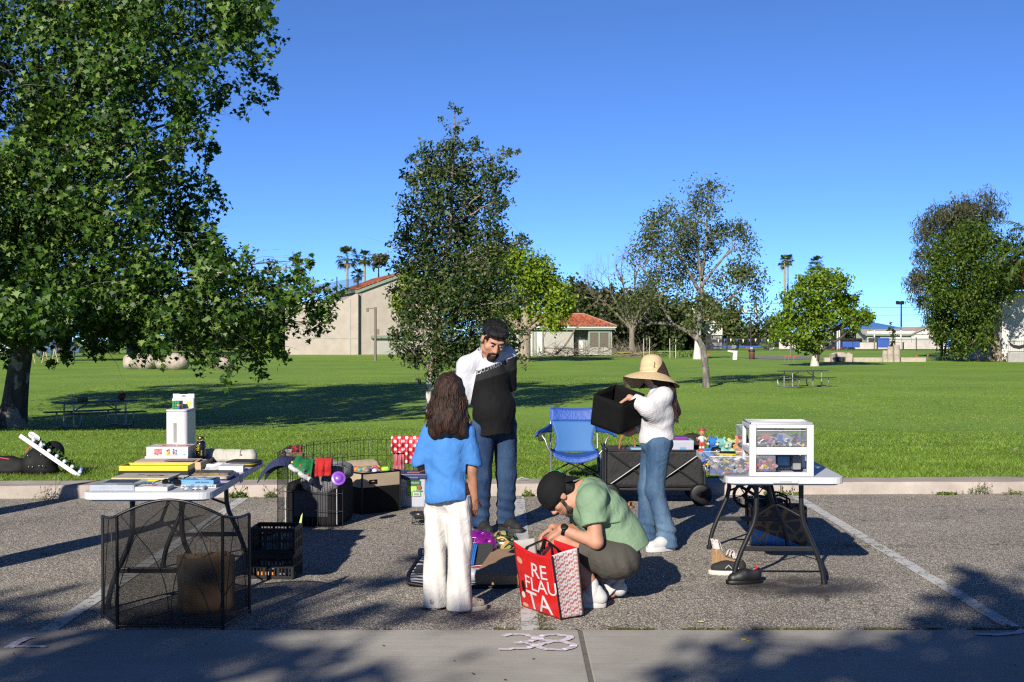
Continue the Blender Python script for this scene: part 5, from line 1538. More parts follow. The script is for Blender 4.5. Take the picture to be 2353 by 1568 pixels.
cf=[0,0,0,0,0,1,0,0,2];cs_=[2,2,5,3,3,4,5,5,4]
for k,(arr,fn)in enumerate(((cf,lambda i,j:((i-1)*.0185,-.0287,.0285+(1-j)*.0185,(.0155,.001,.0155))),(cs_,lambda i,j:(.0287,(i-1)*.0185,.0285+(1-j)*.0185,(.001,.0155,.0155))),([2,2,5,4,3,3,0,0,2],lambda i,j:((i-1)*.0185,(1-j)*.0185,.0572,(.0155,.0155,.001))))):
 mb=MB()
 for q in range(9):
  x,y,z,dd=fn(q%3,q//3)
  mb.box((x,y,z),dd,arr[q])
 mb.build('stickers',CG,g)
g=thing('water_bottle','black bottle with a gold cap and yellow lettering','bottle',lotM(-2.205,9.56,0,.7405))
mb=MB();mb.lathe([(.03,0),(.034,.004),(.034,.135),(.031,.148),(.022,.156),(.02,.158)],24);mb.build('body',mat('satin black',(.008,.008,.009),.25),g)
c_=MB();c_.lathe([(.023,.157),(.0265,.159),(.0265,.184),(.024,.188),(.0,.189)],24);c_=c_.build('cap',mat('gold metal',(.5,.33,.05),.25,.05,metal=1),g)
mb=MB();mb.tube([(.0+.02*math.cos(a),-.027,.172+.014*math.sin(a))for a in[PI+i*PI/8 for i in range(9)]],.0018,5);mb.build('ring',GALV,c_)
def wrap(rad,z0):
 def f(p):
  a=-PI/2-.55+p.y/rad
  rr_=rad+p.z
  return V((rr_*math.cos(a),rr_*math.sin(a),z0+p.x))
 return f
mb=MB();mb.text('LEPUFF',.038,Matrix.Identity(4),0,.001,bend=wrap(.0342,.075));mb.text('LEPUFF',.012,Matrix.Identity(4),1,.001,bend=lambda p:wrap(.0342,.075)(p+V((0,.03,0))))
mb.build('lettering',[YEL,WHB],g)
g=thing('canvas_roll','rolled cream canvas bag with leather snaps at the back of the loaded table','bag',lotM(-2.03,9.68,R(-3),.7405))
s_=Sdf((-.22,-.08,-.01),(.22,.08,.12),.006)
s_.cone((-.165,0,.046),(.15,0,.044),.044,.042,.02).ell((-.175,0,.045),(.03,.045,.046)).ell((.17,0,.04),(.035,.05,.042),.02).cone((-.17,-.03,.02),(.16,-.03,.018),.02,.018,.02)
s_.shift(lambda X,Y,Z:.0025*np.sin(X*70)*np.sin(Z*60+X*20))
CANV=mat('cream canvas',(.50,.47,.41),.85,.12,14,.4,160)
s_.mesh().build('body',CANV,g)
mb=MB()
for x in(-.13,.09):mb.tube([(x,.047*math.cos(a),.046+.047*math.sin(a))for a in[i*2*PI/20 for i in range(20)]],.0025,5,closed=True)
mb.build('strap',mat('canvas strap',(.38,.34,.28),.8,.1),g)
mb=MB()
for x in(-.145,.1):mb.ell((x,-.046,.05),(.006,.003,.006))
mb.build('snap',mat('dark snap',(.05,.04,.035),.4),g)
M3,(w,d,h)=tab(-1.975,-1.76,9.3,9.5,.7405,.776,R(-8))
g=thing('zip_case','black zipped flat case at the back right corner of the loaded table','case',M3)
mb=MB();mb.prism(rrect(w,d,.04),.0,h);mb.build('body',mat('black nylon',(.012,.012,.013),.7,.2,40,.3,200),g,bev=.008)
mb=MB();pr=rrect(w+.002,d+.002,.04);mb.tube([(x,y,h*.55)for x,y in pr],.0022,5,closed=True);mb.build('zip',YEL,g)
g=thing('white_tray','white open card box with crumpled paper by the loaded table edge','box',lotM(-1.93,9.08,R(5),.7405))
mb=MB();mb.box((.05,-.04,.02),(.16,.12,.04));mb.build('box',WHB,g,bev=.002)
mb=MB();mb.surf(lambda u,v:(-.13+u*.24,-.04+v*.16,.01+.05*(1-abs(2*v-1))*(.6+.4*mnoise.noise(V((u*4,v*4,7))))+.012*mnoise.noise(V((u*9,v*9,3)))),14,10,smooth=False);mb.build('paper',WHB,g,solid=.001)
for i,(x0,x1,y0,y1,h0,h1,m,rz,lab)in enumerate(((-2.02,-1.8,8.5,8.66,.7405,.752,PURP,.05,'purple case at the bottom of the disc pile'),(-2.03,-1.79,8.49,8.65,.7525,.768,mat('print red white',(.55,.1,.1),.4,.8,30,c2=(.6,.58,.55)),-.06,'red and white magazine roll in the disc pile'),(-2.02,-1.8,8.56,8.72,.7685,.784,mat('disc dark',(.05,.03,.03),.3,.6,30,c2=(.2,.14,.03)),-.03,'dark film case with gold print on top of the disc pile'),(-1.86,-1.78,8.66,8.84,.7405,.755,NAVY,.1,'navy case at the right edge behind the disc pile'))):
 boxitem('disc_case',lab,'disc case',x0,x1,y0,y1,h0,h1,m,rz,.002,'disc cases on the loaded table',(lambda mb,w,d,h:mb.text('CAUTION  AND THE FIST',.009,FRONT(0,-d/2-.001,h/2),1,.0006))if i==2 else None,[YEL])
# ================================================================ under and around the left table
WIRE=mat('black wire',(.008,.008,.008),.45,.05)
MESHM=mat('black wire mesh',(.006,.006,.006),.7,.0,alpha=.7,spec=.2)
A_,B_,C_,D_=V((-2.41,7.95)),V((-2.24,7.66)),V((-1.637,7.64)),V((-1.572,8.08))
g=thing('mesh_screen','three panel black mesh hearth screen before the left table','screen',lotM(0,0,0))
def panel(p,q,top,name,deco=False):
 fr=MB()
 n=16
 tops=[]
 for i in range(n+1):
  u=i/n;xy=p.lerp(q,u)
  tops.append(V((xy.x,xy.y,top(u))))
 a,b=V((p.x,p.y,0)),V((q.x,q.y,0))
 fr.tube([a,tops[0]],.0095,8);fr.tube([b,tops[-1]],.0095,8);fr.tube(tops,.008,8)
 lo=V((0,0,.018));fr.tube([a+lo,b+lo],.008,8)
 f=fr.build('panel_frame',WIRE,g)
 m_=MB()
 vs=[]
 for tp in tops:vs+=[V((tp.x,tp.y,.02)),tp]
 m_.add(vs,[(2*i,2*i+2,2*i+3,2*i+1)for i in range(n)])
 m_.build('mesh',MESHM,f)
 d_=MB()
 def uv(u,z):xy=p.lerp(q,u);return V((xy.x,xy.y-.004,z))
 if deco:
  for cv in(((.5,.02),(.53,.22),(.6,.38),(.78,.56),(.99,.66)),((.5,.02),(.46,.24),(.34,.42),(.15,.56),(.02,.66)),((.0,.18),(.06,.32),(.2,.55),(.5,.72)),((1.,.18),(.92,.33),(.78,.55),(.51,.72))):
   P4=[]
   for i in range(len(cv)-1):
    p0,p1,p2,p3=(V(cv[max(0,i-1)]),V(cv[i]),V(cv[i+1]),V(cv[min(len(cv)-1,i+2)]))
    for k in range(6):
     t_=k/6;w_=.5*((2*p1)+(p2-p0)*t_+(2*p0-5*p1+4*p2-p3)*t_**2+(3*p1-p0-3*p2+p3)*t_**3)
     P4.append(uv(w_.x,w_.y))
   P4.append(uv(*cv[-1]));d_.tube(P4,.0028,5)
 else:
  d_.tube([uv(.1+.35*i/8,.05+.55*(i/8)**.7)for i in range(9)],.0026,5);d_.tube([uv(.9-.35*i/8,.05+.55*(i/8)**.7)for i in range(9)],.0026,5)
 d_.build('scrollwork',WIRE,f)
panel(A_,B_,lambda u:.6+.045*u**2+.0,'l')
panel(B_,C_,lambda u:.645+.09*math.sin(PI*u),'c',True)
panel(C_,D_,lambda u:.645-.05*math.sin(PI*min(1,u*1.2)*.5)+.0,'r')
KRAFT=mat('kraft paper',(.62,.37,.17),.85,.12,5,.3,20)
def open_bag(g,w,d,h,m,inner=None,sl=.02,name='body'):
 mb=MB()
 o=[(-w/2,-d/2),(w/2,-d/2),(w/2,d/2),(-w/2,d/2)]
 vs=[(x,y,0)for x,y in o]+[(x*(1+sl),y*(1+sl)*(1+.2*mnoise.noise(V((x,y,1)))),h)for x,y in o]
 mid=[(0,-d/2*.8,h),(0,d/2*.8,h),(w/2*.9,0,h),(-w/2*.9,0,h)]
 n=8
 for s in range(4):
  a,b=V(vs[s]),V(vs[(s+1)%4]);c,e=V(vs[4+(s+1)%4]),V(vs[4+s])
  nrm=(b-a).cross(e-a).normalized()
  mb.surf(lambda u,v:tuple((a.lerp(b,u)).lerp(e.lerp(c,u),v)+nrm*(.008*mnoise.noise(V((u*3+s,v*4,2)))*v*2-(.05*d if s%2 else 0)*math.sin(PI*u)*v)),n,n,0,True)
 mb.add([V(p)for p in vs[:4]],[(3,2,1,0)])
 return mb.build(name,m,g,solid=.003)
g=thing('paper_bag','brown paper bag with twisted handles behind the mesh screen','paper bag',lotM(-1.84,8.12,R(28)))
open_bag(g,.3,.16,.34,KRAFT)
for s in(-1,1):
 mb=MB();mb.tube([(-.05,s*.075,.33),(-.045,s*.07,.42),(0,s*.068,.445),(.045,s*.07,.42),(.05,s*.075,.33)],.003,6);mb.build('handle',KRAFT,g)
CRT=mat('black crate plastic',(.005,.005,.0055),.5,.15,10,spec=.3)
def crate(M,lab,w,d,h):
 g=thing('storage_crate',lab,'crate',M,'black lattice crates')
 for name,ax,s in(('side_panel',0,-1),('side_panel',0,1),('side_panel',1,-1),('side_panel',1,1)):
  mb=MB()
  L_=d if ax==0 else w
  T=Matrix.Translation((s*w/2,0,0))@Matrix.Rotation(R(90),4,'Z')if ax==0 else Matrix.Translation((0,s*d/2,0))
  if ax==0:L_=d-.012
  mb.box((0,0,h-.015),(L_,.008,.03),0,M=T);mb.box((0,0,.012),(L_,.0082,.024),0,M=T);mb.box((0,0,h*.5),(L_,.007,.018),0,M=T)
  n=12
  for i in range(n+1):mb.box(((i/n-.5)*(L_-.01),0,h*.5),(.007 if i%4 else .018,.0062,h-.02),0,M=T)
  mb.build(name,CRT,g)
 mb=MB();mb.box((0,0,.004),(w-.012,d-.012,.006));mb.build('bottom',CRT,g)
 return g
cM=lotM(-1.62,9.26,R(-4))
crate(cM,'black lattice crate at the bottom of the pair by the left table',.30,.27,.17)
crate(cM@Matrix.Translation((.004,.005,.1705))@Matrix.Rotation(.03,4,'Z'),'black lattice crate on top of the other crate by the left table',.30,.27,.175)
for(x,y,z,dd,m,rz,lab)in((-.06,-.02,.012,(.12,.08,.05),ORNG,.1,'row of orange and white packs in the lower crate'),(.06,.02,.012,(.1,.1,.07),GREY,.4,'grey box in the lower crate'),(-.03,.0,.185,(.11,.1,.06),SKY_,.5,'pale blue carton in the upper crate'),(.05,.0,.185,(.12,.14,.1),GREY,-.2,'dull grey carton filling the upper crate')):
 mb=MB();mb.box((0,0,dd[2]/2),dd);mb.box((dd[0]*.2,-dd[1]*.05,dd[2]*.5),(dd[0]*.2,dd[1],dd[2]*.9),1)
 tag(mb.build('carton',[m,WHB],M=cM@Matrix.Translation((x,y,z))@Matrix.Rotation(rz,4,'Z'),bev=.002),lab,'carton')
mb=MB();mb.prism([(-.05,0),(.05,.02),(.06,.05),(.0,.045)],0,.003,0,Matrix.Rotation(R(90),4,'X'));tag(mb.build('leaflet',WHB,M=cM@Matrix.Translation((.02,-.125,.06))),'white folded leaflet against the crate lattice','leaflet')
mb=MB();mb.prism([(-.006,0),(.012,.0),(.02,.07),(.008,.05)],0,.003,0,Matrix.Rotation(R(90),4,'X'));tag(mb.build('paper_tag',mat('tag lime',(.5,.6,.2)),M=cM@Matrix.Translation((.14,.12,.346))),'pale green paper tag sticking up from the upper crate','tag')
# ================================================================ wire pen with its hangings
g=thing('wire_pen','folding black wire exercise pen for pets, opened beside the left table','wire pen',lotM(0,0,0))
PP=[V((-1.417,11.30)),V((-1.99,11.46)),V((-1.995,12.03)),V((-1.84,12.5)),V((-1.426,13.0)),V((-.82,13.02))]
HP=.62
for i in range(len(PP)-1):
 p,q=PP[i],PP[i+1]
 mb=MB()
 n=max(8,int((q-p).length/.043))
 at_=lambda u,z:V((p.x+(q.x-p.x)*u,p.y+(q.y-p.y)*u,z+.012))
 for k in range(n+1):
  mb.tube([at_(k/n,0),at_(k/n,HP-(.03 if k%2 else 0))],.0022 if 0<k<n else .0036,4,caps=False)
 for k in range(0,n-1,2):
  mb.tube([at_((k+.12*j)/n if False else(k+2*j/6)/n,HP-.03+.03*math.sin(PI*j/6))for j in range(7)],.0022,4,caps=False)
 for z in(.0,.14,.29,.44,.59):mb.tube([at_(0,z),at_(1,z)],.0026,4,caps=False)
 mb.build('pen_panel',WIRE,g)
def cloth_mat(name,c,c2=None,kind=None,rough=.85,bs=150,bmp=.35):
 return mat(name,c,rough,.14,8,bmp,bs,c2=c2)
def drape(name,lab,cat,fn,m,n1=20,n2=20,thick=.006,M=None,group=None,parent=None):
 mb=MB();mb.surf(fn,n1,n2)
 o=mb.build(name,m,parent,M=M,solid=thick,sub=1)
 return tag(o,lab,cat,group)if lab else o
LM=lotM(0,0,0)
W2=lambda x,y,z:(x,y,z)
def sl(px,py,Y):
 """pixel at distance Y, in coordinates of the sloping bay"""
 p=at(px,py,Y)
 return V((p.x,p.y,p.z-SL*p.y))
def quadpatch(c00,c10,c11,c01,bulge=0.,wr=.006,fr=5.,seed=0):
 c00,c10,c11,c01=map(V,(c00,c10,c11,c01))
 nrm=(c10-c00).cross(c01-c00).normalized()
 if nrm.y>0:nrm=-nrm
 def f(u,v):
  p=(c00.lerp(c10,u)).lerp(c01.lerp(c11,u),v)
  return tuple(p+nrm*(bulge*math.sin(PI*u)*math.sin(PI*v)+wr*mnoise.noise(V((u*fr,v*fr*.6,seed)))))
 return f
def over(name,lab,cat,px0,px1,ptop,pbot0,pbot1,Y,m,back=.22,wr=.01,seed=1,thick=.006,skew=0,M=LM):
 """cloth folded over a rail at distance Y: front flap down to pbot, back flap behind"""
 a0,a1=sl(px0,ptop,Y),sl(px1,ptop,Y)
 b0_,b1_=sl(px0+skew,pbot0,Y-.03),sl(px1+skew,pbot1,Y-.03)
 def f(u,v):
  top=a0.lerp(a1,u);bot=b0_.lerp(b1_,u)
  fold=V((0,-1,0))*wr*(math.sin(u*17+seed)*.6+mnoise.noise(V((u*6,v*3,seed))))*min(1,abs(v-.4)*3)
  if v>.4:
   q=(v-.4)/.6
   p=top.lerp(bot,q)+V((0,-.022*math.sin(PI*min(1,q*1.3)),0))
  else:
   q=(.4-v)/.4
   p=top+V((0,.03*math.sin(PI/2*min(1,q*4)),-back*q+.0))
  return tuple(p+fold)
 return drape(name,lab,cat,f,m,22,22,thick,M)
NAVQ=mat('navy quilting',(.018,.026,.10),.8,.2,30,.9,42,bd=.02)
c0=sl(637,1062,11.62)
def quilt(u,v):
 x=-2.16+.30*u
 arc=math.sin(PI*(.15+.62*u))
 z=.45+.17*arc*(1-.25*v)
 y=11.42+.34*v-.1*math.sin(PI*u)
 z-=.10*(2*v-1)**2*(1.1-u*.4)+(.05*(1-u)**2)
 return(x+.04*math.sin(PI*v),y,z+.008*mnoise.noise(V((u*6,v*6,1))))
drape('quilted_coat','navy quilted pet coat draped over the near left corner of the wire pen','pet coat',quilt,NAVQ,26,18,.012,LM)
PLAID,t_,b_,o_=nt('red plaid')
wv=t_.nodes.new('ShaderNodeTexChecker');wv.inputs['Scale'].default_value=30
t_.links.new(coords(t_),wv.inputs['Vector']);wv.inputs['Color1'].default_value=(.28,.01,.015,1);wv.inputs['Color2'].default_value=(.02,.008,.01,1)
t_.links.new(wv.outputs['Color'],b_.inputs['Base Color']);b_.inputs['Roughness'].default_value=.9
over('plaid_jumper','red and black plaid pet jumper on the far left panel of the wire pen','pet jumper',664,694,1024,1048,1046,12.1,PLAID,.1,.02,3,.012)
over('knit_jumper','dark teal and white patterned pet jumper beside the plaid one','pet jumper',648,672,1033,1052,1050,11.9,mat('teal knit',(.02,.09,.10),.9,.9,60,c2=(.5,.55,.55)),.1,.02,4,.012)
mb=MB();mb.ell((0,0,0),(.018,.018,.018));tag(mb.build('red_pompom',REDP,M=LM@Matrix.Translation(sl(649,1038,11.85))),'red pompom on the teal pet jumper','pompom')
over('brown_jumper','brown fleece pet jumper at the top of the wire pen corner','pet jumper',660,698,1040,1056,1058,11.75,mat('brown fleece',(.17,.085,.035),.95,.2,30,.5,90),.12,.02,5,.014)
GVEL=mat('green velour',(.005,.16,.04),.7,.25,14,.3,90);FLUF=mat('white plush',(.66,.66,.66),.95,.08,40,.8,160,bd=.02)
g=thing('elf_costume','green velour pet costume with white plush hem on the wire pen','pet costume',LM)
c=[sl(668,1088-20,11.28),sl(715,1100,11.22),sl(722,1058,11.36),sl(684,1048,11.4)]
def elf(u,v):
 p=(c[0].lerp(c[1],u)).lerp(c[3].lerp(c[2],u),v)
 return tuple(p+V((0,-.045*math.sin(PI*u)*math.sin(PI*(.2+.7*v))-.012*math.sin(u*13),.01*math.sin(u*9)*v)))
drape('body',None,None,elf,GVEL,18,14,.012,None,None,g)
mb=MB();hem=[V(elf(i/12,0))+V((0,-.012,-.012))for i in range(13)];mb.tube(hem,[.021+.003*math.sin(i*2.2)for i in range(13)],10);mb.build('hem',FLUF,g)
for(u,v,m)in((.0,.3,YEL),(.42,.45,REDP),(.66,.3,PURP),(.86,.12,REDP)):
 mb=MB();mb.ell(tuple(V(elf(u,v))+V((0,-.016,0))),(.011,.011,.011),n=10,k=6);mb.build('pompom',m,g)
drape('back_flap',None,None,lambda u,v:tuple(V(elf(u,1))+V((0,.02+.05*v,-.18*v))),GVEL,10,6,.01,None,None,g)
REDK=mat('red cable knit',(.52,.008,.01),.85,.15,20,.9,45,aniso=(3,3,1),bd=.015)
over('red_jumper','red cable knit pet jumper hanging on the wire pen','pet jumper',727,764,1053,1096,1094,11.3,REDK,.12,.014,7,.014,skew=-4)
VIO=mat('violet plastic',(.24,.07,.52),.35,.08,5)
mb=MB();mb.lathe([(.0,.022),(.022,.022),(.03,.012),(.036,.0),(.05,-.002),(.058,.006),(.06,.012),(.055,.014),(.04,.01),(.034,.022),(.024,.032),(0,.032)],32)
tag(mb.build('pet_bowl',VIO,M=LM@Matrix.Translation(sl(778,1100,11.2))@Euler((R(68),0,R(8))).to_matrix().to_4x4()),'violet round pet bowl hung on the front panel of the wire pen','pet bowl')
BNY=mat('black crate nylon',(.004,.004,.005),.8,.25,12,.35,120,spec=.2)
g=thing('soft_crate','black soft sided pet crate with pale piping behind the pen front','pet crate',lotM(-1.66,11.68,R(-9)))
mb=MB();mb.box((0,.0,.19),(.46,.52,.38));mb.build('body',BNY,g,bev=.05,seg=4)
mb=MB()
for s in(-1,1):
 mb.tube([(s*.225,-.262,.03),(s*.225,-.264,.33)],.005,6)
mb.build('piping',mat('pale piping',(.5,.5,.5),.7),g)
mb=MB();mb.box((.0,-.262,.2),(.3,.006,.22));mb.build('window_flap',mat('grey mesh flap',(.035,.036,.04),.8,.2,40),g,bev=.002)
s_=Sdf((-.3,-.3,-.2),(.3,.3,.16),.011)
for i in range(20):
 a=2*PI*i/20;b=2*PI*(i+1)/20
 s_.cone((.17*math.cos(a),.15*math.sin(a),.02),(.17*math.cos(b),.15*math.sin(b),.02),.062,.062,.03)
s_.ell((0,0,-.01),(.18,.16,.04),.03).ell((-.02,-.2,-.06),(.17,.06,.1),.06)
s_.shift(lambda X,Y,Z:.004*np.sin(X*60)*np.sin(Z*55))
tag(s_.mesh().build('pet_bed',mat('grey plush',(.20,.20,.21),.95,.2,12,.8,90,bd=.02),M=lotM(-1.6,11.62,0,.44)),'grey plush pet bed sagging over the black soft crate','pet bed')
TANF=mat('tan canvas',(.47,.37,.25),.85,.12,6,.3,150);MSH=mat('black mesh cloth',(.006,.006,.0065),.8,.3,60,spec=.2)
g=thing('pet_carrier','tan and black fabric pet carrier heaped with toys behind the soft crate','pet carrier',lotM(-1.30,12.42,R(40)))
w,d,h=.42,.34,.37
mb=MB();mb.box((0,0,h*.32),(w,d,h*.64),1);mb.box((0,0,h*.82),(w+.003,d+.003,h*.355),0);mb.build('body',[TANF,MSH],g,bev=.012,seg=3)
mb=MB()
for sx_ in(-1,1):
 for sy_ in(-1,1):mb.tube([(sx_*w/2,sy_*d/2,.01),(sx_*w/2,sy_*d/2,h)],.008,6)
o=[(-w/2,-d/2,h),(w/2,-d/2,h),(w/2,d/2,h),(-w/2,d/2,h)];mb.tube(o,.008,6,closed=True);mb.build('binding',BLK,g)
mb=MB();mb.box((-w*.22,-d/2-.004,h*.78),(.085,.004,.04),0);mb.prism([(-.02,0),(0,.012),(.02,0)],0,.002,1,FRONT(-w*.22,-d/2-.006,h*.78));mb.text('PET HOME' if False else 'NorthPaw' if False else 'PEFIAS',.013,FRONT(-w*.22,-d/2-.0062,h*.755),2,.001)if False else None
mb.build('badge',[BLK,ORNG,REDP],g)
fl=MB();fl.surf(lambda u,v:(-w/2+.02+u*(w-.02),d/2-.02+.1*v,h+.02+.05*math.sin(v*PI*.6)+.01*mnoise.noise(V((u*5,v*4,1)))),12,8);fl.build('open_lid',TANF,g,solid=.01)
rz_=random.Random(21)
toyc=[mat('toy pink',(.6,.08,.2)),YEL,ORNG,mat('toy grey',(.22,.23,.26)),PURP,mat('toy lime',(.2,.55,.03)),WHB,mat('toy teal',(.1,.4,.4))]
for i in range(13):
 s_=Sdf((-.07,-.07,-.05),(.07,.07,.06),.009)
 s_.ell((0,0,0),(rz_.uniform(.025,.05),rz_.uniform(.02,.035),rz_.uniform(.015,.028)),.02)
 s_.cone((0,0,0),(rz_.uniform(-.045,.045),rz_.uniform(-.045,.045),.01),.018,.01,.015)
 tag(s_.mesh().build('pet_toy',toyc[i%8],M=lotM(-1.30,12.42,R(40))@tr(rz_.uniform(-.17,.17),rz_.uniform(-.13,.12),h+.012,rz_.uniform(-.3,.3),0,rz_.uniform(0,6))),'small pet toy in the heap on the tan carrier','pet toy','pet toys on the tan carrier')
g=thing('food_bin','clear storage bin with a navy lid and a green label beside the girl','storage bin',lotM(-.93,12.78,R(-3)))
FROST=mat('frosted plastic',(.55,.57,.66),.35,.05,4,alpha=.82)
w,d,h=.26,.3,.27
mb=MB()
vs=[(x*k,y*k,z)for z,k in((0,.93),(h,1))for x,y in((-w/2,-d/2),(w/2,-d/2),(w/2,d/2),(-w/2,d/2))]
mb.add(vs,[(3,2,1,0),(0,1,5,4),(1,2,6,5),(2,3,7,6),(3,0,4,7)]);mb.build('tub',FROST,g,bev=.012)
l_=MB();l_.box((0,0,h+.022),(w+.03,d+.03,.045));l_.box((0,-d/2-.018,h+.004),(.14,.012,.03));l_.build('lid',mat('navy lid',(.012,.03,.12),.4,.1),g,bev=.012)
mb=MB();mb.box((.005,0,h+.047),(.12,.14,.006));mb.build('lid_window',mat('pinkish clear',(.35,.1,.16),.2),g)
mb=MB();z0=.13
mb.box((.02,-d/2+.0,z0+.05),(.13,.008,.145),0);mb.box((.035,-d/2-.006,z0+.095),(.1,.006,.05),1);mb.box((.0,-d/2-.0055,z0+.045),(.09,.005,.05),2);mb.box((.045,-d/2-.006,z0-.005),(.06,.006,.035),3)
for i in range(8):mb.box((.025+i*.006,-d/2-.0096,z0-.005),(.003,.001,.024),4)
mb.ell((.07,-d/2-.009,z0+.06),(.022,.003,.022),5);mb.box((.055,-d/2-.007,z0+.027),(.09,.006,.007),6)
mb.text('VIBLANT',.02,FRONT(.03,-d/2-.0095,z0+.102),3,.001)
mb.build('label',[PGREEN,mat('label dark green',(.01,.1,.03)),mat('label lime',(.4,.65,.08)),WHB,BLK,mat('kibble',(.25,.1,.04),.8,.5,90),PURP],g)
DOTS,t_,b_,o_=nt('red polka dot cloth')
vo=t_.nodes.new('ShaderNodeTexVoronoi');vo.feature='F1';vo.inputs['Randomness'].default_value=0.0;vo.inputs['Scale'].default_value=19
t_.links.new(mapping(t_,(1,0,1),(0,R(45),0)),vo.inputs['Vector'])
t_.links.new(mixc(t_,(.66,.6,.6),(.55,.012,.03),ramp(t_,vo.outputs['Distance'],[(.27,0.),(.31,1.)])),b_.inputs['Base Color']);b_.inputs['Roughness'].default_value=.55
bump(t_,b_,noise_tex(t_,25,3),.4,.02)
over('dotted_poncho','red polka dot pet poncho folded flat on the back of the wire pen','pet poncho',899,930,1002,1041,1041,12.93,DOTS,.1,.02,1,.006)
over('dotted_poncho','red polka dot pet poncho hanging longest next to the girl','pet poncho',930,968,1000,1066,1068,12.9,DOTS,.2,.03,5,.006)
over('pink_poncho','inside-out pinkish pet poncho under the folded polka dot one','pet poncho',904,929,1036,1083,1078,12.95,mat('pinkish lining',(.45,.2,.24),.6,.3,12,c2=(.5,.05,.08)),.05,.02,9,.006)
g=thing('bowl_stand','steel pet bowl on a black wire stand just left of the girl','pet bowl',lotM(-.79,11.62,0))
mb=MB();mb.lathe([(.05,.045),(.075,.08),(.088,.1),(.092,.1),(.08,.075),(.055,.05),(0,.048)],28);mb.build('bowl',mat('dark steel',(.18,.17,.17),.25,.1,metal=.8),g)
mb=MB();mb.lathe([(0,.085),(.078,.086)],24);mb.build('contents',mat('red disc',(.5,.03,.03),.5),g)
mb=MB();mb.tube([(.09*math.cos(a),.09*math.sin(a),.092)for a in[i*PI/12 for i in range(24)]],.003,5,closed=True);mb.tube([(.075*math.cos(a),.075*math.sin(a),.005)for a in[i*PI/12 for i in range(24)]],.003,5,closed=True)
for a in(0,2,4):mb.tube([(.09*math.cos(a),.09*math.sin(a),.09),(.095*math.cos(a+.4),.095*math.sin(a+.4),.04),(.075*math.cos(a+.8),.075*math.sin(a+.8),.005)],.003,5)
mb.build('stand',WIRE,g)
# ================================================================ left edge of the lawn
BNG=mat('black bag cloth',(.006,.006,.0065),.75,.25,10,.35,90,spec=.3)
g=thing('duffel_bag','black zipped bag standing under the slanted light board','bag',Matrix.Translation((-5.07,14.55,gz(0,14.55))))
s_=Sdf((-.2,-.2,-.02),(.24,.3,.42),.016)
s_.cone((-.07,-.05,.12),(.03,-.02,.12),.12,.12,.05).cone((-.04,0,.2),(.06,.1,.2),.1,.12,.08).ell((0,0,.05),(.18,.14,.06),.05).ell((.08,.15,.25),(.1,.1,.1),.08)
s_.mesh().build('body',BNG,g)
mb=MB()
for x,z in((-.09,.22),(.05,.23),(-.08,.1),(-.04,.1),(.03,.11),(.07,.11)):mb.ell((x,-.175,z),(.007,.005,.007),n=8,k=6)
mb.build('stud',GALV,g)
mb=MB();mb.tube([(-.15,-.08,.24),(-.12,-.07,.29),(-.07,-.06,.325)],.006,5);mb.build('zip',REDP,g)
s_=Sdf((-.3,-.2,-.02),(.22,.2,.26),.016);s_.cone((-.2,0,.09),(.1,0,.09),.09,.09,.05).ell((0,0,.05),(.18,.13,.06),.05).cone((-.2,0,.13),(.0,.0,.15),.06,.05,.05)
g=thing('duffel_bag','low black bag with a red zip at the left edge','bag',Matrix.Translation((-5.42,14.6,gz(0,14.6))))
s_.mesh().build('body',BNG,g)
mb=MB();mb.tube([(-.2,-.06,.18),(-.1,-.06,.185),(.0,-.06,.17)],.006,5);mb.build('zip',REDP,g)
LB=Matrix.Translation(V((-4.92,14.35,gz(0,14.35)+.215)))@Euler((0,R(34.5),0)).to_matrix().to_4x4()@Matrix.Rotation(R(-14),4,'X')
g=thing('light_board','slanted white light bulb board with a leaf garland leaning on a black bag','light board',LB)
WG=mat('white gloss',(.66,.67,.7),.35,.03)
mb=MB();mb.box((0,.17,0),(.77,.34,.045));mb.build('board',WG,g,bev=.003)
for i in range(7):
 mb=MB();mb.ell((-.24+.1*i,.02,.042),(.024,.024,.022));mb.lathe([(.014,.022),(.015,.03)],12,(-.24+.1*i,.02,0),0);mb.build('bulb',WG,g)
rq=np.random.default_rng(6);n=260
pts=np.stack([rq.uniform(-.28,.3,n),rq.uniform(.06,.22,n),rq.uniform(.03,.09,n)],1)
co,f=leaf_cloud(pts,np.tile([0,-.5,1.],(n,1)),.04,OVAL,rq,0);tri_mesh('garland',co,f,leaf_mat('garland leaf',[(.03,.1,.01),(.08,.2,.02),(.2,.35,.06)]),g)
mb=MB()
for k in range(6):mb.tube([(-.3+.012*k+.035*math.cos(a),.06,.075+.03*math.sin(a))for a in[i*PI/8 for i in range(16)]],.005,5,closed=True)
mb.build('cord_coil',WG,g)
tag_=MB();tag_.lathe([(.022,0),(.024,.06),(.022,.064),(0,.064)],16);tag(tag_.build('blue_cup',mat('blue plastic',(.05,.15,.5),.4),M=LB@tr(.35,.04,.023)),'small blue cup at the low end of the light board','cup')
mb=MB();mb.box((0,0,.03),(.07,.05,.06));mb.box((0,-.026,.03),(.05,.004,.03),1);tag(mb.build('adapter',[mat('blue grey plastic',(.12,.2,.35),.4),WG],M=LB@tr(-.16,.1,.023),bev=.004),'blue and white adapter box at the upper end of the light board','adapter')
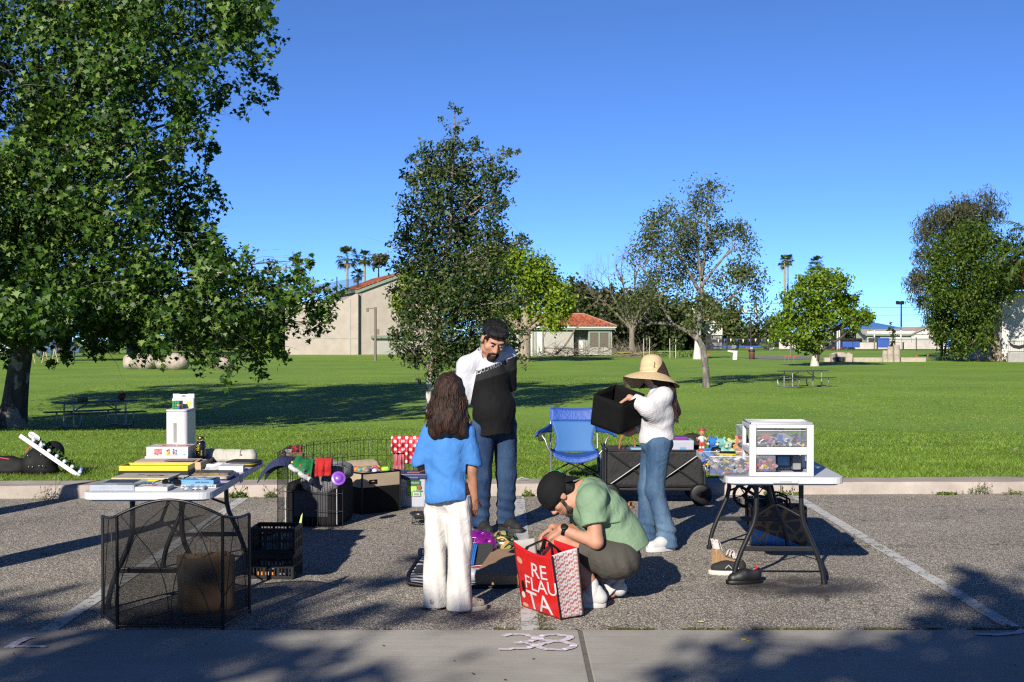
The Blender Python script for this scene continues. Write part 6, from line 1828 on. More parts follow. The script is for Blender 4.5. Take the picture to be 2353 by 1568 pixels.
# ================================================================ goods on the right table
UT=TRM
DWH=mat('drawer white',(.62,.63,.66),.4,.03,3)
CLRD=mat('clear drawer plastic',(.4,.43,.5),.1,.04,4,alpha=.16,spec=.6)
TB=Matrix.Translation((-.02,-.9+.16,.741))@Matrix.Rotation(R(.8),4,'Z')
g=thing('drawer_unit','white two drawer plastic unit holding toy bricks on the right table','drawer unit',UT@TB)
w,d,h=.416,.31,.335
mb=MB()
for s in(-1,1):
 mb.box((s*(w/2-.022),-d/2+.012,h/2),(.044,.024,h));mb.box((s*(w/2-.012),d/2-.012,h/2),(.024,.024,h))
 for z,t_ in((.0115,.023),(h*.49,.035),(h-.012,.024)):mb.box((s*(w/2-.012),0,z),(.0236,d-.049,t_))
for z,t_ in((.013,.026),(h*.49,.05),(h-.012,.024)):
 mb.box((0,-d/2+.012,z),(w-.089,.0235,t_));mb.box((0,d/2-.012,z),(w-.05,.0235,t_))
mb.build('frame',DWH,g,bev=.003)
mb=MB()
mb.box((0,0,h-.006),(w-.03,d-.03,.006),0)
mb.tube([(-w/2+.012,-d/2+.012,h+.006),(w/2-.012,-d/2+.012,h+.006),(w/2-.012,d/2-.012,h+.006),(-w/2+.012,d/2-.012,h+.006)],.009,8,closed=True)
mb.build('top',DWH,g)
mb=MB();mb.box((0,0,.006),(w-.05,d-.05,.006));mb.box((0,0,h*.49),(w-.05,d-.05,.006));mb.build('shelf',DWH,g)
BRK=[mat('brick '+n,c,.35,.04)for n,c in(('red',(.5,.03,.02)),('blue',(.02,.09,.45)),('yellow',(.65,.45,.02)),('grey',(.3,.31,.33)),('white',(.6,.6,.58)),('green',(.03,.22,.05)),('black',(.015,.015,.016)),('pink',(.6,.12,.28)),('tan',(.45,.33,.2)),('coral',(.42,.16,.11)))]
def brick_heap(M,w,d,h,seed,n,lab,big=()):
 rq=random.Random(seed)
 mb=MB()
 for i in range(n):
  x,y=rq.uniform(-w/2,w/2),rq.uniform(-d/2,d/2)
  z=rq.uniform(.1,1)*h*(.85+.25*mnoise.noise(V((x*14,y*14,seed))))
  bw,bd,bh=rq.choice([.02,.03,.036,.05,.064]),rq.choice([.012,.018,.024]),rq.choice([.0115,.0115,.02,.005])
  c=rq.choices(range(10),[2,2,2,4,3,1,2,1,1,.6])[0]
  rot=(rq.uniform(-.7,.7),rq.uniform(-.7,.7),rq.uniform(0,6))
  mb.box((x,y,z),(bw,bd,bh),c,rot=rot)
 for(x,y,z,dd,c,rot)in big:mb.box((x,y,z),dd,c,rot=rot)
 return tag(mb.build('toy_bricks',BRK,M=M),lab,'toy bricks',kind='stuff')
g2=thing('clear_drawer','upper clear drawer inside the white unit','drawer',UT@TB@Matrix.Translation((0,-.002,h*.49+.026)))
def bin_(g,w,d,h,m=CLRD,t=.003,front=True):
 mb=MB()
 mb.box((0,0,t/2),(w,d,t))
 mb.box((0,-d/2+t/2,h/2+t/2),(w,t,h-t));mb.box((0,d/2-t/2,h/2+t/2),(w,t,h-t))
 for s in(-1,1):mb.box((s*(w/2-t/2),0,h/2+t/2),(t,d-2*t-.0005,h-t))
 mb.build('tub',m,g)
 mb=MB();pts=[(x,y,h)for x,y in rrect(w+.006,d+.006,.008,2)];mb.tube(pts,.0028,5,closed=True);mb.build('rim',DWH,g)
bin_(g2,w-.1,d-.05,.105)
brick_heap(UT@TB@Matrix.Translation((0,0,h*.49+.03)),w-.13,d-.08,.05,3,260,'heap of toy bricks in the upper drawer of the white unit',[(-.1,-.11,.06,(.05,.012,.045),9,(.1,0,.1)),(.0,-.1,.05,(.03,.012,.045),1,(.1,.05,0)),(.03,-.105,.055,(.1,.004,.045),3,(.2,.5,0)),(.09,-.1,.04,(.02,.03,.03),6,(0,0,.3)),(-.05,-.1,.045,(.08,.004,.03),3,(.1,.3,0)),(.12,-.1,.035,(.04,.02,.02),1,(.2,0,0))])
mb=MB();mb.box((0,0,.05),(.11,.02,.09));mb.box((.0,-.0115,.05),(.08,.003,.06),1);mb.box((0,.0,.098),(.1,.022,.006),2);tag(mb.build('blue_carton',[mat('dark blue card',(.02,.05,.2),.5),SKY_,WHB],M=UT@TB@Matrix.Translation((.05,.06,.03)),bev=.001),'dark blue carton standing in the open lower bay of the white unit','carton')
mb=MB();mb.box((0,0,.045),(.05,.1,.09));tag(mb.build('grey_carton',GREY,M=UT@TB@Matrix.Translation((.125,.03,.03)),bev=.001),'grey carton at the right of the open lower bay','carton')
g3=thing('clear_drawer','clear drawer of bricks showing in the left half of the lower bay','drawer',UT@TB@Matrix.Translation((-.098,-.01,.028)))
bin_(g3,.125,.25,.115)
brick_heap(UT@TB@Matrix.Translation((-.098,-.01,.032)),.11,.22,.06,5,130,'heap of pink and red toy bricks in the lower bay',[(-.02,-.1,.06,(.04,.01,.02),7,(0,.5,0)),(.01,-.11,.045,(.05,.012,.03),0,(.1,-.3,.2)),(.03,-.1,.07,(.03,.01,.02),9,(0,.2,0)),(-.01,-.11,.02,(.06,.012,.012),4,(0,0,0))])
TD=UT@Matrix.Translation((-.345,-.70,.741))@Matrix.Rotation(R(2),4,'Z')
g4=thing('clear_drawer','clear drawer heaped with mixed toy bricks at the front left of the right table','drawer',TD)
bin_(g4,.27,.33,.125)
brick_heap(TD@Matrix.Translation((0,0,.004)),.25,.3,.085,8,420,'heap of mixed toy bricks in the front left drawer',[(.05,-.15,.035,(.05,.006,.035),3,(.15,.3,0)),(-.03,-.15,.09,(.04,.008,.012),2,(0,.6,0)),(.02,-.15,.07,(.05,.008,.012),4,(0,-.6,.2)),(-.07,-.15,.025,(.035,.014,.02),1,(.1,.2,0)),(.07,-.15,.085,(.03,.008,.04),6,(0,.4,0)),(-.02,-.15,.02,(.04,.012,.012),0,(0,0,.2))])
mb=MB();mb.prism([(-.09,-.03),(.04,-.035),(.09,.02),(.0,.035),(-.08,.02)],0,.006);mb.tube([(-.06,0,.01),(.05,.005,.014)],.008,6,1);tag(mb.build('toy_weapon',[YEL,BLK],M=TD@tr(.0,-.05,.128,.05,.06,.2)),'flat yellow and black toy lying on the front left drawer','toy')
mb=MB();mb.box((-.002,0,0),(.003,.06,.05));mb.box((-.0045,0,0),(.002,.05,.038),1);tag(mb.build('sticker_card',[GREY,BLK],M=TD@tr(-.138,-.03,.06)),'dark sticker on the side of the front left drawer','sticker')
TU=UT@Matrix.Translation((-.078,-.36,.741))@Matrix.Rotation(R(3),4,'Z')
g5=thing('clear_drawer','clear drawer lying under the tipped up drawer behind the white unit','drawer',TU);bin_(g5,.26,.33,.118)
g6=thing('clear_drawer','clear drawer stacked above another one behind the white unit','drawer',TU@Matrix.Translation((0,0,.13)));bin_(g6,.26,.33,.15)
brick_heap(TU@Matrix.Translation((0,0,.134)),.24,.3,.08,12,220,'heap of grey toy bricks in the stacked drawer',[(-.11,-.05,.06,(.006,.1,.07),3,(0,.1,.1))])
PT=[('blue plush toy with a cap',(.02,.16,.5),-.135,.36,1.1),('teal plush toy',(.16,.42,.42),-.085,.33,1.1),('pale green plush toy',(.3,.5,.38),-.04,.30,.95),('yellow haired plush toy',(.68,.5,.16),.0,.37,1.),('orange striped plush toy',(.72,.22,.02),.05,.33,1.2),('yellow beaked plush toy',(.72,.5,.04),.1,.28,.9)]
for i,(nm,c,x,y,k)in enumerate(PT):
 M=UT@tr(x-.165,y,.741)@Matrix.Rotation(.3*i-1.0,4,'Z')@Matrix.Scale(1.15,4)
 g=thing('plush_toy',nm+' in the toy row on the right table','plush toy',M,'plush toys on the right table')
 s_=Sdf((-.1,-.1,-.01),(.1,.1,.14),.006)
 s_.ell((0,0,.035*k),(.035*k,.03*k,.034*k),.02).ell((0,-.02,.085*k),(.03*k,.028*k,.027*k),.015)
 for s in(-1,1):
  s_.cone((s*.03*k,-.01,.05*k),(s*.06*k,-.03,.03*k),.014,.011,.012);s_.cone((s*.02,-.02,.015),(s*.035*k,-.06,.012),.015,.013,.012)
  s_.ell((s*.026*k,-.015,.112*k),(.011,.007,.013),.008)
 s_.mesh().build('body',mat('plush '+nm,c,.95,.2,20,.6,120),g)
 mb=MB()
 for s in(-1,1):mb.ell((s*.011,-.047*k,.09*k),(.004,.003,.005),n=8,k=6)
 mb.build('eye',BLK,g)
 mb=MB();mb.ell((0,-.05*k,.078*k),(.013,.008,.009),n=10,k=6);mb.build('muzzle',mat('plush muzzle',(.6,.55,.4),.9),g)
g=thing('toy_camera','round black toy at the left end of the toy row','toy',UT@tr(-.285,.33,.741))
mb=MB();mb.lathe([(.03,0),(.045,.012),(.05,.04),(.04,.07),(.02,.078),(0,.078)],20);mb.build('body',BLK,g)
mb=MB();mb.lathe([(.024,0),(.026,.01),(.018,.016),(0,.014)],20,M=FRONT(.0,-.045,.04));mb.build('lens',mat('lens grey',(.08,.08,.09),.2),g)
for i,(x,y,rz,m)in enumerate(((-.31,-.1,.3,GREY),(-.28,-.2,-.2,WHB),(-.3,.02,.5,GREY),(-.31,-.32,.1,NAVY))):
 mb=MB();mb.box((0,0,.0015),(.1,.05,.003));mb.box((.02,0,.004),(.05,.03,.003),1);tag(mb.build('card',[m,BLK],M=UT@tr(x,y,.741+.004*i,0,0,rz)),['grey card behind the front left drawer','white card lying nearest the front left drawer','grey card nearest the toy row','navy card at the left edge by the front left drawer'][i],'card')
g=thing('figurine','small big-headed sports figurine with a red headband on the right table','figurine',UT@tr(-.345,.80,.741)@Matrix.Rotation(R(15),4,'Z')@Matrix.Scale(1.02,4))
mb=MB();mb.lathe([(.032,0),(.032,.01),(.03,.012),(0,.012)],20);mb.build('base',REDP,g)
s_=Sdf((-.06,-.04,.01),(.06,.04,.19),.0035)
for s in(-1,1):
 s_.cone((s*.012,0,.02),(s*.011,0,.065),.008,.009,.004);s_.cone((s*.012,-.012,.017),(s*.012,.004,.017),.007,.007,.004)
 s_.cone((s*.02,0,.102),(s*.036,-.004,.082),.008,.0065,.004);s_.cone((s*.036,-.004,.082),(s*.045,-.016,.1),.0065,.007,.004)
s_.cone((0,0,.07),(0,0,.1),.016,.017,.006).ell((0,-.002,.142),(.023,.022,.03),.004)
s_.mesh().build('body',SKIN_P,g)
s_=Sdf((-.05,-.04,.05),(.05,.04,.12),.0035);s_.cone((0,0,.078),(0,0,.1),.018,.019,.006).cone((-.016,0,.102),(-.027,-.002,.093),.01,.01,.005).cone((.016,0,.102),(.027,-.002,.093),.01,.01,.005)
s_.mesh().build('jersey',WHB,g)
s_=Sdf((-.04,-.04,.03),(.04,.04,.09),.0035)
for s in(-1,1):s_.cone((s*.011,0,.05),(s*.009,0,.074),.0125,.0125,.006)
s_.mesh().build('shorts',REDP,g)
mb=MB();mb.lathe([(.0235,.152),(.0245,.158),(.0225,.165)],18,sx=1.,sy=.97);mb.build('headband',REDP,g)
mb=MB();mb.lathe([(.0215,.1655),(.017,.173),(.0,.176)],18);mb.build('hair',mat('light brown hair',(.2,.12,.06)),g)
mb=MB();[mb.lathe([(.0095,.016),(.0098,.034)],10,(s*.012,0,0))for s in(-1,1)];mb.build('sock',WHB,g)
# ================================================================ under the right table
g=thing('floral_sandal','white floral wedge sandal with a cork sole beside the right table legs','sandal',lotM(1.545,9.72,R(205)))
CORK=mat('cork',(.42,.25,.12),.9,.3,60);FLORAL=mat('floral cloth',(.62,.58,.56),.8,.05,6)
FLORAL2,t_,b_,o_=nt('floral print')
vo=t_.nodes.new('ShaderNodeTexVoronoi');vo.inputs['Scale'].default_value=62;t_.links.new(coords(t_),vo.inputs['Vector'])
t_.links.new(mixc(t_,(.35,.03,.05),(.66,.62,.6),ramp(t_,vo.outputs['Distance'],[(.22,0.),(.30,1.)])),b_.inputs['Base Color']);b_.inputs['Roughness'].default_value=.8
mb=MB();mb.prism([(-.12,0),(-.115,.02),(-.04,.03),(.03,.055),(.07,.10),(.105,.115),(.11,.10),(.105,.0),(.05,.0),(.03,.025),(-.03,.0)],-.033,.033,0,Matrix.Rotation(R(90),4,'X'));mb.build('sole',CORK,g,bev=.004)
mb=MB()
mb.surf(lambda u,v:(-.10+.07*v,-.036*math.cos(PI*u),.028+.012*v+.035*math.sin(PI*u)),14,6)
mb.surf(lambda u,v:(.055+.05*v*.3,-.034*math.cos(PI*u),.095+.03*v+.04*math.sin(PI*u)),14,5)
mb.surf(lambda u,v:(.075+.035*math.sin(PI*u)+.02*v,-.034*math.cos(PI*u),.11+.075*v),16,8)
for s in(-1,1):mb.surf(lambda u,v:(-.06+.05*u,s*.02+.025*(v-.5),.05+.04*math.sin(PI*u)+.01*v),8,4)
mb.build('strap',FLORAL2,g,solid=.003)
def shoe(g,L,W_,sole_m,up_m,h_heel=.085,h_toe=.055,sole_h=.028,open_=True):
 """slip-on shoe, toe towards -x"""
 def outline(k,z,sc_=1.):
  out=[]
  for i in range(28):
   a=2*PI*i/28
   x=math.cos(a);y=math.sin(a)
   wd=W_/2*(1 if x<.1 else 1-.18*(x-.1))*(1-.0*x)
   out.append((x*L/2*sc_,(abs(y)**.8)*math.copysign(1,y)*wd*sc_,z))
  return out
 mb=MB();mb.loft([outline(0,0,.97),outline(0,.004,1.0),outline(0,sole_h,1.0),outline(0,sole_h+.002,.96)]);mb.build('sole',sole_m,g)
 s_=Sdf((-L/2-.02,-W_,0),(L/2+.02,W_,.2),.0055)
 s_.cone((-L*.30,0,sole_h+.012),(-L*.1,0,sole_h+.02),W_*.36,W_*.4,.01).cone((-L*.1,0,sole_h+.02),(L*.32,0,sole_h+.025),W_*.4,W_*.36,.02)
 s_.cone((L*.05,0,h_heel-.03),(L*.34,0,h_heel-.02),W_*.30,W_*.32,.03).cone((-L*.22,0,h_toe-.02),(L*.0,0,h_heel-.035),W_*.24,W_*.3,.03)
 if open_:s_.ell((L*.2,0,h_heel+.03),(L*.2,W_*.27,.07),.006,cut=True)
 s_.both(lambda X,Y,Z:(sole_h-.004)-Z)
 s_.mesh().build('upper',up_m,g)
 return g
g=thing('slip_on_shoe','black slip-on shoe with a white sole between the sandal and the black sneaker','shoe',lotM(1.485,9.3,R(-6)))
shoe(g,.265,.098,mat('off white rubber',(.58,.56,.5),.6,.08,10),mat('black canvas',(.010,.010,.011),.85,.2,40,.3,160),.088,.06,.03)
mb=MB();mb.prism([(.0,.05),(.025,.075),(.05,.05),(.045,.05),(.025,.069),(.006,.05)],0,.001,0,FRONT(-.02,-.0475,0));mb.box((.065,-.0475,.055),(.02,.002,.006),rot=(0,.3,0));mb.build('stitching',mat('stitch white',(.55,.55,.55)),g)
g=thing('black_sneaker','black sneaker with a red tongue mark beside the front table leg','shoe',lotM(1.545,8.98,R(12)))
shoe(g,.255,.098,BLK,mat('black leather',(.009,.009,.01),.5,.2,30),.10,.062,.026)
mb=MB();mb.box((.065,-.042,.105),(.035,.004,.008),rot=(0,-.5,0));mb.box((.075,-.043,.122),(.025,.004,.006),rot=(0,-.5,0));mb.build('mark',REDP,g)
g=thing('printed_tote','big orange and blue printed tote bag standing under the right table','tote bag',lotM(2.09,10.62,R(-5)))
CHK,t_,b_,o_=nt('tote print with painted shade')
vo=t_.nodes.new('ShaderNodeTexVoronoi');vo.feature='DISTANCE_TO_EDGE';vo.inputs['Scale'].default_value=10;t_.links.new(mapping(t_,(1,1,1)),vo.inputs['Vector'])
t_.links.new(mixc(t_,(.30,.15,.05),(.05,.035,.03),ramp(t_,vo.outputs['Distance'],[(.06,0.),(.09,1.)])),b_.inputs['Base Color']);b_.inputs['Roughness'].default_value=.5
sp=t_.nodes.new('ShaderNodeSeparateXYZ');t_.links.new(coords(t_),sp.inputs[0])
sunlit_low=mth(t_,'LESS_THAN',mth(t_,'ADD',sp.outputs['Z'],mth(t_,'MULTIPLY',sp.outputs['X'],.35)),.06)  # sunlit lower left corner painted bright blue, the shaded rest dark brown
t_.links.new(mixc(t_,b_.inputs['Base Color'].links[0].from_socket,mixc(t_,(.6,.35,.12),(.08,.3,.75),ramp(t_,vo.outputs['Distance'],[(.05,0.),(.07,1.)])),sunlit_low),b_.inputs['Base Color'])
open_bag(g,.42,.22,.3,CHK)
for s in(-1,1):
 mb=MB();mb.tube([(-.09,s*.11,.27),(-.08,s*.1,.36),(0,s*.09,.39),(.08,s*.1,.36),(.09,s*.11,.27)],.008,6);mb.build('handle',BLK,g)
g=thing('folded_stroller','folded black stroller with spoked wheels behind the printed tote','stroller',lotM(2.02,11.2,0))
for x in(-.08,.02):
 mb=MB()
 T=tr(x,.02,.30,R(90),R(20),0)
 mb.tube([(.095*math.cos(a),.095*math.sin(a),0)for a in[i*PI/12 for i in range(24)]],.014,8,closed=True,M=T)
 for i in range(5):a=i*2*PI/5;mb.tube([(0,0,0),(.09*math.cos(a),.09*math.sin(a),0)],.005,5,M=T)
 mb.build('wheel',BLK,g)
mb=MB();mb.tube([(-.2,0,.42),(0,0,.3),(.25,.02,.25),(.35,.05,.03)],.014,8);mb.tube([(-.1,.05,.3),(.15,.05,.03)],.014,8);mb.box((.08,.05,.16),(.3,.1,.22));mb.build('frame',BLK,g,bev=.01)
# ================================================================ folding chair on the lawn edge
BLUN=mat('blue nylon',(.008,.07,.36),.6,.12,8,.25,90)
BLUM=mat('blue net cloth',(.028,.16,.46),.7,.1,120,alpha=.82)
STEEL=mat('grey steel tube',(.30,.31,.33),.35,.08,8,metal=.6)
CZ=gz(.37,14.15)
g=thing('camping_chair','blue folding camp chair with mesh back standing at the edge of the lawn','folding chair',Matrix.Translation((.655,14.1,CZ)))
def bk(u,v):
 z=.27+.455*v
 hw=.255 if v>.55 else .255-.075*math.sin(PI*min(1,(.55-v)/.55)*.9)
 if v>.5:hw=.21+(.245-.21)*min(1,(v-.5)/.22)
 elif v>.2:hw=.185+(.21-.185)*((v-.2)/.3)**2
 else:hw=.185+(.2-v)*.2
 y=.06+.17*v+.03*(2*u-1)**2*-1+.02
 sag=-.018*(1-(2*u-1)**2)if v>.95 else 0
 return((2*u-1)*hw,y,z+sag)
mb=MB();mb.surf(lambda u,v:bk(u,v*.7),16,14);mb.build('back_mesh',BLUM,g,solid=.004)
mb=MB();mb.surf(lambda u,v:bk(u,.7+.3*v),16,6);mb.surf(lambda u,v:tuple(V(bk(u,.97+.05*v))+V((0,.03,.0))),16,3);mb.build('headrest',BLUN,g,solid=.012)
mb=MB()
for s in(0,1):mb.tube([bk(s,i/10)for i in range(11)],.007,6)
mb.build('edging',BLUN,g)
mb=MB();mb.surf(lambda u,v:((2*u-1)*(.25-.02*(1-v)),-.28+.36*v,.285-.055*(1-(2*u-1)**2)*(1-.4*v)+.0*v),18,12);mb.build('seat',BLUN,g,solid=.014)
mb=MB();mb.surf(lambda u,v:((2*u-1)*.235,-.28-.012*v,.285-.055*(1-(2*u-1)**2)-.05*v*(1-.3*(2*u-1)**2)),18,4);mb.build('seat_flap',BLUN,g,solid=.006)
for s in(-1,1):
 mb=MB()
 mb.tube([(s*.25,.09,.02),(s*.245,.2,.64)],.0105,8)
 mb.build('rear_leg',STEEL,g)
 mb=MB()
 mb.tube([(s*.255,-.29,.0),(s*.255,-.29,.29)],.0105,8);mb.lathe([(.018,0),(.018,.03)],10,(s*.255,-.29,0))
 mb.build('front_leg',STEEL,g)
 mb=MB();mb.tube([(s*.235,-.27,.27),(s*.27,-.27,.31),(s*.295,-.26,.36),(s*.315,-.25,.42),(s*.345,-.23,.46)],.010,8);mb.build('arm_post',STEEL,g)
 mb=MB()
 mb.surf(lambda u,v:(s*(.235+.165*u+.02*v),.17-.42*u*.95+.0*v-.05*v,.56-.06*u+(-.05*v*math.cos(PI*u)if False else-.03*math.sin(PI*v)-.04*u*v)),12,6)
 mb.surf(lambda u,v:(s*(.235+.165*u),.17-.40*u,.56-.06*u-.09*v*(1-.8*u)),12,4)
 mb.build('armrest',BLUN,g,solid=.012)
mb=MB();mb.lathe([(.02,-.09),(.035,-.07),(.042,0)],14,(-.355,-.2,.49),0);mb.build('cup_net',mat('net black',(.02,.02,.02),.8,0,alpha=.55),g)
mb=MB()
for s in(-1,1):
 mb.tube([(s*.25,-.29,.03),(-s*.25,-.27,.27)],.008,6);mb.tube([(s*.25,.09,.05),(-s*.25,.1,.3)],.008,6)
 mb.tube([(s*.25,-.29,.26),(s*.25,.09,.04)],.008,6);mb.tube([(s*.25,-.29,.04),(s*.25,.09,.28)],.008,6)
mb.build('cross_brace',BLK,g)
mb=MB();pts=[P(1188,1088,.13),P(1198,1089,.135),P(1207,1094,.125),P(1214,1101,.125)]
mb.tube([(p.x,13.65+.03*i,SL*13.7+.14+(.02 if i in(1,)else 0))for i,p in enumerate(pts)],.006,6)
tag(mb.build('white_cable',WHB),'short white cable on the kerb left of the blue chair','cable')
# ================================================================ folding wagon
WGN=mat('wagon cloth',(.007,.007,.0075),.8,.25,9,.5,40,bd=.01)
BLKM=mat('black tube',(.009,.009,.01),.4,.1)
g=thing('folding_wagon','black collapsible cloth wagon loaded with bins behind the woman','wagon',lotM(1.36,13.02,R(-1)))
w,d,z0,z1=.92,.46,.17,.52
mb=MB()
for s in(-1,1):
 mb.surf(lambda u,v:((u-.5)*w,s*(d/2-.015*math.sin(PI*u)*math.sin(PI*v))+.008*mnoise.noise(V((u*8,v*4,s))),z0+(z1-z0)*v),24,10)
 mb.surf(lambda u,v:(s*(w/2-.01*math.sin(PI*v)),(u-.5)*d,z0+(z1-z0)*v),10,8)
mb.add([(-w/2,-d/2,z0),(w/2,-d/2,z0),(w/2,d/2,z0),(-w/2,d/2,z0)],[(0,1,2,3)])
mb.build('cloth',WGN,g,solid=.005)
mb=MB()
for sx_ in(-1,1):
 for sy_ in(-1,1):
  x,y=sx_*(w/2+.008),sy_*(d/2+.008)
  mb.tube([(x,y,.12),(x,y,z1+.01)],.013,8);mb.lathe([(.02,0),(.02,.03),(.0,.035)],10,(x,y,z1-.005));mb.box((x,y,.16),(.05,.05,.05))
for s in(-1,1):
 mb.tube([(-w/2,s*(d/2+.006),z1),(w/2,s*(d/2+.006),z1)],.009,8);mb.tube([(s*(w/2+.008),-d/2,z1),(s*(w/2+.008),d/2,z1)],.009,8)
mb.box((0,0,.15),(w,d,.02))
mb.build('frame',BLKM,g,bev=.003)
mb=MB()
y=-d/2-.016
for(xa,za,xb,zb)in((-.43,.19,-.0,.49),(0.0,.19,-.43,.5),(.43,.5,.0,.19),(0.,.49,.43,.19)):mb.tube([(xa,y-(.008 if xa<0 and za<.3 else 0),za),(xb,y-(.008 if xa<0 and za<.3 else 0),zb)],.008,6,0)
mb.tube([(-.43,y-.024,.2),(0.0,y-.024,.5)],.0045,5,1);mb.tube([(.4,y-.024,.478),(.13,y-.024,.29)],.004,5,1)
mb.build('cross_bars',[BLKM,mat('bright steel edge',(.5,.5,.52),.5,.02)],g)
for sx_ in(-1,1):
 for sy_ in(-1,1):
  mb=MB();T=tr(sx_*(w/2-.03),sy_*(d/2+.03),.105,R(90),0,0)
  mb.lathe([(.03,-.025),(.085,-.028),(.103,-.02),(.105,0),(.103,.02),(.085,.028),(.03,.025)],22,M=T);mb.lathe([(0,-.03),(.03,-.03),(.03,.03),(0,.03)],12,M=T);mb.build('wheel',BLK,g)
fl=MB();fl.surf(lambda u,v:(.27+.24*u,.1+.08*v,z1+.02+.11*math.sin(PI*(.2+.6*(1-u)))*v),10,6);fl.build('flap',WGN,g,solid=.006)
WM=lotM(1.36,13.02,R(-1))
g=thing('lidded_bin','frosted bin with a purple lid in the wagon behind the woman','storage bin',WM@tr(.27,-.05,.40))
mb=MB();mb.box((0,0,.1),(.2,.24,.22),top=1.06);mb.build('tub',FROST,g,bev=.01)
mb=MB();mb.box((-.03,0,.222),(.16,.2,.035));mb.build('lid',mat('magenta plastic',(.18,.02,.22),.4),g,bev=.006)
mb=MB();mb.box((.0,-.125,.12),(.06,.004,.05));mb.build('label',SKY_,g)
mb=MB();mb.box((0,0,.06),(.06,.02,.08));mb.box((0,-.0105,.06),(.03,.003,.06),1);tag(mb.build('striped_carton',[WHB,NAVY],M=WM@tr(.18,-.14,.46)),'small white and navy carton in front of the lidded bin','carton')
mb=MB();mb.box((0,0,.02),(.2,.12,.04));mb.box((0,-.061,.02),(.18,.003,.02),1);tag(mb.build('blue_box',[SKY_,YEL],M=WM@tr(-.13,-.13,.5),bev=.002),'blue and yellow box lying in the wagon left of the woman','box')
g=thing('leather_handle_bag','dark bag with arched brown leather handles in the left of the wagon','bag',WM@tr(-.25,-.02,.22))
open_bag(g,.2,.2,.3,mat('dark purple cloth',(.04,.02,.05),.8))
LEA=mat('tan leather',(.33,.12,.04),.5,.1,20)
for s in(-1,1):
 mb=MB();mb.tube([(.075*math.cos(a)*(1 if True else 0),s*.05,.30+.155*math.sin(a))for a in[PI*i/12 for i in range(13)]],.006,6);mb.build('handle',LEA,g)
for i,(x,y)in enumerate(((1418,1157),(1431,1163))):
 p=P(x,y+4)
 g=thing('brown_sandal',['brown leather sandal nearer the wagon wheel','brown leather sandal in front, beside its pair'][i],'sandal',lotM(p.x,p.y,R(-50+20*i)),'pair of brown sandals')
 mb=MB();mb.prism([(-.1,-.025),(-.05,-.04),(.04,-.036),(.1,-.028),(.11,0),(.1,.028),(.04,.036),(-.05,.04),(-.1,.025),(-.115,0)],0,.022);mb.build('sole',mat('brown leather',(.24,.11,.045),.6,.15,12),g,bev=.004)
 mb=MB()
 for x0 in(-.05,.0,.06):mb.surf(lambda u,v:(x0+.025*v,-.036*math.cos(PI*u),.02+.04*math.sin(PI*u)),12,2)
 mb.build('strap',LEA,g,solid=.003)
# ================================================================ on the ground in the middle
ZEB,t_,b_,o_=nt('zebra cloth')
wv=t_.nodes.new('ShaderNodeTexWave');wv.inputs['Scale'].default_value=3.4;wv.inputs['Distortion'].default_value=4.5;wv.inputs['Detail'].default_value=2;wv.inputs['Detail Scale'].default_value=1.4;wv.bands_direction='Y'
t_.links.new(coords(t_),wv.inputs['Vector'])
t_.links.new(ramp(t_,wv.outputs['Fac'],[(.47,(.008,.008,.012)),(.53,(.58,.58,.6))]),b_.inputs['Base Color']);b_.inputs['Roughness'].default_value=.9
g=thing('zebra_blanket','black and white zebra striped blanket spread under the box and helmets','blanket',lotM(-.04,9.48,R(-1)))
def zb(u,v):
 x,y=-.65+1.3*u,-.66+1.32*v
 z=.008+.006*mnoise.noise(V((x*5,y*5,1)))
 e=min(u,1-u,v,1-v)
 if u<.1:z+=.035*(1-u/.1)*(.5+.5*math.sin(y*5))
 return(x+.015*math.sin(y*7),y+.012*math.sin(x*8),max(z,.004))
mb=MB();mb.surf(zb,46,46);mb.build('cloth',ZEB,g,solid=.004)
mb=MB()
ed=[zb(i/30,0)for i in range(31)]+[zb(1,i/30)for i in range(31)]+[zb(1-i/30,1)for i in range(31)]+[zb(0,1-i/30)for i in range(31)]
mb.tube([(x,y,z+.002)for x,y,z in ed],.013,6);mb.build('binding',BLK,g)
mb=MB();mb.surf(lambda u,v:(-.63+.55*u,-.24+.28*v,.022+.006*mnoise.noise(V((u*5,v*5,3)))),12,8);tag(mb.build('dark_cloth',mat('dark navy cloth',(.012,.014,.022),.9,.2,10),M=lotM(-.04,9.48,R(-1)),solid=.008),'dark cloth folded across the left part of the zebra blanket','cloth')
CARD=mat('cardboard',(.37,.23,.125),.85,.08,4,.15,60)
g=thing('cardboard_box','long flat brown cardboard box on the zebra blanket','cardboard box',lotM(-.045,9.33,R(-6)))
mb=MB();mb.box((0,0,.052),(.29,.98,.072));mb.build('body',CARD,g,bev=.002)
mb=MB();mb.box((0,-.493,.05),(.27,.003,.06));mb.box((.139,-.4965,.052),(.003,.003,.07));mb.build('flap',CARD,g)
VEL=mat('violet shell',(.12,.008,.26),.22,.5,7,c2=(.38,.015,.30),coat=.6)
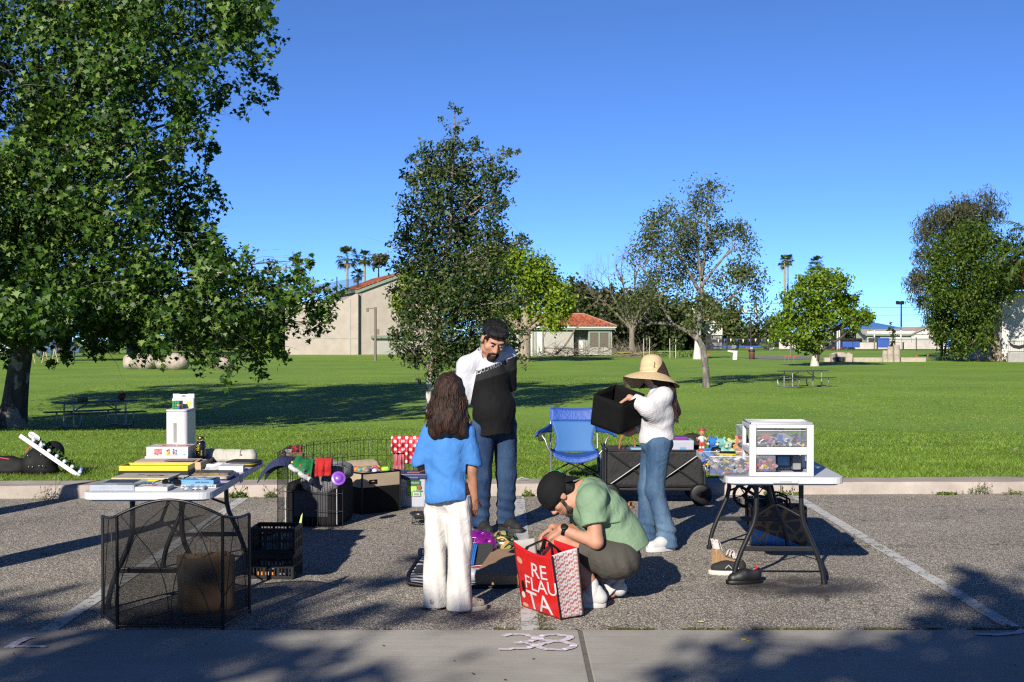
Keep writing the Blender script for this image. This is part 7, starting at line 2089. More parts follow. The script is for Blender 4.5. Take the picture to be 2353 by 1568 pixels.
def helmet(M,lab,m,r,vents,name='helmet',sx=1.15):
 g=thing(name,lab,'helmet',M,'helmets on the zebra blanket')
 s_=Sdf((-.2,-.2,-.02),(.2,.2,.22),.006)
 s_.ell((0,0,.06),(r*sx,r,r*1.02),.01).ell((.0,0,.0),(r*.85,r*.75,r*.72),.008,cut=True)
 for a,e in vents:
  c=V((math.cos(a)*math.cos(e)*r*sx,math.sin(a)*math.cos(e)*r,.06+math.sin(e)*r))
  s_.ell(tuple(c),(.021,.021,.013),.004,cut=True)
 s_.both(lambda X,Y,Z:.012-Z-.03*np.abs(X)*0)
 s_.mesh().build('shell',m,g)
 mb=MB();mb.lathe([(r*.82,.014),(r*.8,.05),(r*.6,.1),(0,.12)],22,sx=sx*.95);mb.build('liner',BLK,g)
 mb=MB();mb.tube([(r*.6,-r*.5,.03),(r*.5,-r*.9,.012),(0,-r*1.1,.008),(-r*.5,-r*.9,.012)],.006,5);mb.build('strap',BLK,g)
 return g
vn=[(a,e)for e in(.25,.75)for a in[i*PI/4+(.4 if e>.5 else 0)for i in range(8)]]
helmet(lotM(-.245,10.02,R(30),.01)@Euler((R(-14),R(12),0)).to_matrix().to_4x4(),'shiny purple and magenta helmet with round vents behind the girl',VEL,.128,vn)
CAMO,t_,b_,o_=nt('camo print')
vo=noise_tex(t_,13,2,.5,None,1.2)
t_.links.new(ramp(t_,vo,[(.36,(.01,.011,.01)),(.44,(.07,.10,.035)),(.5,(.01,.011,.01)),(.55,(.36,.34,.13)),(.64,(.7,.16,.02)),(.7,(.02,.03,.02))],'CONSTANT'),b_.inputs['Base Color']);b_.inputs['Roughness'].default_value=.3
g=helmet(lotM(-.06,10.12,R(-10),.01),'camouflage patterned helmet with orange patches behind the cardboard box',CAMO,.105,[(a,.5)for a in(4.0,4.7,5.4,1,2)],sx=1.12)
mb=MB();mb.tube([(.124*math.cos(a),.112*math.sin(a),.035)for a in[i*PI/14 for i in range(28)]],.012,6,closed=True);mb.build('rim',BLK,g)
g=thing('skimmer_board','dark rubber board with a blue strap leaning behind the red box','board',lotM(-.24,9.66,R(-8),.03)@Euler((R(38),0,0)).to_matrix().to_4x4())
mb=MB();mb.box((0,0,.012),(.19,.30,.02),0)
for i in range(6):
 for j in range(9):mb.lathe([(.007,.022),(.006,.026),(0,.026)],6,(-.07+i*.028,-.12+j*.03,0),0)
mb.build('board',mat('dark rubber',(.018,.02,.02),.7,.15,10),g,bev=.006)
mb=MB();mb.surf(lambda u,v:(-.075+.055*u,-.13+.27*v,.026+.02*math.sin(PI*v)),6,16)
for i in range(5):mb.tube([(-.072+.0125*i,-.13+.27*q/12,.029+.02*math.sin(PI*q/12))for q in range(13)],.0022,4)
mb.build('strap',mat('blue ribbed strap',(.03,.16,.55),.4),g,solid=.004)
g=thing('red_box','red and white card box open beside the girl leg','box',lotM(-.235,9.22,R(12),.02))
mb=MB();mb.prism([(-.11,0),(.10,0),(.115,.02),(.10,.045),(-.11,.03)],-.07,.07,0,Matrix.Rotation(R(90),4,'X'));mb.build('body',REDP,g,bev=.003)
mb=MB()
for q in((-.06,-.03,.5),(-.02,.0,-.4),(.03,-.02,.2)):mb.box((q[0],q[1],.0395+q[0]*.07),(.07,.008,.002),rz=q[2])
mb.tube([(-.1,-.066,.034),(.098,-.066,.049),(.098,.066,.049),(-.1,.066,.034)],.003,5,closed=True)
mb.build('print',WHB,g)
mb=MB();mb.ell((0,0,.045),(.045,.045,.045),n=20,k=12);tag(mb.build('ball',mat('grey white ball',(.4,.42,.46),.5,.2,12),M=lotM(-.255,8.98,0,.012)),'small pale ball between the girl leg and the cardboard box','ball')
REDV=mat('red laminate',(.60,.012,.012),.3,.08,4,.3,9,bd=.03)
WPAT,t_,b_,o_=nt('white patterned laminate')
t_.nodes['Principled BSDF'].inputs['Base Color'].default_value=(.64,.63,.62,1);b_.inputs['Roughness'].default_value=.4
bM=lotM(.285,7.885,0)
g=thing('shopping_bag','big red shopping bag with white lettering set down before the crouching man','shopping bag',bM)
A3=V((0,0,0));Bv=V((-.2225,.36,0));Cv=V((.1375,.105,0));Hh=V((-.055,.0,.375))
nF=V((-.36,-.2225,0)).normalized();nS=V((.105,-.1375,0)).normalized()
def bag_front(u,v,off=0.):
 p=A3+Bv*u+Hh*v
 bul=.014*math.sin(PI*u)*math.sin(PI*min(1,v*1.1))*(1.2-v)+.004*mnoise.noise(V((u*4,v*3,2)))
 return p+nF*(bul+off)+V((0,0,.03*u*v-.025*math.sin(PI*u)*v))
def bag_side(u,v,off=0.):
 p=A3+Cv*u+Hh*v+V((.02,0,.0))*u*v
 bul=-.012*math.sin(PI*u)*v*1.2
 return p+nS*(bul+off)+V((0,0,.03*u*v))
mb=MB();mb.surf(lambda u,v:bag_front(u,v),22,18)
mb.surf(lambda u,v:bag_side(1,v)+Bv*u*(1-.1*v)+V((0,0,.02*u*v)),10,10)
mb.add([A3,A3+Bv,A3+Bv+Cv,A3+Cv],[(0,1,2,3)])
mb.build('red_panel',REDV,g,solid=.003)
mb=MB();mb.surf(lambda u,v:bag_side(u,v),12,16);mb.build('side_panel',WPAT,g,solid=.003)
mb=MB();mb.surf(lambda u,v:bag_front(1,v)+Cv*u,8,10);mb.build('side_panel',WPAT,g,solid=.003)
mb=MB()
for e in([bag_side(0,i/12,.004)for i in range(13)],[bag_side(1,i/12,.004)for i in range(13)],[bag_side(i/8,0,.004)+V((0,0,.004))for i in range(9)]):mb.tube(e,.0055,6)
mb.build('binding',BLK,g)
def on_front(p,cx_,cz_):
 L_=Bv.length
 u=cx_-p.x/L_
 v=cz_+p.y/Hh.length
 return bag_front(u,v,.0055+p.z)
mb=MB()
for txt,cx_,cz_,s_ in(('RE',.36,.70,.125),('FLAU',.365,.46,.115),('TA',.46,.17,.16)):
 mb.text(txt,s_,Matrix.Identity(4),0,.0015,sx=1.3,bend=lambda p:on_front(p,cx_,cz_))
mb.build('lettering',WHB,g)
mb=MB()
rq=random.Random(4)
for j in range(17):
 for i in range(6):
  u=.09+i*.165;v=.03+j*.057+(.022 if i%2 else 0)
  if v>.97:continue
  if(i+j)%2==0:
   mb.text('FlaP',.022,Matrix.Identity(4),0,.0008,bend=lambda p:bag_side(u+p.x/Cv.length,v+(p.y+p.x*.35)/Hh.length,.0025+p.z))
  else:
   c=bag_side(u,v,.003)
   q=bag_side(u,v+.02,.003);r_=bag_side(u+.04,v,.003)
   mb.add([c+(r_-c)*math.cos(a)*1.0+(q-c)*math.sin(a)*.9 for a in[k*PI/4 for k in range(8)]],[tuple(range(8))],1)
mb.build('print',[REDP,mat('print peach',(.6,.33,.2),.5)],g)
mb=MB()
for(u,v,ru,rv,m)in((.86,.76,.08,.05,0),(.88,.22,.05,.05,2),(.86,.36,.05,.09,1),(.86,.07,.08,.03,0)):
 pts=[]
 for k in range(14):
  a=2*PI*k/14
  pts.append(bag_front(u+ru*math.cos(a),v+rv*math.sin(a),.0045))
 mb=MB();mb.add(pts,[tuple(range(13,-1,-1))],m);mb.build('printed_patch',[mat('print peach',(.6,.33,.2)),BLK,WHB],g)
tM=lambda u,s:(A3+Bv*u+Hh*1.0)+(Cv*s)
for s in(.04,.9):
 a,b=tM(.3,s),tM(.72,s)
 hd=V((.0,.12,.84-.375))if False else None
 top=V((-.085,.24,.435))
 mb=MB();mb.surf(lambda u,v:tuple((a.lerp(top,math.sin(min(1,u*2)*PI/2))if u<.5 else b.lerp(top,math.sin(min(1,(1-u)*2)*PI/2)))+Bv.normalized()*.03*(v-.5)+V((0,0,-.02 if u in(0,1)else 0))),20,2)
 mb.build('handle',BLK,g,solid=.004)
CANVB=mat('parasol canvas',(.30,.26,.2),.9,.1,6,.3,60)
def parasol(x,y,lab):  # added out of view, only to throw the hard shadow bands at the left
 g=thing('shadow_parasol',lab,'parasol',lotM(x,y),'unseen shadow casters added left of the tables')
 mb=MB();mb.lathe([(.22,0),(.24,.02),(.23,.06),(.05,.09),(.03,.3)],24);mb.build('base',IRON,g)
 mb=MB();mb.tube([(0,0,.2),(0,0,1.95)],.022,10);mb.build('pole',GALV,g)
 mb=MB()
 rings=[]
 for i in range(15):
  u=i/14
  r=.17*(math.sin(PI*min(1,.15+u*.8))**.8)*(1-.55*u)+.02
  rings.append([(r*(1+.22*math.cos(8*a))*math.cos(a),r*(1+.22*math.cos(8*a))*math.sin(a),.55+1.3*u)for a in[2*PI*k/48 for k in range(48)]])
 mb.loft(rings);mb.build('canopy',CANVB,g)
parasol(-4.25,8.35,'unseen parasol added to cast shadow, nearest the loaded table outside the left edge')
parasol(-5.55,10.2,'unseen parasol added to cast shadow, nearer the kerb outside the left edge')
# ================================================================ people
from mathutils.bvhtree import BVHTree
def skin_mat(name,c):
 m=mat(name,c,.6,.14,30,.25,160,c2=tuple(x*y for x,y in zip(c,(1.12,1.02,.98))),spec=.3)
 b=m.node_tree.nodes['Principled BSDF']
 b.inputs['Subsurface Weight'].default_value=.12
 b.inputs['Subsurface Radius'].default_value=(.012,.005,.003)
 b.inputs['Subsurface Scale'].default_value=1
 return m
SK1=skin_mat('skin tan',(.54,.28,.185));SK2=skin_mat('skin olive',(.40,.20,.12));SK3=skin_mat('skin fair',(.52,.29,.20))
def hair_mat(name,c,hi):
 m,t,b,out=nt(name)
 f=noise_tex(t,30,4,.6,mapping(t,(3,3,.35)))
 t.links.new(mixc(t,c,hi,ramp(t,f,[(.4,0.),(.75,1.)])),b.inputs['Base Color'])
 b.inputs['Roughness'].default_value=.5
 b.inputs['Specular IOR Level'].default_value=.22
 bump(t,b,noise_tex(t,50,4,.6,mapping(t,(3,3,.22),(0,0,.3))),.8,.012)
 return m
HBLACK=hair_mat('black hair',(.004,.004,.0045),(.014,.013,.013));HBROWN=hair_mat('dark brown hair',(.014,.007,.0045),(.085,.036,.02))
def denim(name,lo,hi):
 m,t,b,out=nt(name)
 v=coords(t)
 f=ramp(t,noise_tex(t,3.2,4,.6,mapping(t,(1.5,1.5,.6))),[(.35,0.),(.68,1.)])
 w=noise_tex(t,1,2,.5,mapping(t,(500,500,60)))
 c=mixc(t,lo,hi,f)
 c=mixc(t,c,ramp(t,w,[(.3,.75),(.7,1.2)]),1.,'MULTIPLY')
 t.links.new(c,b.inputs['Base Color']);b.inputs['Roughness'].default_value=.85
 b.inputs['Specular IOR Level'].default_value=.2
 bump(t,b,noise_tex(t,220,3),.25,.003)
 return m
JEAN1=denim('dark denim',(.014,.035,.095),(.05,.10,.19));JEAN2=denim('light denim',(.03,.075,.155),(.13,.215,.325))
def fold(X,Y,Z,amp,fr,seed,dirs=5,aniso=(1,1,1)):
 r=np.random.default_rng(seed)
 out=0
 for i in range(dirs):
  d=r.normal(0,1,3)*np.array(aniso);d/=np.linalg.norm(d)
  q=r.normal(0,1,3);q/=np.linalg.norm(q)
  ph=r.uniform(0,6)
  w_=np.sin((d[0]*X+d[1]*Y+d[2]*Z)*fr*(.7+.7*r.random())+ph+1.3*np.sin((q[0]*X+q[1]*Y+q[2]*Z)*fr*.6+ph))
  out=out+.5*w_+.9*(np.abs(w_)**.7-.6)
 return out*amp/dirs*1.6
def basis(fwd,up=(0,0,1)):
 f=V(fwd).normalized();r=f.cross(V(up)).normalized();u=r.cross(f)
 return Matrix((r,f,u)).transposed()
class Face:
 def __init__(s,c,fwd,k=1.,up=(0,0,1)):
  s.c=V(c);s.B=basis(fwd,up);s.k=k
 def p(s,x,y,z):return tuple(s.c+s.B@V((x,y,z))*s.k)
 def E(s,S,c,r,kk,cut=False):
  S.ell(s.p(*c),[q*s.k for q in r],kk,rot=s.B,cut=cut)
 def build(s,S):
  k=s.k
  s.E(S,(0,-.018,.035),(.076,.096,.086),.02)
  s.E(S,(0,.02,-.04),(.064,.074,.078),.03)
  s.E(S,(0,.058,-.098),(.03,.026,.02),.02)
  for q in(-1,1):
   s.E(S,(q*.042,.052,-.022),(.028,.03,.026),.015)
   s.E(S,(q*.052,.0,-.075),(.018,.04,.02),.02)
   s.E(S,(q*.08,-.008,-.005),(.01,.022,.033),.006)
  s.E(S,(0,.076,.036),(.054,.018,.012),.012)
  for q in(-1,1):s.E(S,(q*.033,.098,.014),(.021,.014,.012),.008,cut=True)
  S.cone(s.p(0,.088,.02),s.p(0,.108,-.024),.009*k,.0135*k,.008)
  for q in(-1,1):s.E(S,(q*.013,.098,-.03),(.009,.011,.008),.005)
  s.E(S,(0,.09,-.058),(.025,.010,.0055),.004);s.E(S,(0,.089,-.068),(.021,.011,.0065),.004)
  return s
 def eyes(s,g,lid=True,dark=BLK):
  mb=MB()
  for q in(-1,1):
   c=s.p(q*.033,.083,.0135)
   T=Matrix.Translation(c)@s.B.to_4x4()
   mb.ell((0,0,0),(.0145*s.k,.009*s.k,.0055*s.k),0,10,6,M=T)
   mb.ell((0,.0055*s.k,-.001),(.005*s.k,.005*s.k,.005*s.k),1,8,6,M=T)
  mb.build('eye',[mat('eye white',(.45,.42,.4),.3,.05),dark],g)
 def brows(s,S,th=.005):
  for q in(-1,1):
   S.cone(s.p(q*.016,.094,.032),s.p(q*.036,.091,.038),th*s.k,th*s.k,.004);S.cone(s.p(q*.036,.091,.038),s.p(q*.056,.074,.032),th*s.k,th*.6*s.k,.004)
def hand(S,w,d,n,k=1.,curl=(.3,.5,.4),spread=.12,thumb=.6,side=1):
 """palm from wrist w along d; n points out of the palm; side: which way the thumb lies"""
 w=V(w);d=V(d).normalized();n=(V(n)-d*V(n).dot(d)).normalized()
 s=d.cross(n)*side
 for q in(-.024,-.008,.009,.025):
  S.cone(tuple(w+s*q*.55*k+d*.01*k),tuple(w+s*q*k+d*.082*k),.0145*k,.0115*k,.008)
 lens=[(.042,.026,.02),(.047,.03,.022),(.044,.028,.021),(.033,.021,.018)]
 for i,L in enumerate(lens):
  off=(.027,.009,-.009,-.027)[i]
  p=w+s*off*k+d*.085*k
  dd=(d+s*spread*(1.5-i)*.5).normalized()
  a=0
  for j,l in enumerate(L):
   a+=curl[j]*(1+.12*i)
   v=dd*math.cos(a)+n*math.sin(a)
   e=p+v*l*k
   S.cone(tuple(p),tuple(e),(.0092-.001*j)*k,(.0086-.001*j)*k,.003)
   p=e
 p=w+s*.022*k+d*.025*k
 v=(s*math.sin(thumb+.5)+d*math.cos(thumb+.5)*.9+n*.35).normalized()
 e=p+v*.042*k;S.cone(tuple(p),tuple(e),.0135*k,.0105*k,.008)
 v2=(v+d*.5+n*.25).normalized();e2=e+v2*.03*k;S.cone(tuple(e),tuple(e2),.0102*k,.0092*k,.003)
 S.cone(tuple(e2),tuple(e2+(v2+n*.2).normalized()*.022*k),.0092*k,.0075*k,.003)
def recolor(mb,fn):
 for i,f in enumerate(mb.f):
  c=[sum(mb.v[j][a]for j in f)/len(f)for a in range(3)]
  mb.m[i]=fn(*c)
 return mb
def decal(src,txt,size,o,right,up,ray,off=.003,sx=1.,mirror=False):
 """lettering laid on a cloth surface"""
 bvh=BVHTree.FromPolygons(src.v,src.f)
 o,right,up,ray=V(o),V(right),V(up),V(ray).normalized()
 mb=MB()
 def bend(p):
  q=o+right*(p.x*(-1 if mirror else 1))+up*p.y
  hit=bvh.ray_cast(q-ray*.6,ray)
  h=hit[0]if hit[0]is not None else q
  return h-ray*(off+p.z)
 mb.text(txt,size,Matrix.Identity(4),0,.001,bend=bend,sx=sx)
 return mb
def sneaker(g,M,L,W_,up_m,sole_m,hh=.09,name='shoe',chunk=.035):
 s_=g if False else None
 o=thing.__call__ if False else None
 mb=MB()
 def ol(z,k):
  out=[]
  for i in range(26):
   a=2*PI*i/26
   y,x=math.cos(a),math.sin(a)
   wd=W_/2*(1.0 if y>0 else .86)*(1-.1*max(0,y-.6))
   out.append((math.copysign(abs(x)**.85,x)*wd*k,y*L/2*k+.02,z))
  return out
 mb.loft([ol(0,.97),ol(.005,1.0),ol(chunk,1.0),ol(chunk+.003,.95)])
 so=mb.build(name,sole_m,g,M=M)
 S=Sdf((-W_,-L,0),(W_,L,.22),.006)
 S.cone((0,-L*.3,chunk+.03),(0,L*.05,chunk+.028),W_*.37,W_*.4,.02).cone((0,L*.05,chunk+.025),(0,L*.38,chunk+.01),W_*.4,W_*.36,.02)
 S.cone((0,-L*.28,chunk+.03),(0,-L*.22,hh+.02),W_*.36,W_*.33,.03).cone((0,-L*.2,hh),(0,L*.12,chunk+.04),W_*.3,W_*.28,.03)
 S.both(lambda X,Y,Z:(chunk-.003)-Z+0*X)
 S.mesh().build('upper',up_m,so)
 return so
MR=P(1130,1226)
man=thing('person','standing man with a goatee in a white and black T-shirt and blue jeans, looking down','person',Matrix.Translation(MR))
fw=V((.45,-.89,0));lf=V((.89,.45,0))
th=math.atan2(.45,.89)
RZ=Euler((0,0,th)).to_matrix()
HS=Face((.018,-.095,1.59),(.20,-.78,-.60),1.17,(.12,0,1))
J=dict(hR=(-.07,-.03,.88),hL=(.105,.06,.88),kR=(-.085,-.045,.47),kL=(.12,.10,.47),aR=(-.095,-.01,.09),aL=(.115,.15,.09),sR=(-.205,-.085,1.365),sL=(.12,.09,1.445),eR=(-.255,-.03,1.08),eL=(.135,.16,1.12),wR=(-.185,-.10,.85),wL=(.175,.12,.84))
B=Sdf((-.4,-.35,-.02),(.38,.36,1.8),.0075)
HS.build(B)
B.cone((-.03,.0,1.42),HS.p(0,-.03,-.05),.068,.06,.03)
B.ell((-.035,0,1.24),(.17,.12,.19),.05,RZ).ell((.0,-.0,1.02),(.165,.13,.16),.06,RZ).ell((.01,.01,.9),(.16,.12,.12),.05,RZ)
for a,b_,c,h_ in(('sR','eR','wR',1),('sL','eL','wL',-1)):
 B.cone(J[a],J[b_],.055,.045,.04).cone(J[b_],J[c],.044,.03,.02)
hand(B,J['wR'],(.02,-.02,-1),(.8,.1,0),1.02,(.35,.45,.4),side=1)
hand(B,J['wL'],(.05,-.05,-1),(-.8,.2,0),1.02,(.35,.45,.4),side=-1)
for q in 'RL':
 B.cone(J['h'+q],J['k'+q],.085,.058,.04).cone(J['k'+q],J['a'+q],.055,.04,.02)
 a=V(J['a'+q]);B.cone(tuple(a-V((0,0,.03))),tuple(a+fw*.1-V((0,0,.05))),.04,.03,.03)
B.mesh().build('body',SK1,man)
HS.eyes(man)
H=Sdf((-.14,-.3,1.4),(.2,.12,1.82),.006)
HS.E(H,(0,-.03,.045),(.086,.104,.088),.01);HS.E(H,(0,.02,.095),(.072,.075,.036),.03);HS.E(H,(.028,.06,.092),(.045,.036,.028),.02);HS.E(H,(-.035,.055,.09),(.04,.036,.028),.02)
for q in(-1,1):H.cone(HS.p(q*.076,.008,.03),HS.p(q*.073,.016,-.025),.011,.007,.008)
HS.E(H,(0,.115,-.035),(.067,.075,.098),.004,cut=True)
H.shift(lambda X,Y,Z:fold(X,Y,Z,.009,85,3)+fold(X,Y,Z,.003,210,33))
HS.brows(H,.0045)
hb=H.mesh()
rq=np.random.default_rng(3)
for i in range(260):
 a,e=rq.uniform(0,2*PI),rq.uniform(.15,1.5)
 n_=V((math.cos(a)*math.cos(e),math.sin(a)*math.cos(e),math.sin(e)))
 if n_.y>.55 and n_.z<.55:continue
 b0=V((n_.x*.084,n_.y*.102-.02,n_.z*.094+.045));tg=V((rq.normal(0,.7),.7+rq.normal(0,.5),.1+rq.normal(0,.3)));tg=(tg-n_*tg.dot(n_)).normalized()
 cv=rq.normal(0,.5);sd=n_.cross(tg)
 pts=[HS.p(*(b0+tg*.012*k+n_*(.001+.004*math.sin(k*.8)-.0012*k*k)+sd*cv*.0035*k*k))for k in range(5)]
 hb.tube(pts,[.0045,.0055,.005,.0035,.001],4,0,caps=False)
hb.build('hair',HBLACK,man)
H=Sdf((-.14,-.3,1.4),(.2,.12,1.75),.005)
HS.E(H,(0,.068,-.102),(.036,.034,.034),.015);HS.E(H,(0,.05,-.125),(.028,.03,.02),.015)
for q in(-1,1):H.cone(HS.p(q*.008,.101,-.046),HS.p(q*.034,.088,-.058),.007,.006,.004);H.cone(HS.p(q*.034,.088,-.058),HS.p(q*.034,.075,-.09),.007,.011,.006)
H.shift(lambda X,Y,Z:fold(X,Y,Z,.0025,170,5))
HS.E(H,(0,.1,-.063),(.024,.02,.0095),.003,cut=True)
H.mesh().build('beard',hair_mat('beard',(.010,.006,.004),(.045,.025,.016)),man)
S=Sdf((-.42,-.35,.74),(.36,.36,1.56),.0075)
S.ell((-.035,0,1.25),(.19,.14,.2),.05,RZ).ell((.0+.02,-.035,1.03),(.182,.155,.18),.07,RZ).cone((.01,.0,.95),(.01,.0,.8),.165,.165,.05)
S.cone((-.03,.0,1.37),(-.03,0,1.47),.1,.082,.05).cone((-.04,.0,1.47),(-.19,-.07,1.385),.075,.08,.04).cone((-.02,.02,1.47),(.11,.08,1.46),.075,.075,.04)
for a,b_,e in(('sR','eR',.92),('sL','eL',.9)):
 p,q=V(J[a]),V(J[b_]);S.cone(tuple(p),tuple(p.lerp(q,e)),.082,.078,.05)
S.shift(lambda X,Y,Z:fold(X,Y,Z,.006,24,8)+fold(X,Y,Z,.003,55,18))
kx_=V(J['sR']).lerp(V(J['eR']),.86);dR=(V(J['eR'])-V(J['sR'])).normalized()
kl_=V(J['sL']).lerp(V(J['eL']),.84);dL=(V(J['eL'])-V(J['sL'])).normalized()
S.both(lambda X,Y,Z:np.where(X<-.19,(X-kx_.x)*dR.x+(Y-kx_.y)*dR.y+(Z-kx_.z)*dR.z,-1.))
S.both(lambda X,Y,Z:np.where((X>.13)&(Y>.06),(X-kl_.x)*dL.x+(Y-kl_.y)*dL.y+(Z-kl_.z)*dL.z,-1.))
S.both(lambda X,Y,Z:(.815+.01*np.sin(X*20))-Z+0*Y)
nb=V((-.02,-.02,1.465));nd=V((.12,-.45,.9)).normalized()
S.both(lambda X,Y,Z:np.where((X+.03)**2+(Y+.02)**2<.085**2,(X-nb.x)*nd.x+(Y-nb.y)*nd.y+(Z-nb.z)*nd.z,-1.))
TSH=S.mesh()
SHT,t_,b_,o_=nt('panelled jersey')
sp=t_.nodes.new('ShaderNodeSeparateXYZ');t_.links.new(coords(t_),sp.inputs[0])
X_,Z_=sp.outputs['X'],sp.outputs['Z']
l1=mth(t_,'GREATER_THAN',mth(t_,'SUBTRACT',Z_,mth(t_,'MULTIPLY',X_,.38)),1.382)
l2=mth(t_,'GREATER_THAN',mth(t_,'SUBTRACT',Z_,mth(t_,'MULTIPLY',X_,.29)),1.29)
l3=mth(t_,'LESS_THAN',mth(t_,'SUBTRACT',X_,mth(t_,'MULTIPLY',Z_,.2)),-.388)
c_=mixc(t_,(.0045,.0045,.005),(.022,.022,.024),l2);c_=mixc(t_,c_,(.62,.63,.68),mth(t_,'MAXIMUM',l1,l3))
t_.links.new(c_,b_.inputs['Base Color']);b_.inputs['Roughness'].default_value=.85;b_.inputs['Specular IOR Level'].default_value=.2
bump(t_,b_,noise_tex(t_,180,3),.2,.003)
TSH.build('shirt',SHT,man)
decal(TSH,'KARSON COLE',.047,(.035,-.2,1.372),(.93,0,.31),(-.12,0,1),(-.25,.95,0),.003,mirror=True).build('lettering',mat('silver print',(.30,.31,.34),.35,.3,60),man)
S=Sdf((-.3,-.3,.02),(.34,.36,.98),.0075)
S.ell((.01,.012,.885),(.178,.14,.1),.04,RZ)
for q in 'RL':
 S.cone(J['h'+q],J['k'+q],.105,.082,.04).cone(J['k'+q],tuple(V(J['a'+q])-V((0,0,.01))),.082,.076,.03)
S.shift(lambda X,Y,Z:fold(X,Y,Z,.0065,30,12,aniso=(.5,.5,1.2))+.006*np.sin(Z*75+14*X)*np.exp(-((Z-.2)/.13)**2))
S.both(lambda X,Y,Z:.062-Z+0*X);S.both(lambda X,Y,Z:Z-.955+0*X)
S.mesh().build('jeans',JEAN1,man)
BSOLE=mat('black sole',(.02,.02,.022),.7,.1);BUP=mat('black knit shoe',(.006,.006,.0065),.8,.2,40,.3,150)
for q,a in(('R',0),('L',.25)):
 an=V(J['a'+q]);ang=math.atan2(-fw.x,fw.y)+a
 sneaker(man,Matrix.Translation((an.x+fw.x*.05,an.y+fw.y*.05,0))@Matrix.Rotation(ang,4,'Z'),.3,.11,BUP,BSOLE,.085)
GR=P(1040,1400)
girl=thing('person','girl seen from behind in a blue T-shirt and wide off-white trousers, long wavy brown hair','person',Matrix.Translation(GR))
HG=Face((-.018,.0,1.305),(.12,.97,-.2),.92)
B=Sdf((-.32,-.25,-.03),(.3,.32,1.46),.007)
HG.build(B)
J=dict(sR=(.085,-.005,1.075),sL=(-.135,.0,1.08),eR=(.118,-.03,.845),eL=(-.185,.03,.86),wR=(.135,-.02,.675),wL=(-.12,.15,.80),hR=(.035,-.03,.72),hL=(-.085,.0,.72),kR=(.045,-.06,.40),kL=(-.10,.0,.40),aR=(.045,-.075,.07),aL=(-.105,.02,.075))
B.cone((-.022,-.01,1.1),HG.p(0,-.03,-.04),.05,.045,.02)
B.ell((-.025,0,.98),(.115,.075,.14),.05).ell((-.025,0,.82),(.105,.075,.12),.05).ell((-.025,-.01,.72),(.115,.085,.09),.04)
B.cone(J['sR'],J['eR'],.036,.031,.03).cone(J['eR'],J['wR'],.031,.022,.015)
B.cone(J['sL'],J['eL'],.036,.031,.03).cone(J['eL'],J['wL'],.031,.022,.015)
hand(B,J['wR'],(-.05,.02,-1),(-.55,.75,0),.82,(.4,.55,.5),side=1)
hand(B,J['wL'],(.6,.7,.2),(.3,-.2,.9),.82,(.4,.5,.4),side=-1)
for q in 'RL':
 B.cone(J['h'+q],J['k'+q],.062,.045,.03).cone(J['k'+q],J['a'+q],.042,.03,.02);a=V(J['a'+q]);B.cone(tuple(a-V((0,0,.03))),tuple(a+V((.06,.05,-.04))),.03,.022,.02)
B.mesh().build('body',SK2,girl)
H=Sdf((-.25,-.22,.96),(.2,.2,1.47),.007)
HG.E(H,(0,-.03,.045),(.092,.112,.095),.02)
H.cone((-.02,-.03,1.3),(-.03,-.08,1.145),.093,.10,.04).cone((-.08,-.05,1.22),(-.10,-.075,1.08),.05,.05,.04).cone((.045,-.045,1.22),(.05,-.075,1.08),.05,.048,.04)
H.shift(lambda X,Y,Z:.003*np.sin(X*120+2.2*np.sin(Z*30))+fold(X,Y,Z,.007,30,4)*np.clip((1.3-Z)*6,.1,1))
HG.E(H,(0,.13,-.03),(.075,.09,.1),.004,cut=True)
hb=H.mesh()
rq=np.random.default_rng(14)
for i in range(520):
 a=rq.uniform(-.15,1.15)*PI
 st_=V(HG.p(-math.cos(a)*.088,-.03-math.sin(a)*.1,.05+rq.uniform(-.06,.075)))
 x1=-.03+(-math.cos(a))*rq.uniform(.095,.13);z1=rq.uniform(1.08,1.17);y1=-.04-max(0,math.sin(a))*rq.uniform(.07,.105)
 ph=rq.uniform(0,6);am=rq.uniform(.004,.017);n=13;fq=rq.uniform(9,17)
 pts=[]
 for k in range(n+1):
  u=k/n
  x=st_.x+(x1-st_.x)*u**.8;y=st_.y+(y1-st_.y)*u-.02*math.sin(PI*u);z=st_.z+(z1-st_.z)*u
  w_=am*u**1.6
  pts.append((x+w_*math.sin(ph+u*fq),y+w_*math.cos(ph+u*fq),z))
 r0=rq.uniform(.003,.0055)
 pts=pts[5:];m_=len(pts)-1
 hb.tube(pts,[r0*min(1,.1+k*.5)*(1 if k<m_-2 else(m_-k)*.3+.1)for k in range(m_+1)],5,0,caps=False)
hb.build('hair',HBROWN,girl)
S=Sdf((-.32,-.22,.6),(.26,.24,1.2),.006)
S.ell((-.025,0,1.0),(.138,.095,.15),.05).cone((-.025,-.005,.95),(-.03,-.01,.70),.112,.132,.06).ell((-.03,-.01,.7),(.155,.14,.1),.05)
S.cone((-.022,-.01,1.08),(-.022,-.01,1.16),.075,.05,.04)
S.cone(J['sR'],(.118,-.02,.885),.055,.062,.04).cone(J['sL'],(-.192,.0,.885),.055,.064,.04)
S.shift(lambda X,Y,Z:fold(X,Y,Z,.0042,24,21)+fold(X,Y,Z,.0025,60,22)+.005*np.sin((Z+X*.8)*60)*np.exp(-((Z-.83)/.07)**2))
S.both(lambda X,Y,Z:(.662+.012*np.sin(X*17+1))-Z+0*Y)
S.both(lambda X,Y,Z:np.where(X>.085,.882-.25*(X-.1)-Z,-1.));S.both(lambda X,Y,Z:np.where(X<-.165,.872+.35*(X+.2)-Z,-1.))
S.mesh().build('shirt',mat('bright blue cotton',(.045,.21,.56),.85,.08,10,.2,200),girl)
S=Sdf((-.25,-.25,-.03),(.22,.22,.78),.006)
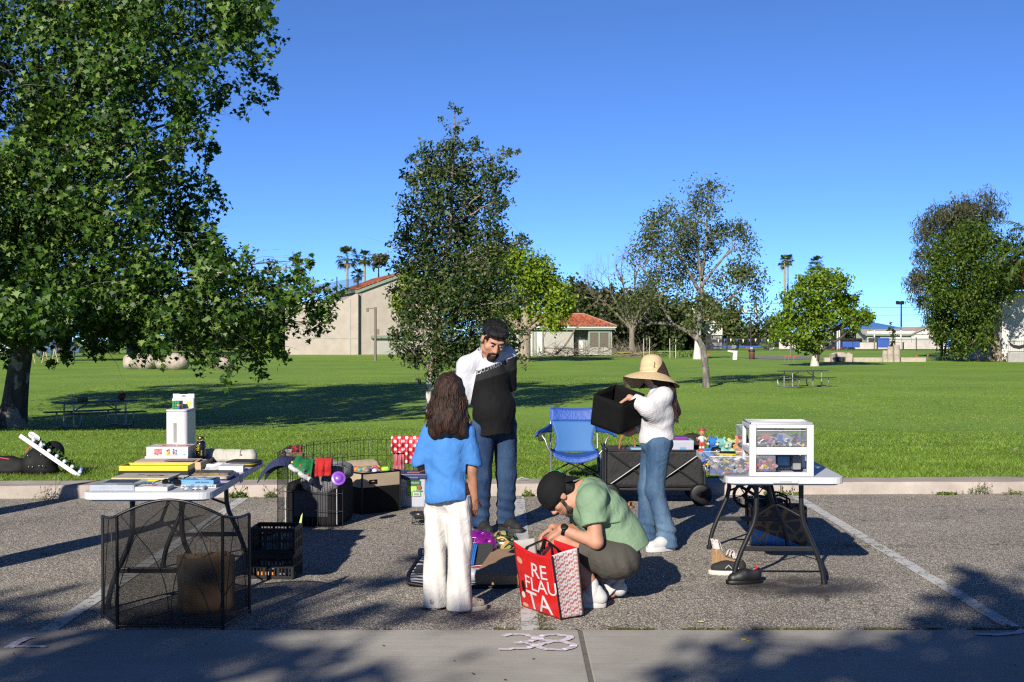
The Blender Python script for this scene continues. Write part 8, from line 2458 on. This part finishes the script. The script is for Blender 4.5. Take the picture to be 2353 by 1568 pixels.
S.ell((-.03,-.005,.68),(.138,.105,.08),.05)
for q,ww in(('R',.078),('L',.076)):
 h_,k_,a=V(J['h'+q]),V(J['k'+q]),V(J['a'+q])
 S.cone(tuple(h_),tuple(k_),.082,.071,.02).cone(tuple(k_),(a.x,a.y,.02),.071,.077,.02)
S.shift(lambda X,Y,Z:fold(X,Y,Z,.0035,28,31,aniso=(1,1,.3))+.0035*np.sin(X*95+Z*14)+.004*np.sin(Z*70+X*30)*np.exp(-((Z-.62)/.09)**2))
S.both(lambda X,Y,Z:.012-Z+0*X+0*Y);S.both(lambda X,Y,Z:Z-.70+0*X+0*Y)
CREAM=mat('off white linen',(.68,.65,.61),.9,.07,6,.25,170)
tb_=S.mesh()
tb_.build('trousers',CREAM,girl)
CANS=mat('spotted canvas',(.40,.34,.27),.9,.2,30)
vo_m,t_,b_,o_=nt('dotted canvas');vo=t_.nodes.new('ShaderNodeTexVoronoi');vo.inputs['Scale'].default_value=48;vo.inputs['Randomness'].default_value=.5;t_.links.new(coords(t_),vo.inputs['Vector'])
t_.links.new(mixc(t_,(.06,.04,.03),(.42,.36,.29),ramp(t_,vo.outputs['Distance'],[(.26,0.),(.34,1.)])),b_.inputs['Base Color'])
RUB=mat('aged rubber',(.48,.45,.38),.7,.12,14)
sneaker(girl,Matrix.Translation((.085,-.06,0))@Matrix.Rotation(R(-64),4,'Z'),.235,.09,vo_m,RUB,.06,chunk=.026)
sneaker(girl,Matrix.Translation((-.10,.05,0))@Matrix.Rotation(R(-8),4,'Z'),.235,.09,vo_m,RUB,.06,chunk=.026)
WR=P(1505,1260)
wo=thing('person','woman in a wide straw hat, white sweater and jeans, reaching into a black cloth bin','person',Matrix.Translation(WR))
HW=Face((-.022,.03,1.352),(-.9,.12,-.42),.88)
J=dict(sN=(.055,-.10,1.175),sF=(.03,.13,1.175),eN=(-.075,-.17,1.085),wN=(-.205,-.11,1.165),eF=(-.06,.15,.945),wF=(-.2,.06,.875),hN=(.02,-.075,.80),hF=(.0,.085,.80),kN=(-.01,-.085,.45),kF=(-.05,.08,.45),aN=(.075,-.09,.09),aF=(-.055,.10,.095))
B=Sdf((-.42,-.3,-.02),(.25,.32,1.5),.007)
HW.build(B)
B.cone((.03,.02,1.21),HW.p(0,-.03,-.05),.05,.046,.03)
B.ell((.035,.015,1.07),(.09,.125,.15),.05).ell((.02,.01,.9),(.08,.11,.12),.05).ell((.015,.0,.81),(.1,.13,.1),.05)
B.cone(J['sN'],J['eN'],.04,.036,.03).cone(J['eN'],J['wN'],.036,.024,.02).cone(J['sF'],J['eF'],.04,.036,.03).cone(J['eF'],J['wF'],.036,.025,.02)
hand(B,J['wN'],(-.75,.25,-.55),(.1,-.1,-.9),.92,(.35,.45,.4),side=-1)
hand(B,J['wF'],(-1,.1,.15),(0,.2,1),.92,(.2,.3,.3),side=1)
for q in 'NF':
 B.cone(J['h'+q],J['k'+q],.075,.052,.03).cone(J['k'+q],J['a'+q],.05,.034,.02);a=V(J['a'+q]);B.cone(tuple(a-V((0,0,.03))),tuple(a+V((-.09,-.02,-.05))),.034,.026,.03)
B.mesh().build('body',SK3,wo)
HW.eyes(wo)
H=Sdf((-.2,-.2,.9),(.24,.2,1.48),.007)
HW.E(H,(0,-.03,.03),(.086,.104,.092),.02)
H.cone((.03,.0,1.33),(.10,-.02,1.2),.075,.055,.04).cone((.10,-.02,1.2),(.155,-.03,1.05),.055,.04,.03)
HW.E(H,(0,.12,-.03),(.07,.09,.1),.004,cut=True)
H.shift(lambda X,Y,Z:.004*np.sin(Y*110+2*np.sin(Z*20)))
hb=H.mesh()
for i in range(70):
 y0,y1=rq.uniform(-.07,.06),rq.uniform(-.09,.05)
 z1=rq.uniform(.955,1.06);ph=rq.uniform(0,6)
 pts=[]
 for k in range(11):
  u=k/10
  pts.append((.07+.085*u**.7+rq.normal(0,.002)+.012*math.sin(ph+u*5)*u+(.025*max(0,u-.7)),y0+(y1-y0)*u-.02,1.31+(z1-1.31)*u))
 hb.tube(pts,[.007*(1-.75*(k/10)**2)for k in range(11)],5,0,caps=False)
for i in range(12):
 a=HW.p(rq.uniform(.04,.07),rq.uniform(.02,.06),.0);hb.tube([a,tuple(V(a)+V((-.01,-.01,-.06))),tuple(V(a)+V((-.03-rq.uniform(0,.03),-.01,-.11)))],.003,4)
hb.build('hair',HBROWN,wo)
STRAW_,t_,b_,o_=nt('straw weave')
sep=t_.nodes.new('ShaderNodeSeparateXYZ');t_.links.new(coords(t_),sep.inputs[0])
rad=t_.nodes.new('ShaderNodeVectorMath');rad.operation='LENGTH';t_.links.new(mapping(t_,(1,1,0)),rad.inputs[0])
zz=mth(t_,'MULTIPLY',mth(t_,'SUBTRACT',rad.outputs['Value'],sep.outputs['Z']),620.)
st2=mth(t_,'SINE',zz)
c_=mixc(t_,(.58,.42,.22),(.90,.70,.42),ramp(t_,st2,[(.0,0.),(.6,1.)]))
c_=mixc(t_,c_,ramp(t_,noise_tex(t_,60,3),[(.3,.85),(.7,1.1)]),1.,'MULTIPLY')
t_.links.new(c_,b_.inputs['Base Color']);b_.inputs['Roughness'].default_value=.8
bump(t_,b_,st2,.5,.003)
hat=thing('sun_hat','wide brimmed woven straw sun hat worn by the woman','hat',Matrix.Translation(WR)@tr(-.022,.025,1.365)@Euler((R(-3),R(3),R(0))).to_matrix().to_4x4())
mb=MB()
nth=56
def brim(r,a):
 q=(r-.093)/.125
 z=-.012-q*float(np.interp(math.degrees(a)%360,[0,45,90,135,160,185,225,270,315,360],[.092,.105,.105,.118,.085,.03,.045,.05,.062,.092]))
 return(r*math.cos(a)*1.0,r*math.sin(a)*.98,z-.012*q*q)
rings=[]
for r,z in((.002,.126),(.03,.124),(.058,.115),(.077,.097),(.086,.07),(.09,.035),(.092,.0),(.0925,-.012)):
 rings.append([(r*math.cos(2*PI*i/nth),r*math.sin(2*PI*i/nth)*1.0,z)for i in range(nth)])
for k in range(9):
 r=.093+.128*k/8
 rings.append([brim(r,2*PI*i/nth)for i in range(nth)])
mb.loft(rings,0,True,False)
mb.build('straw',STRAW_,hat,solid=.003,sub=1)
mb=MB();mb.tube([(.008,-.092,.02),(.01,-.0945,.045),(.008,-.0925,.066)],.0025,5);mb.tube([(-.004,-.094,.026),(.018,-.094,.024)],.0018,5);mb.build('cord',mat('dark cord',(.07,.04,.02)),hat)
S=Sdf((-.3,-.32,.74),(.25,.32,1.3),.0065)
S.ell((.035,.012,1.06),(.115,.15,.16),.06).cone((.02,.0,1.0),(.012,.0,.82),.118,.13,.06).ell((.012,.0,.84),(.125,.14,.07),.05)
S.cone((.03,.02,1.16),(.03,.02,1.24),.085,.06,.04)
p,q,r_=V(J['sN']),V(J['eN']),V(J['wN'])
S.cone(tuple(p),tuple(q),.075,.066,.05).cone(tuple(q),tuple(q.lerp(r_,.82)),.066,.05,.03).cone(tuple(q+V((.05,.03,-.03))),(.02,-.08,.98),.06,.06,.06)
p,q,r_=V(J['sF']),V(J['eF']),V(J['wF'])
S.cone(tuple(p),tuple(q),.07,.06,.05).cone(tuple(q),tuple(q.lerp(r_,.45)),.06,.045,.03)
S.shift(lambda X,Y,Z:fold(X,Y,Z,.0045,24,41)+.0016*np.sin((Z+.35*X)*430)+.007*np.sin((Z*1.0-X*.6)*48)*np.exp(-((Z-.98)/.05)**2)*np.exp(-((X-.02)/.1)**2))
q,r_=V(J['eN']),V(J['wN']);cN=q.lerp(r_,.80);dN=(r_-q).normalized()
S.both(lambda X,Y,Z:np.where((X<-.12)&(Z>1.03),(X-cN.x)*dN.x+(Y-cN.y)*dN.y+(Z-cN.z)*dN.z,-1.))
S.both(lambda X,Y,Z:(.822+.12*(X-.01))-Z+0*Y)
KNIT=mat('white knit',(.62,.61,.615),.9,.05,8,.25,120)
S.mesh().build('sweater',KNIT,wo)
S=Sdf((-.22,-.24,.02),(.26,.24,.9),.0065)
S.ell((.015,.0,.80),(.128,.145,.09),.05)
for q in 'NF':
 h_,k_,a=V(J['h'+q]),V(J['k'+q]),V(J['a'+q])
 S.cone(tuple(h_),tuple(k_),.095,.072,.03).cone(tuple(k_),tuple(a+V((.0,0,.06))),.070,.068,.03).cone(tuple(a+V((0,0,.06))),(a.x-.005,a.y,.03),.068,.096,.03)
S.shift(lambda X,Y,Z:fold(X,Y,Z,.005,28,51,aniso=(.6,.6,1.2))+.006*np.sin(Z*95+20*X)*np.exp(-((Z-.14)/.07)**2))
S.both(lambda X,Y,Z:(.035+.15*np.clip(-X,-.1,.1))-Z+0*Y);S.both(lambda X,Y,Z:Z-.862-.1*X+0*Y)
S.mesh().build('jeans',JEAN2,wo)
WSH=mat('white sneaker',(.60,.60,.60),.6,.06,12,.2,60)
sneaker(wo,Matrix.Translation((J['aF'][0]-.06,J['aF'][1]-.0,0))@Matrix.Rotation(R(82),4,'Z'),.26,.1,WSH,WSH,.09)
sneaker(wo,Matrix.Translation((J['aN'][0]-.03,J['aN'][1]-.05,0))@Matrix.Rotation(R(118),4,'Z'),.26,.1,WSH,WSH,.09)
FELT=mat('black felt',(.006,.006,.0065),.95,.25,14,.4,120,spec=.15)
w_=V((.02,-.10,.23));u_=V((-.205,.165,.07));v_=w_.cross(u_).normalized();v_=-v_ if v_.x<0 else v_;v_=v_*.27
Yb=10.18
O_=at(1423,999,Yb)
bn=thing('cloth_bin','open black felt storage bin tilted in the arms of the woman','storage bin',Matrix.Translation(O_))
mb=MB()
for a,b_,c in((V((0,0,0)),u_,w_),(V((0,0,0)),v_,w_),(u_,v_,w_),(v_,u_,w_)):
 mb.surf(lambda s,t:a+b_*s+c*t+V((.004*mnoise.noise(V((s*3,t*3,a.x*9))),0,0)),8,8)
mb.surf(lambda s,t:u_*s+v_*t,6,6)
mb.build('body',FELT,bn,solid=.007)
mb=MB();mb.tube([w_,w_+u_,w_+u_+v_,w_+v_],.006,6,closed=True);mb.tube([V((0,0,0)),w_],.005,6);mb.build('binding',FELT,bn)
mb=MB()
for i in range(22):
 q=u_+w_*(i/22+.02)+V((-.006,0,0));mb.ell(tuple(q),(.0022,.0022,.0022),i%3 and 1 or 0,6,4)
mb.build('sequin',[mat('sequin blue',(.05,.2,.6),.2,0,metal=.5),FELT],bn)
CR=P(1385,1385)
cr=thing('person','crouching man in a backwards black cap, green T-shirt and olive shorts beside the red bag','person',Matrix.Translation(CR))
HC=Face((-.268,-.03,.668),(-.50,-.05,-.86),1.02,(-.86,0,.5))
J=dict(sN=(-.075,-.17,.655),sF=(-.06,.15,.67),eN=(-.055,-.23,.41),wN=(-.262,-.17,.478),eF=(-.15,.16,.43),wF=(-.31,.02,.46),hN=(.095,-.12,.285),hF=(.10,.10,.285),kN=(-.255,-.13,.395),kF=(-.10,.17,.17),aN=(-.075,-.15,.095),aF=(.10,.10,.11))
B=Sdf((-.48,-.36,-.02),(.34,.34,.86),.007)
HC.build(B)
B.cone((-.13,-.01,.70),HC.p(0,-.035,-.06),.062,.058,.03)
B.cone((.09,-.01,.33),(-.075,-.01,.62),.13,.125,.06).ell((.10,-.01,.29),(.12,.15,.11),.05).cone(J['sN'],J['sF'],.07,.07,.05)
B.cone(J['sN'],J['eN'],.052,.043,.03).cone(J['eN'],J['wN'],.043,.029,.02).cone(J['sF'],J['eF'],.052,.043,.03).cone(J['eF'],J['wF'],.043,.029,.02)
hand(B,J['wN'],(-.85,.3,-.55),(.25,.35,-.8),1.0,(.55,.6,.4),side=-1)
hand(B,J['wF'],(-.7,-.35,-.4),(.2,-.2,-.8),1.0,(.5,.6,.5),side=1)
B.cone(J['hN'],J['kN'],.08,.062,.03).cone(J['kN'],J['aN'],.06,.04,.025).cone((-.19,-.14,.27),(-.1,-.15,.17),.056,.045,.03).cone(J['hF'],J['kF'],.08,.06,.03).cone(J['kF'],J['aF'],.058,.038,.02)
for q,d in(('N',V((-.1,-.01,-.05))),('F',V((-.05,.0,-.08)))):
 a=V(J['a'+q]);B.cone(tuple(a-V((0,0,.03))),tuple(a+d),.04,.03,.03)
B.mesh().build('body',SK1,cr)
HC.eyes(cr)
H=Sdf((-.45,-.2,.45),(-.05,.16,.86),.006)
HC.E(H,(0,-.035,.02),(.081,.092,.08),.01);HC.E(H,(0,-.06,-.03),(.066,.05,.05),.02)
HC.E(H,(0,.06,.0),(.1,.06,.2),.004,cut=True)
H.mesh().build('hair',HBLACK,cr)
H=Sdf((-.45,-.2,.4),(-.05,.16,.8),.0055)
HC.E(H,(0,.055,-.1),(.04,.036,.03),.02);HC.E(H,(0,.02,-.10),(.06,.04,.03),.02)
for q in(-1,1):H.cone(HC.p(q*.062,.02,-.02),HC.p(q*.055,.035,-.085),.012,.016,.01);H.cone(HC.p(q*.055,.035,-.085),HC.p(q*.02,.062,-.105),.018,.022,.015)
HC.brows(H)
H.shift(lambda X,Y,Z:fold(X,Y,Z,.003,150,6))
H.mesh().build('beard',hair_mat('greying beard',(.02,.016,.013),(.13,.11,.095)),cr)
CAPM=mat('black cap twill',(.006,.006,.0065),.85,.2,20,.3,160,spec=.2)
cap=thing('baseball_cap','black cap with small green lettering worn backwards by the crouching man','cap',Matrix.Translation(CR))
H=Sdf((-.5,-.25,.45),(.02,.22,.92),.006)
HC.E(H,(0,-.014,.055),(.096,.118,.092),.01);HC.E(H,(0,.0,.02),(.094,.112,.06),.02)
HC.E(H,(0,.03,-.085),(.15,.2,.083),.006,cut=True)
cb=H.mesh();cb.build('crown',CAPM,cap)
mb=MB()
mb.surf(lambda s,t:HC.p((s-.5)*.175*(1-.3*t*t),-.085-.035*t-.035*math.sin(PI*s),.02-.085*t*math.sin(PI*(.15+.7*s))+.012*math.sin(PI*s)),16,8)
mb.build('bill',CAPM,cap,solid=.006,sub=1)
gc=decal(cb,'GROVE',.042,HC.p(.03,-.10,.12),tuple(HC.B@V((-.5,-.75,-.4))),tuple(HC.B@V((-.8,.4,.2))),tuple(HC.B@V((-.35,.55,-.8))),.003,1.1)
gc.build('lettering',mat('neon green thread',(.03,.62,.16),.6),cap)
gc=decal(cb,'FACTORY',.026,HC.p(.058,-.085,.108),tuple(HC.B@V((-.5,-.75,-.4))),tuple(HC.B@V((-.8,.4,.2))),tuple(HC.B@V((-.35,.55,-.8))),.003,1.1)
gc.build('lettering',mat('neon green thread',(.03,.62,.16)),cap)
S=Sdf((-.32,-.36,.2),(.34,.34,.84),.0065)
S.cone((.105,-.01,.36),(-.06,-.01,.60),.155,.148,.06).ell((.02,-.01,.54),(.15,.175,.15),.06).cone(J['sN'],J['sF'],.092,.092,.05).cone((-.09,-.01,.66),(-.14,-.01,.715),.085,.07,.04)
p,q=V(J['sN']),V(J['eN']);S.cone(tuple(p),tuple(p.lerp(q,.62)),.078,.082,.04)
p2,q2=V(J['sF']),V(J['eF']);S.cone(tuple(p2),tuple(p2.lerp(q2,.7)),.078,.08,.04)
S.cone((.12,-.01,.42),(.165,-.01,.33),.13,.13,.05)
S.shift(lambda X,Y,Z:fold(X,Y,Z,.0055,30,61)+.005*np.sin((X*.75-Z*.65)*70+Y*9)*np.exp(-((X-.04)/.1)**2))
cN=p.lerp(q,.60);dN=(q-p+V((.02,-.02,0))).normalized()
S.both(lambda X,Y,Z:np.where((Y<-.16),(X-cN.x)*dN.x+(Y-cN.y)*dN.y+(Z-cN.z)*dN.z,-1.))
h1=V((.13,0,.29));hn=V((.55,0,-.83))
S.both(lambda X,Y,Z:(X-h1.x)*hn.x+(Z-h1.z)*hn.z+.012*np.sin(Y*22))
n1=V((-.165,0,.715));nn=V((-.75,0,.66)).normalized()
S.both(lambda X,Y,Z:np.where(Z>.6,(X-n1.x)*nn.x+(Z-n1.z)*nn.z,-1.)+0*Y)
SAGE=mat('sage cotton',(.20,.315,.19),.88,.08,9,.2,200)
ts=S.mesh();ts.build('shirt',SAGE,cr)
bvh=BVHTree.FromPolygons(ts.v,ts.f)
mb=MB()
def pr_(s,t):
 o=V((-.5,-.115+.12*s,.40+.11*t));hit=bvh.ray_cast(o,V((1,.1,0)))
 return tuple((hit[0]if hit[0]is not None else o+V((.3,0,0)))+V((-.004,0,0)))
mb.surf(pr_,8,8)
mb.build('chest_print',mat('print teal black',(.01,.012,.012),.6,.9,30,c2=(.35,.5,.5)),cr)
S=Sdf((-.3,-.32,.08),(.3,.32,.48),.0065)
S.ell((.11,-.01,.275),(.135,.17,.115),.05)
p,q=V(J['hN']),V(J['kN']);S.cone(tuple(p),tuple(p.lerp(q,.74)),.115,.092,.05).cone((.02,-.12,.27),(-.1,-.13,.33),.1,.085,.05)
p2,q2=V(J['hF']),V(J['kF']);S.cone(tuple(p2),tuple(p2.lerp(q2,.8)),.11,.085,.05)
S.shift(lambda X,Y,Z:fold(X,Y,Z,.0055,30,71)+.005*np.sin((X*.9+Z*.3)*90)*np.exp(-((Z-.25)/.08)**2))
cN=p.lerp(q,.74);dN=(q-p).normalized()
S.both(lambda X,Y,Z:np.where((Y<.02)&(X<-.03),(X-cN.x)*dN.x+(Y-cN.y)*dN.y+(Z-cN.z)*dN.z,-1.))
S.mesh().build('shorts',mat('olive twill',(.062,.056,.043),.85,.1,10,.25,190),cr)
wt=thing('wristwatch','black digital watch on the wrist of the crouching man','watch',Matrix.Translation(CR))
w0,e0=V(J['wN']),V(J['eN']);ax=(w0-e0).normalized();c0=w0-ax*.02
T=Matrix.Translation(c0)@ax.to_track_quat('Z','Y').to_matrix().to_4x4()
mb=MB();mb.lathe([(.033,-.011),(.0355,-.011),(.0355,.011),(.033,.011)],22,M=T);mb.build('strap',BLK,wt)
up_=V((-.1,-.75,.65)).normalized();T2=Matrix.Translation(c0+up_*.034)@up_.to_track_quat('Z','Y').to_matrix().to_4x4()
mb=MB();mb.lathe([(.02,0),(.0215,.003),(.0205,.012),(.015,.0135),(0,.0135)],16,M=T2);mb.build('case',BLK,wt)
WSK=mat('white sock',(.6,.6,.6),.95,.08,20)
S=Sdf((-.2,-.24,.0),(.25,.2,.2),.006)
a=V(J['aN']);S.cone(tuple(a),tuple(a+V((-.005,0,.045))),.047,.046,.01).cone(tuple(a),tuple(a+V((.0,0,-.04))),.047,.045,.02)
S.mesh().build('sock',WSK,cr)
S=Sdf((-.2,-.24,.0),(.25,.2,.2),.006)
a2=V(J['aF']);S.cone(tuple(a2+V((.01,0,-.04))),tuple(a2+V((-.06,.02,.02))),.05,.054,.02)
S.mesh().build('sock',WSK,cr)
sneaker(cr,Matrix.Translation((J['aN'][0]-.035,J['aN'][1]-.0,0))@Matrix.Rotation(R(88),4,'Z'),.285,.108,mat('white canvas shoe',(.58,.57,.56),.8,.06,12,.2,80),mat('white rubber',(.55,.54,.52),.6,.06),.085,chunk=.03)
sneaker(cr,Matrix.Translation((J['aF'][0]+.02,J['aF'][1]-.02,.105))@Matrix.Rotation(R(78),4,'Z')@Matrix.Rotation(R(-48),4,'X'),.285,.108,mat('white canvas shoe',(.58,.57,.56)),mat('white rubber',(.55,.54,.52)),.085,chunk=.03)
def wrinkle(m,scale=9,dist=.012,strength=.55,seed=0):
 """soft creases across a garment"""
 t=m.node_tree;b=t.nodes['Principled BSDF']
 f=noise_tex(t,scale,3,.5,mapping(t,(1,1,.75),(seed,.5,seed*.7)),1.6)
 rdg=mth(t,'ABSOLUTE',mth(t,'SUBTRACT',f,.5))
 h=ramp(t,rdg,[(0.,0.),(.12,1.)])
 n=t.nodes.new('ShaderNodeBump');n.inputs['Strength'].default_value=strength;n.inputs['Distance'].default_value=dist
 t.links.new(h,n.inputs['Height'])
 if b.inputs['Normal'].is_linked:t.links.new(b.inputs['Normal'].links[0].from_socket,n.inputs['Normal'])
 t.links.new(n.outputs['Normal'],b.inputs['Normal'])
for i,(m,s_,d_)in enumerate(((JEAN1,9,.012),(JEAN2,9,.012),(SHT,7,.010),(KNIT,8,.010),(SAGE,8,.012),(CREAM,8,.011),(bpy.data.materials['bright blue cotton'],7,.012),(bpy.data.materials['olive twill'],9,.010),(BLUN,8,.014),(WGN,7,.02),(GVEL,12,.012),(CANV,10,.012))):
 wrinkle(m,s_*.8,d_,.2,i)
# ================================================================ light and camera
ALB=.62
AZ,EL=R(21),R(25)
w=bpy.data.worlds.new('World');sc.world=w
w.use_nodes=True
t=w.node_tree
bg=t.nodes['Background']
sky=t.nodes.new('ShaderNodeTexSky')
sky.sky_type='NISHITA';sky.sun_disc=False
sky.sun_elevation=EL
sky.sun_rotation=R(180)+AZ
sky.altitude=0;sky.air_density=.33;sky.dust_density=0;sky.ozone_density=7.8
t.links.new(sky.outputs[0],bg.inputs['Color'])
bg.inputs['Strength'].default_value=.1
su=bpy.data.lights.new('sun','SUN')
su.energy=5.0;su.angle=R(.53);su.color=(1,.93,.82)
so=bpy.data.objects.new('sun',su)
col.objects.link(so)
d=V((math.sin(AZ)*math.cos(EL),math.cos(AZ)*math.cos(EL),-math.sin(EL)))
so.rotation_euler=d.to_track_quat('-Z','Y').to_euler()
so.location=(-20,-40,30)
cam=bpy.data.cameras.new('camera')
cam.sensor_width=36;cam.lens=36*F/2353
cam.clip_start=.1;cam.clip_end=4000
co_=bpy.data.objects.new('camera',cam)
col.objects.link(co_)
co_.location=(0,0,CAMZ);co_.rotation_euler=(R(90),0,0)
sc.camera=co_
sc.view_settings.view_transform='Standard';sc.view_settings.look='None'
sc.view_settings.exposure=.95;sc.view_settings.gamma=1
for m in bpy.data.materials:
 t=m.node_tree
 for n in list(t.nodes):
  if n.type not in('BSDF_PRINCIPLED','BSDF_TRANSLUCENT'):continue
  s=n.inputs['Base Color' if n.type=='BSDF_PRINCIPLED' else 'Color']
  if s.is_linked:t.links.new(mixc(t,s.links[0].from_socket,(ALB,ALB,ALB),1.0,'MULTIPLY'),s)
  else:s.default_value=[x*ALB for x in s.default_value[:3]]+[1]
sc.render.engine='CYCLES'
sc.cycles.filter_width=1.25;sc.cycles.use_denoising=False;sc.cycles.adaptive_threshold=.005;sc.cycles.max_bounces=8;sc.cycles.transparent_max_bounces=24
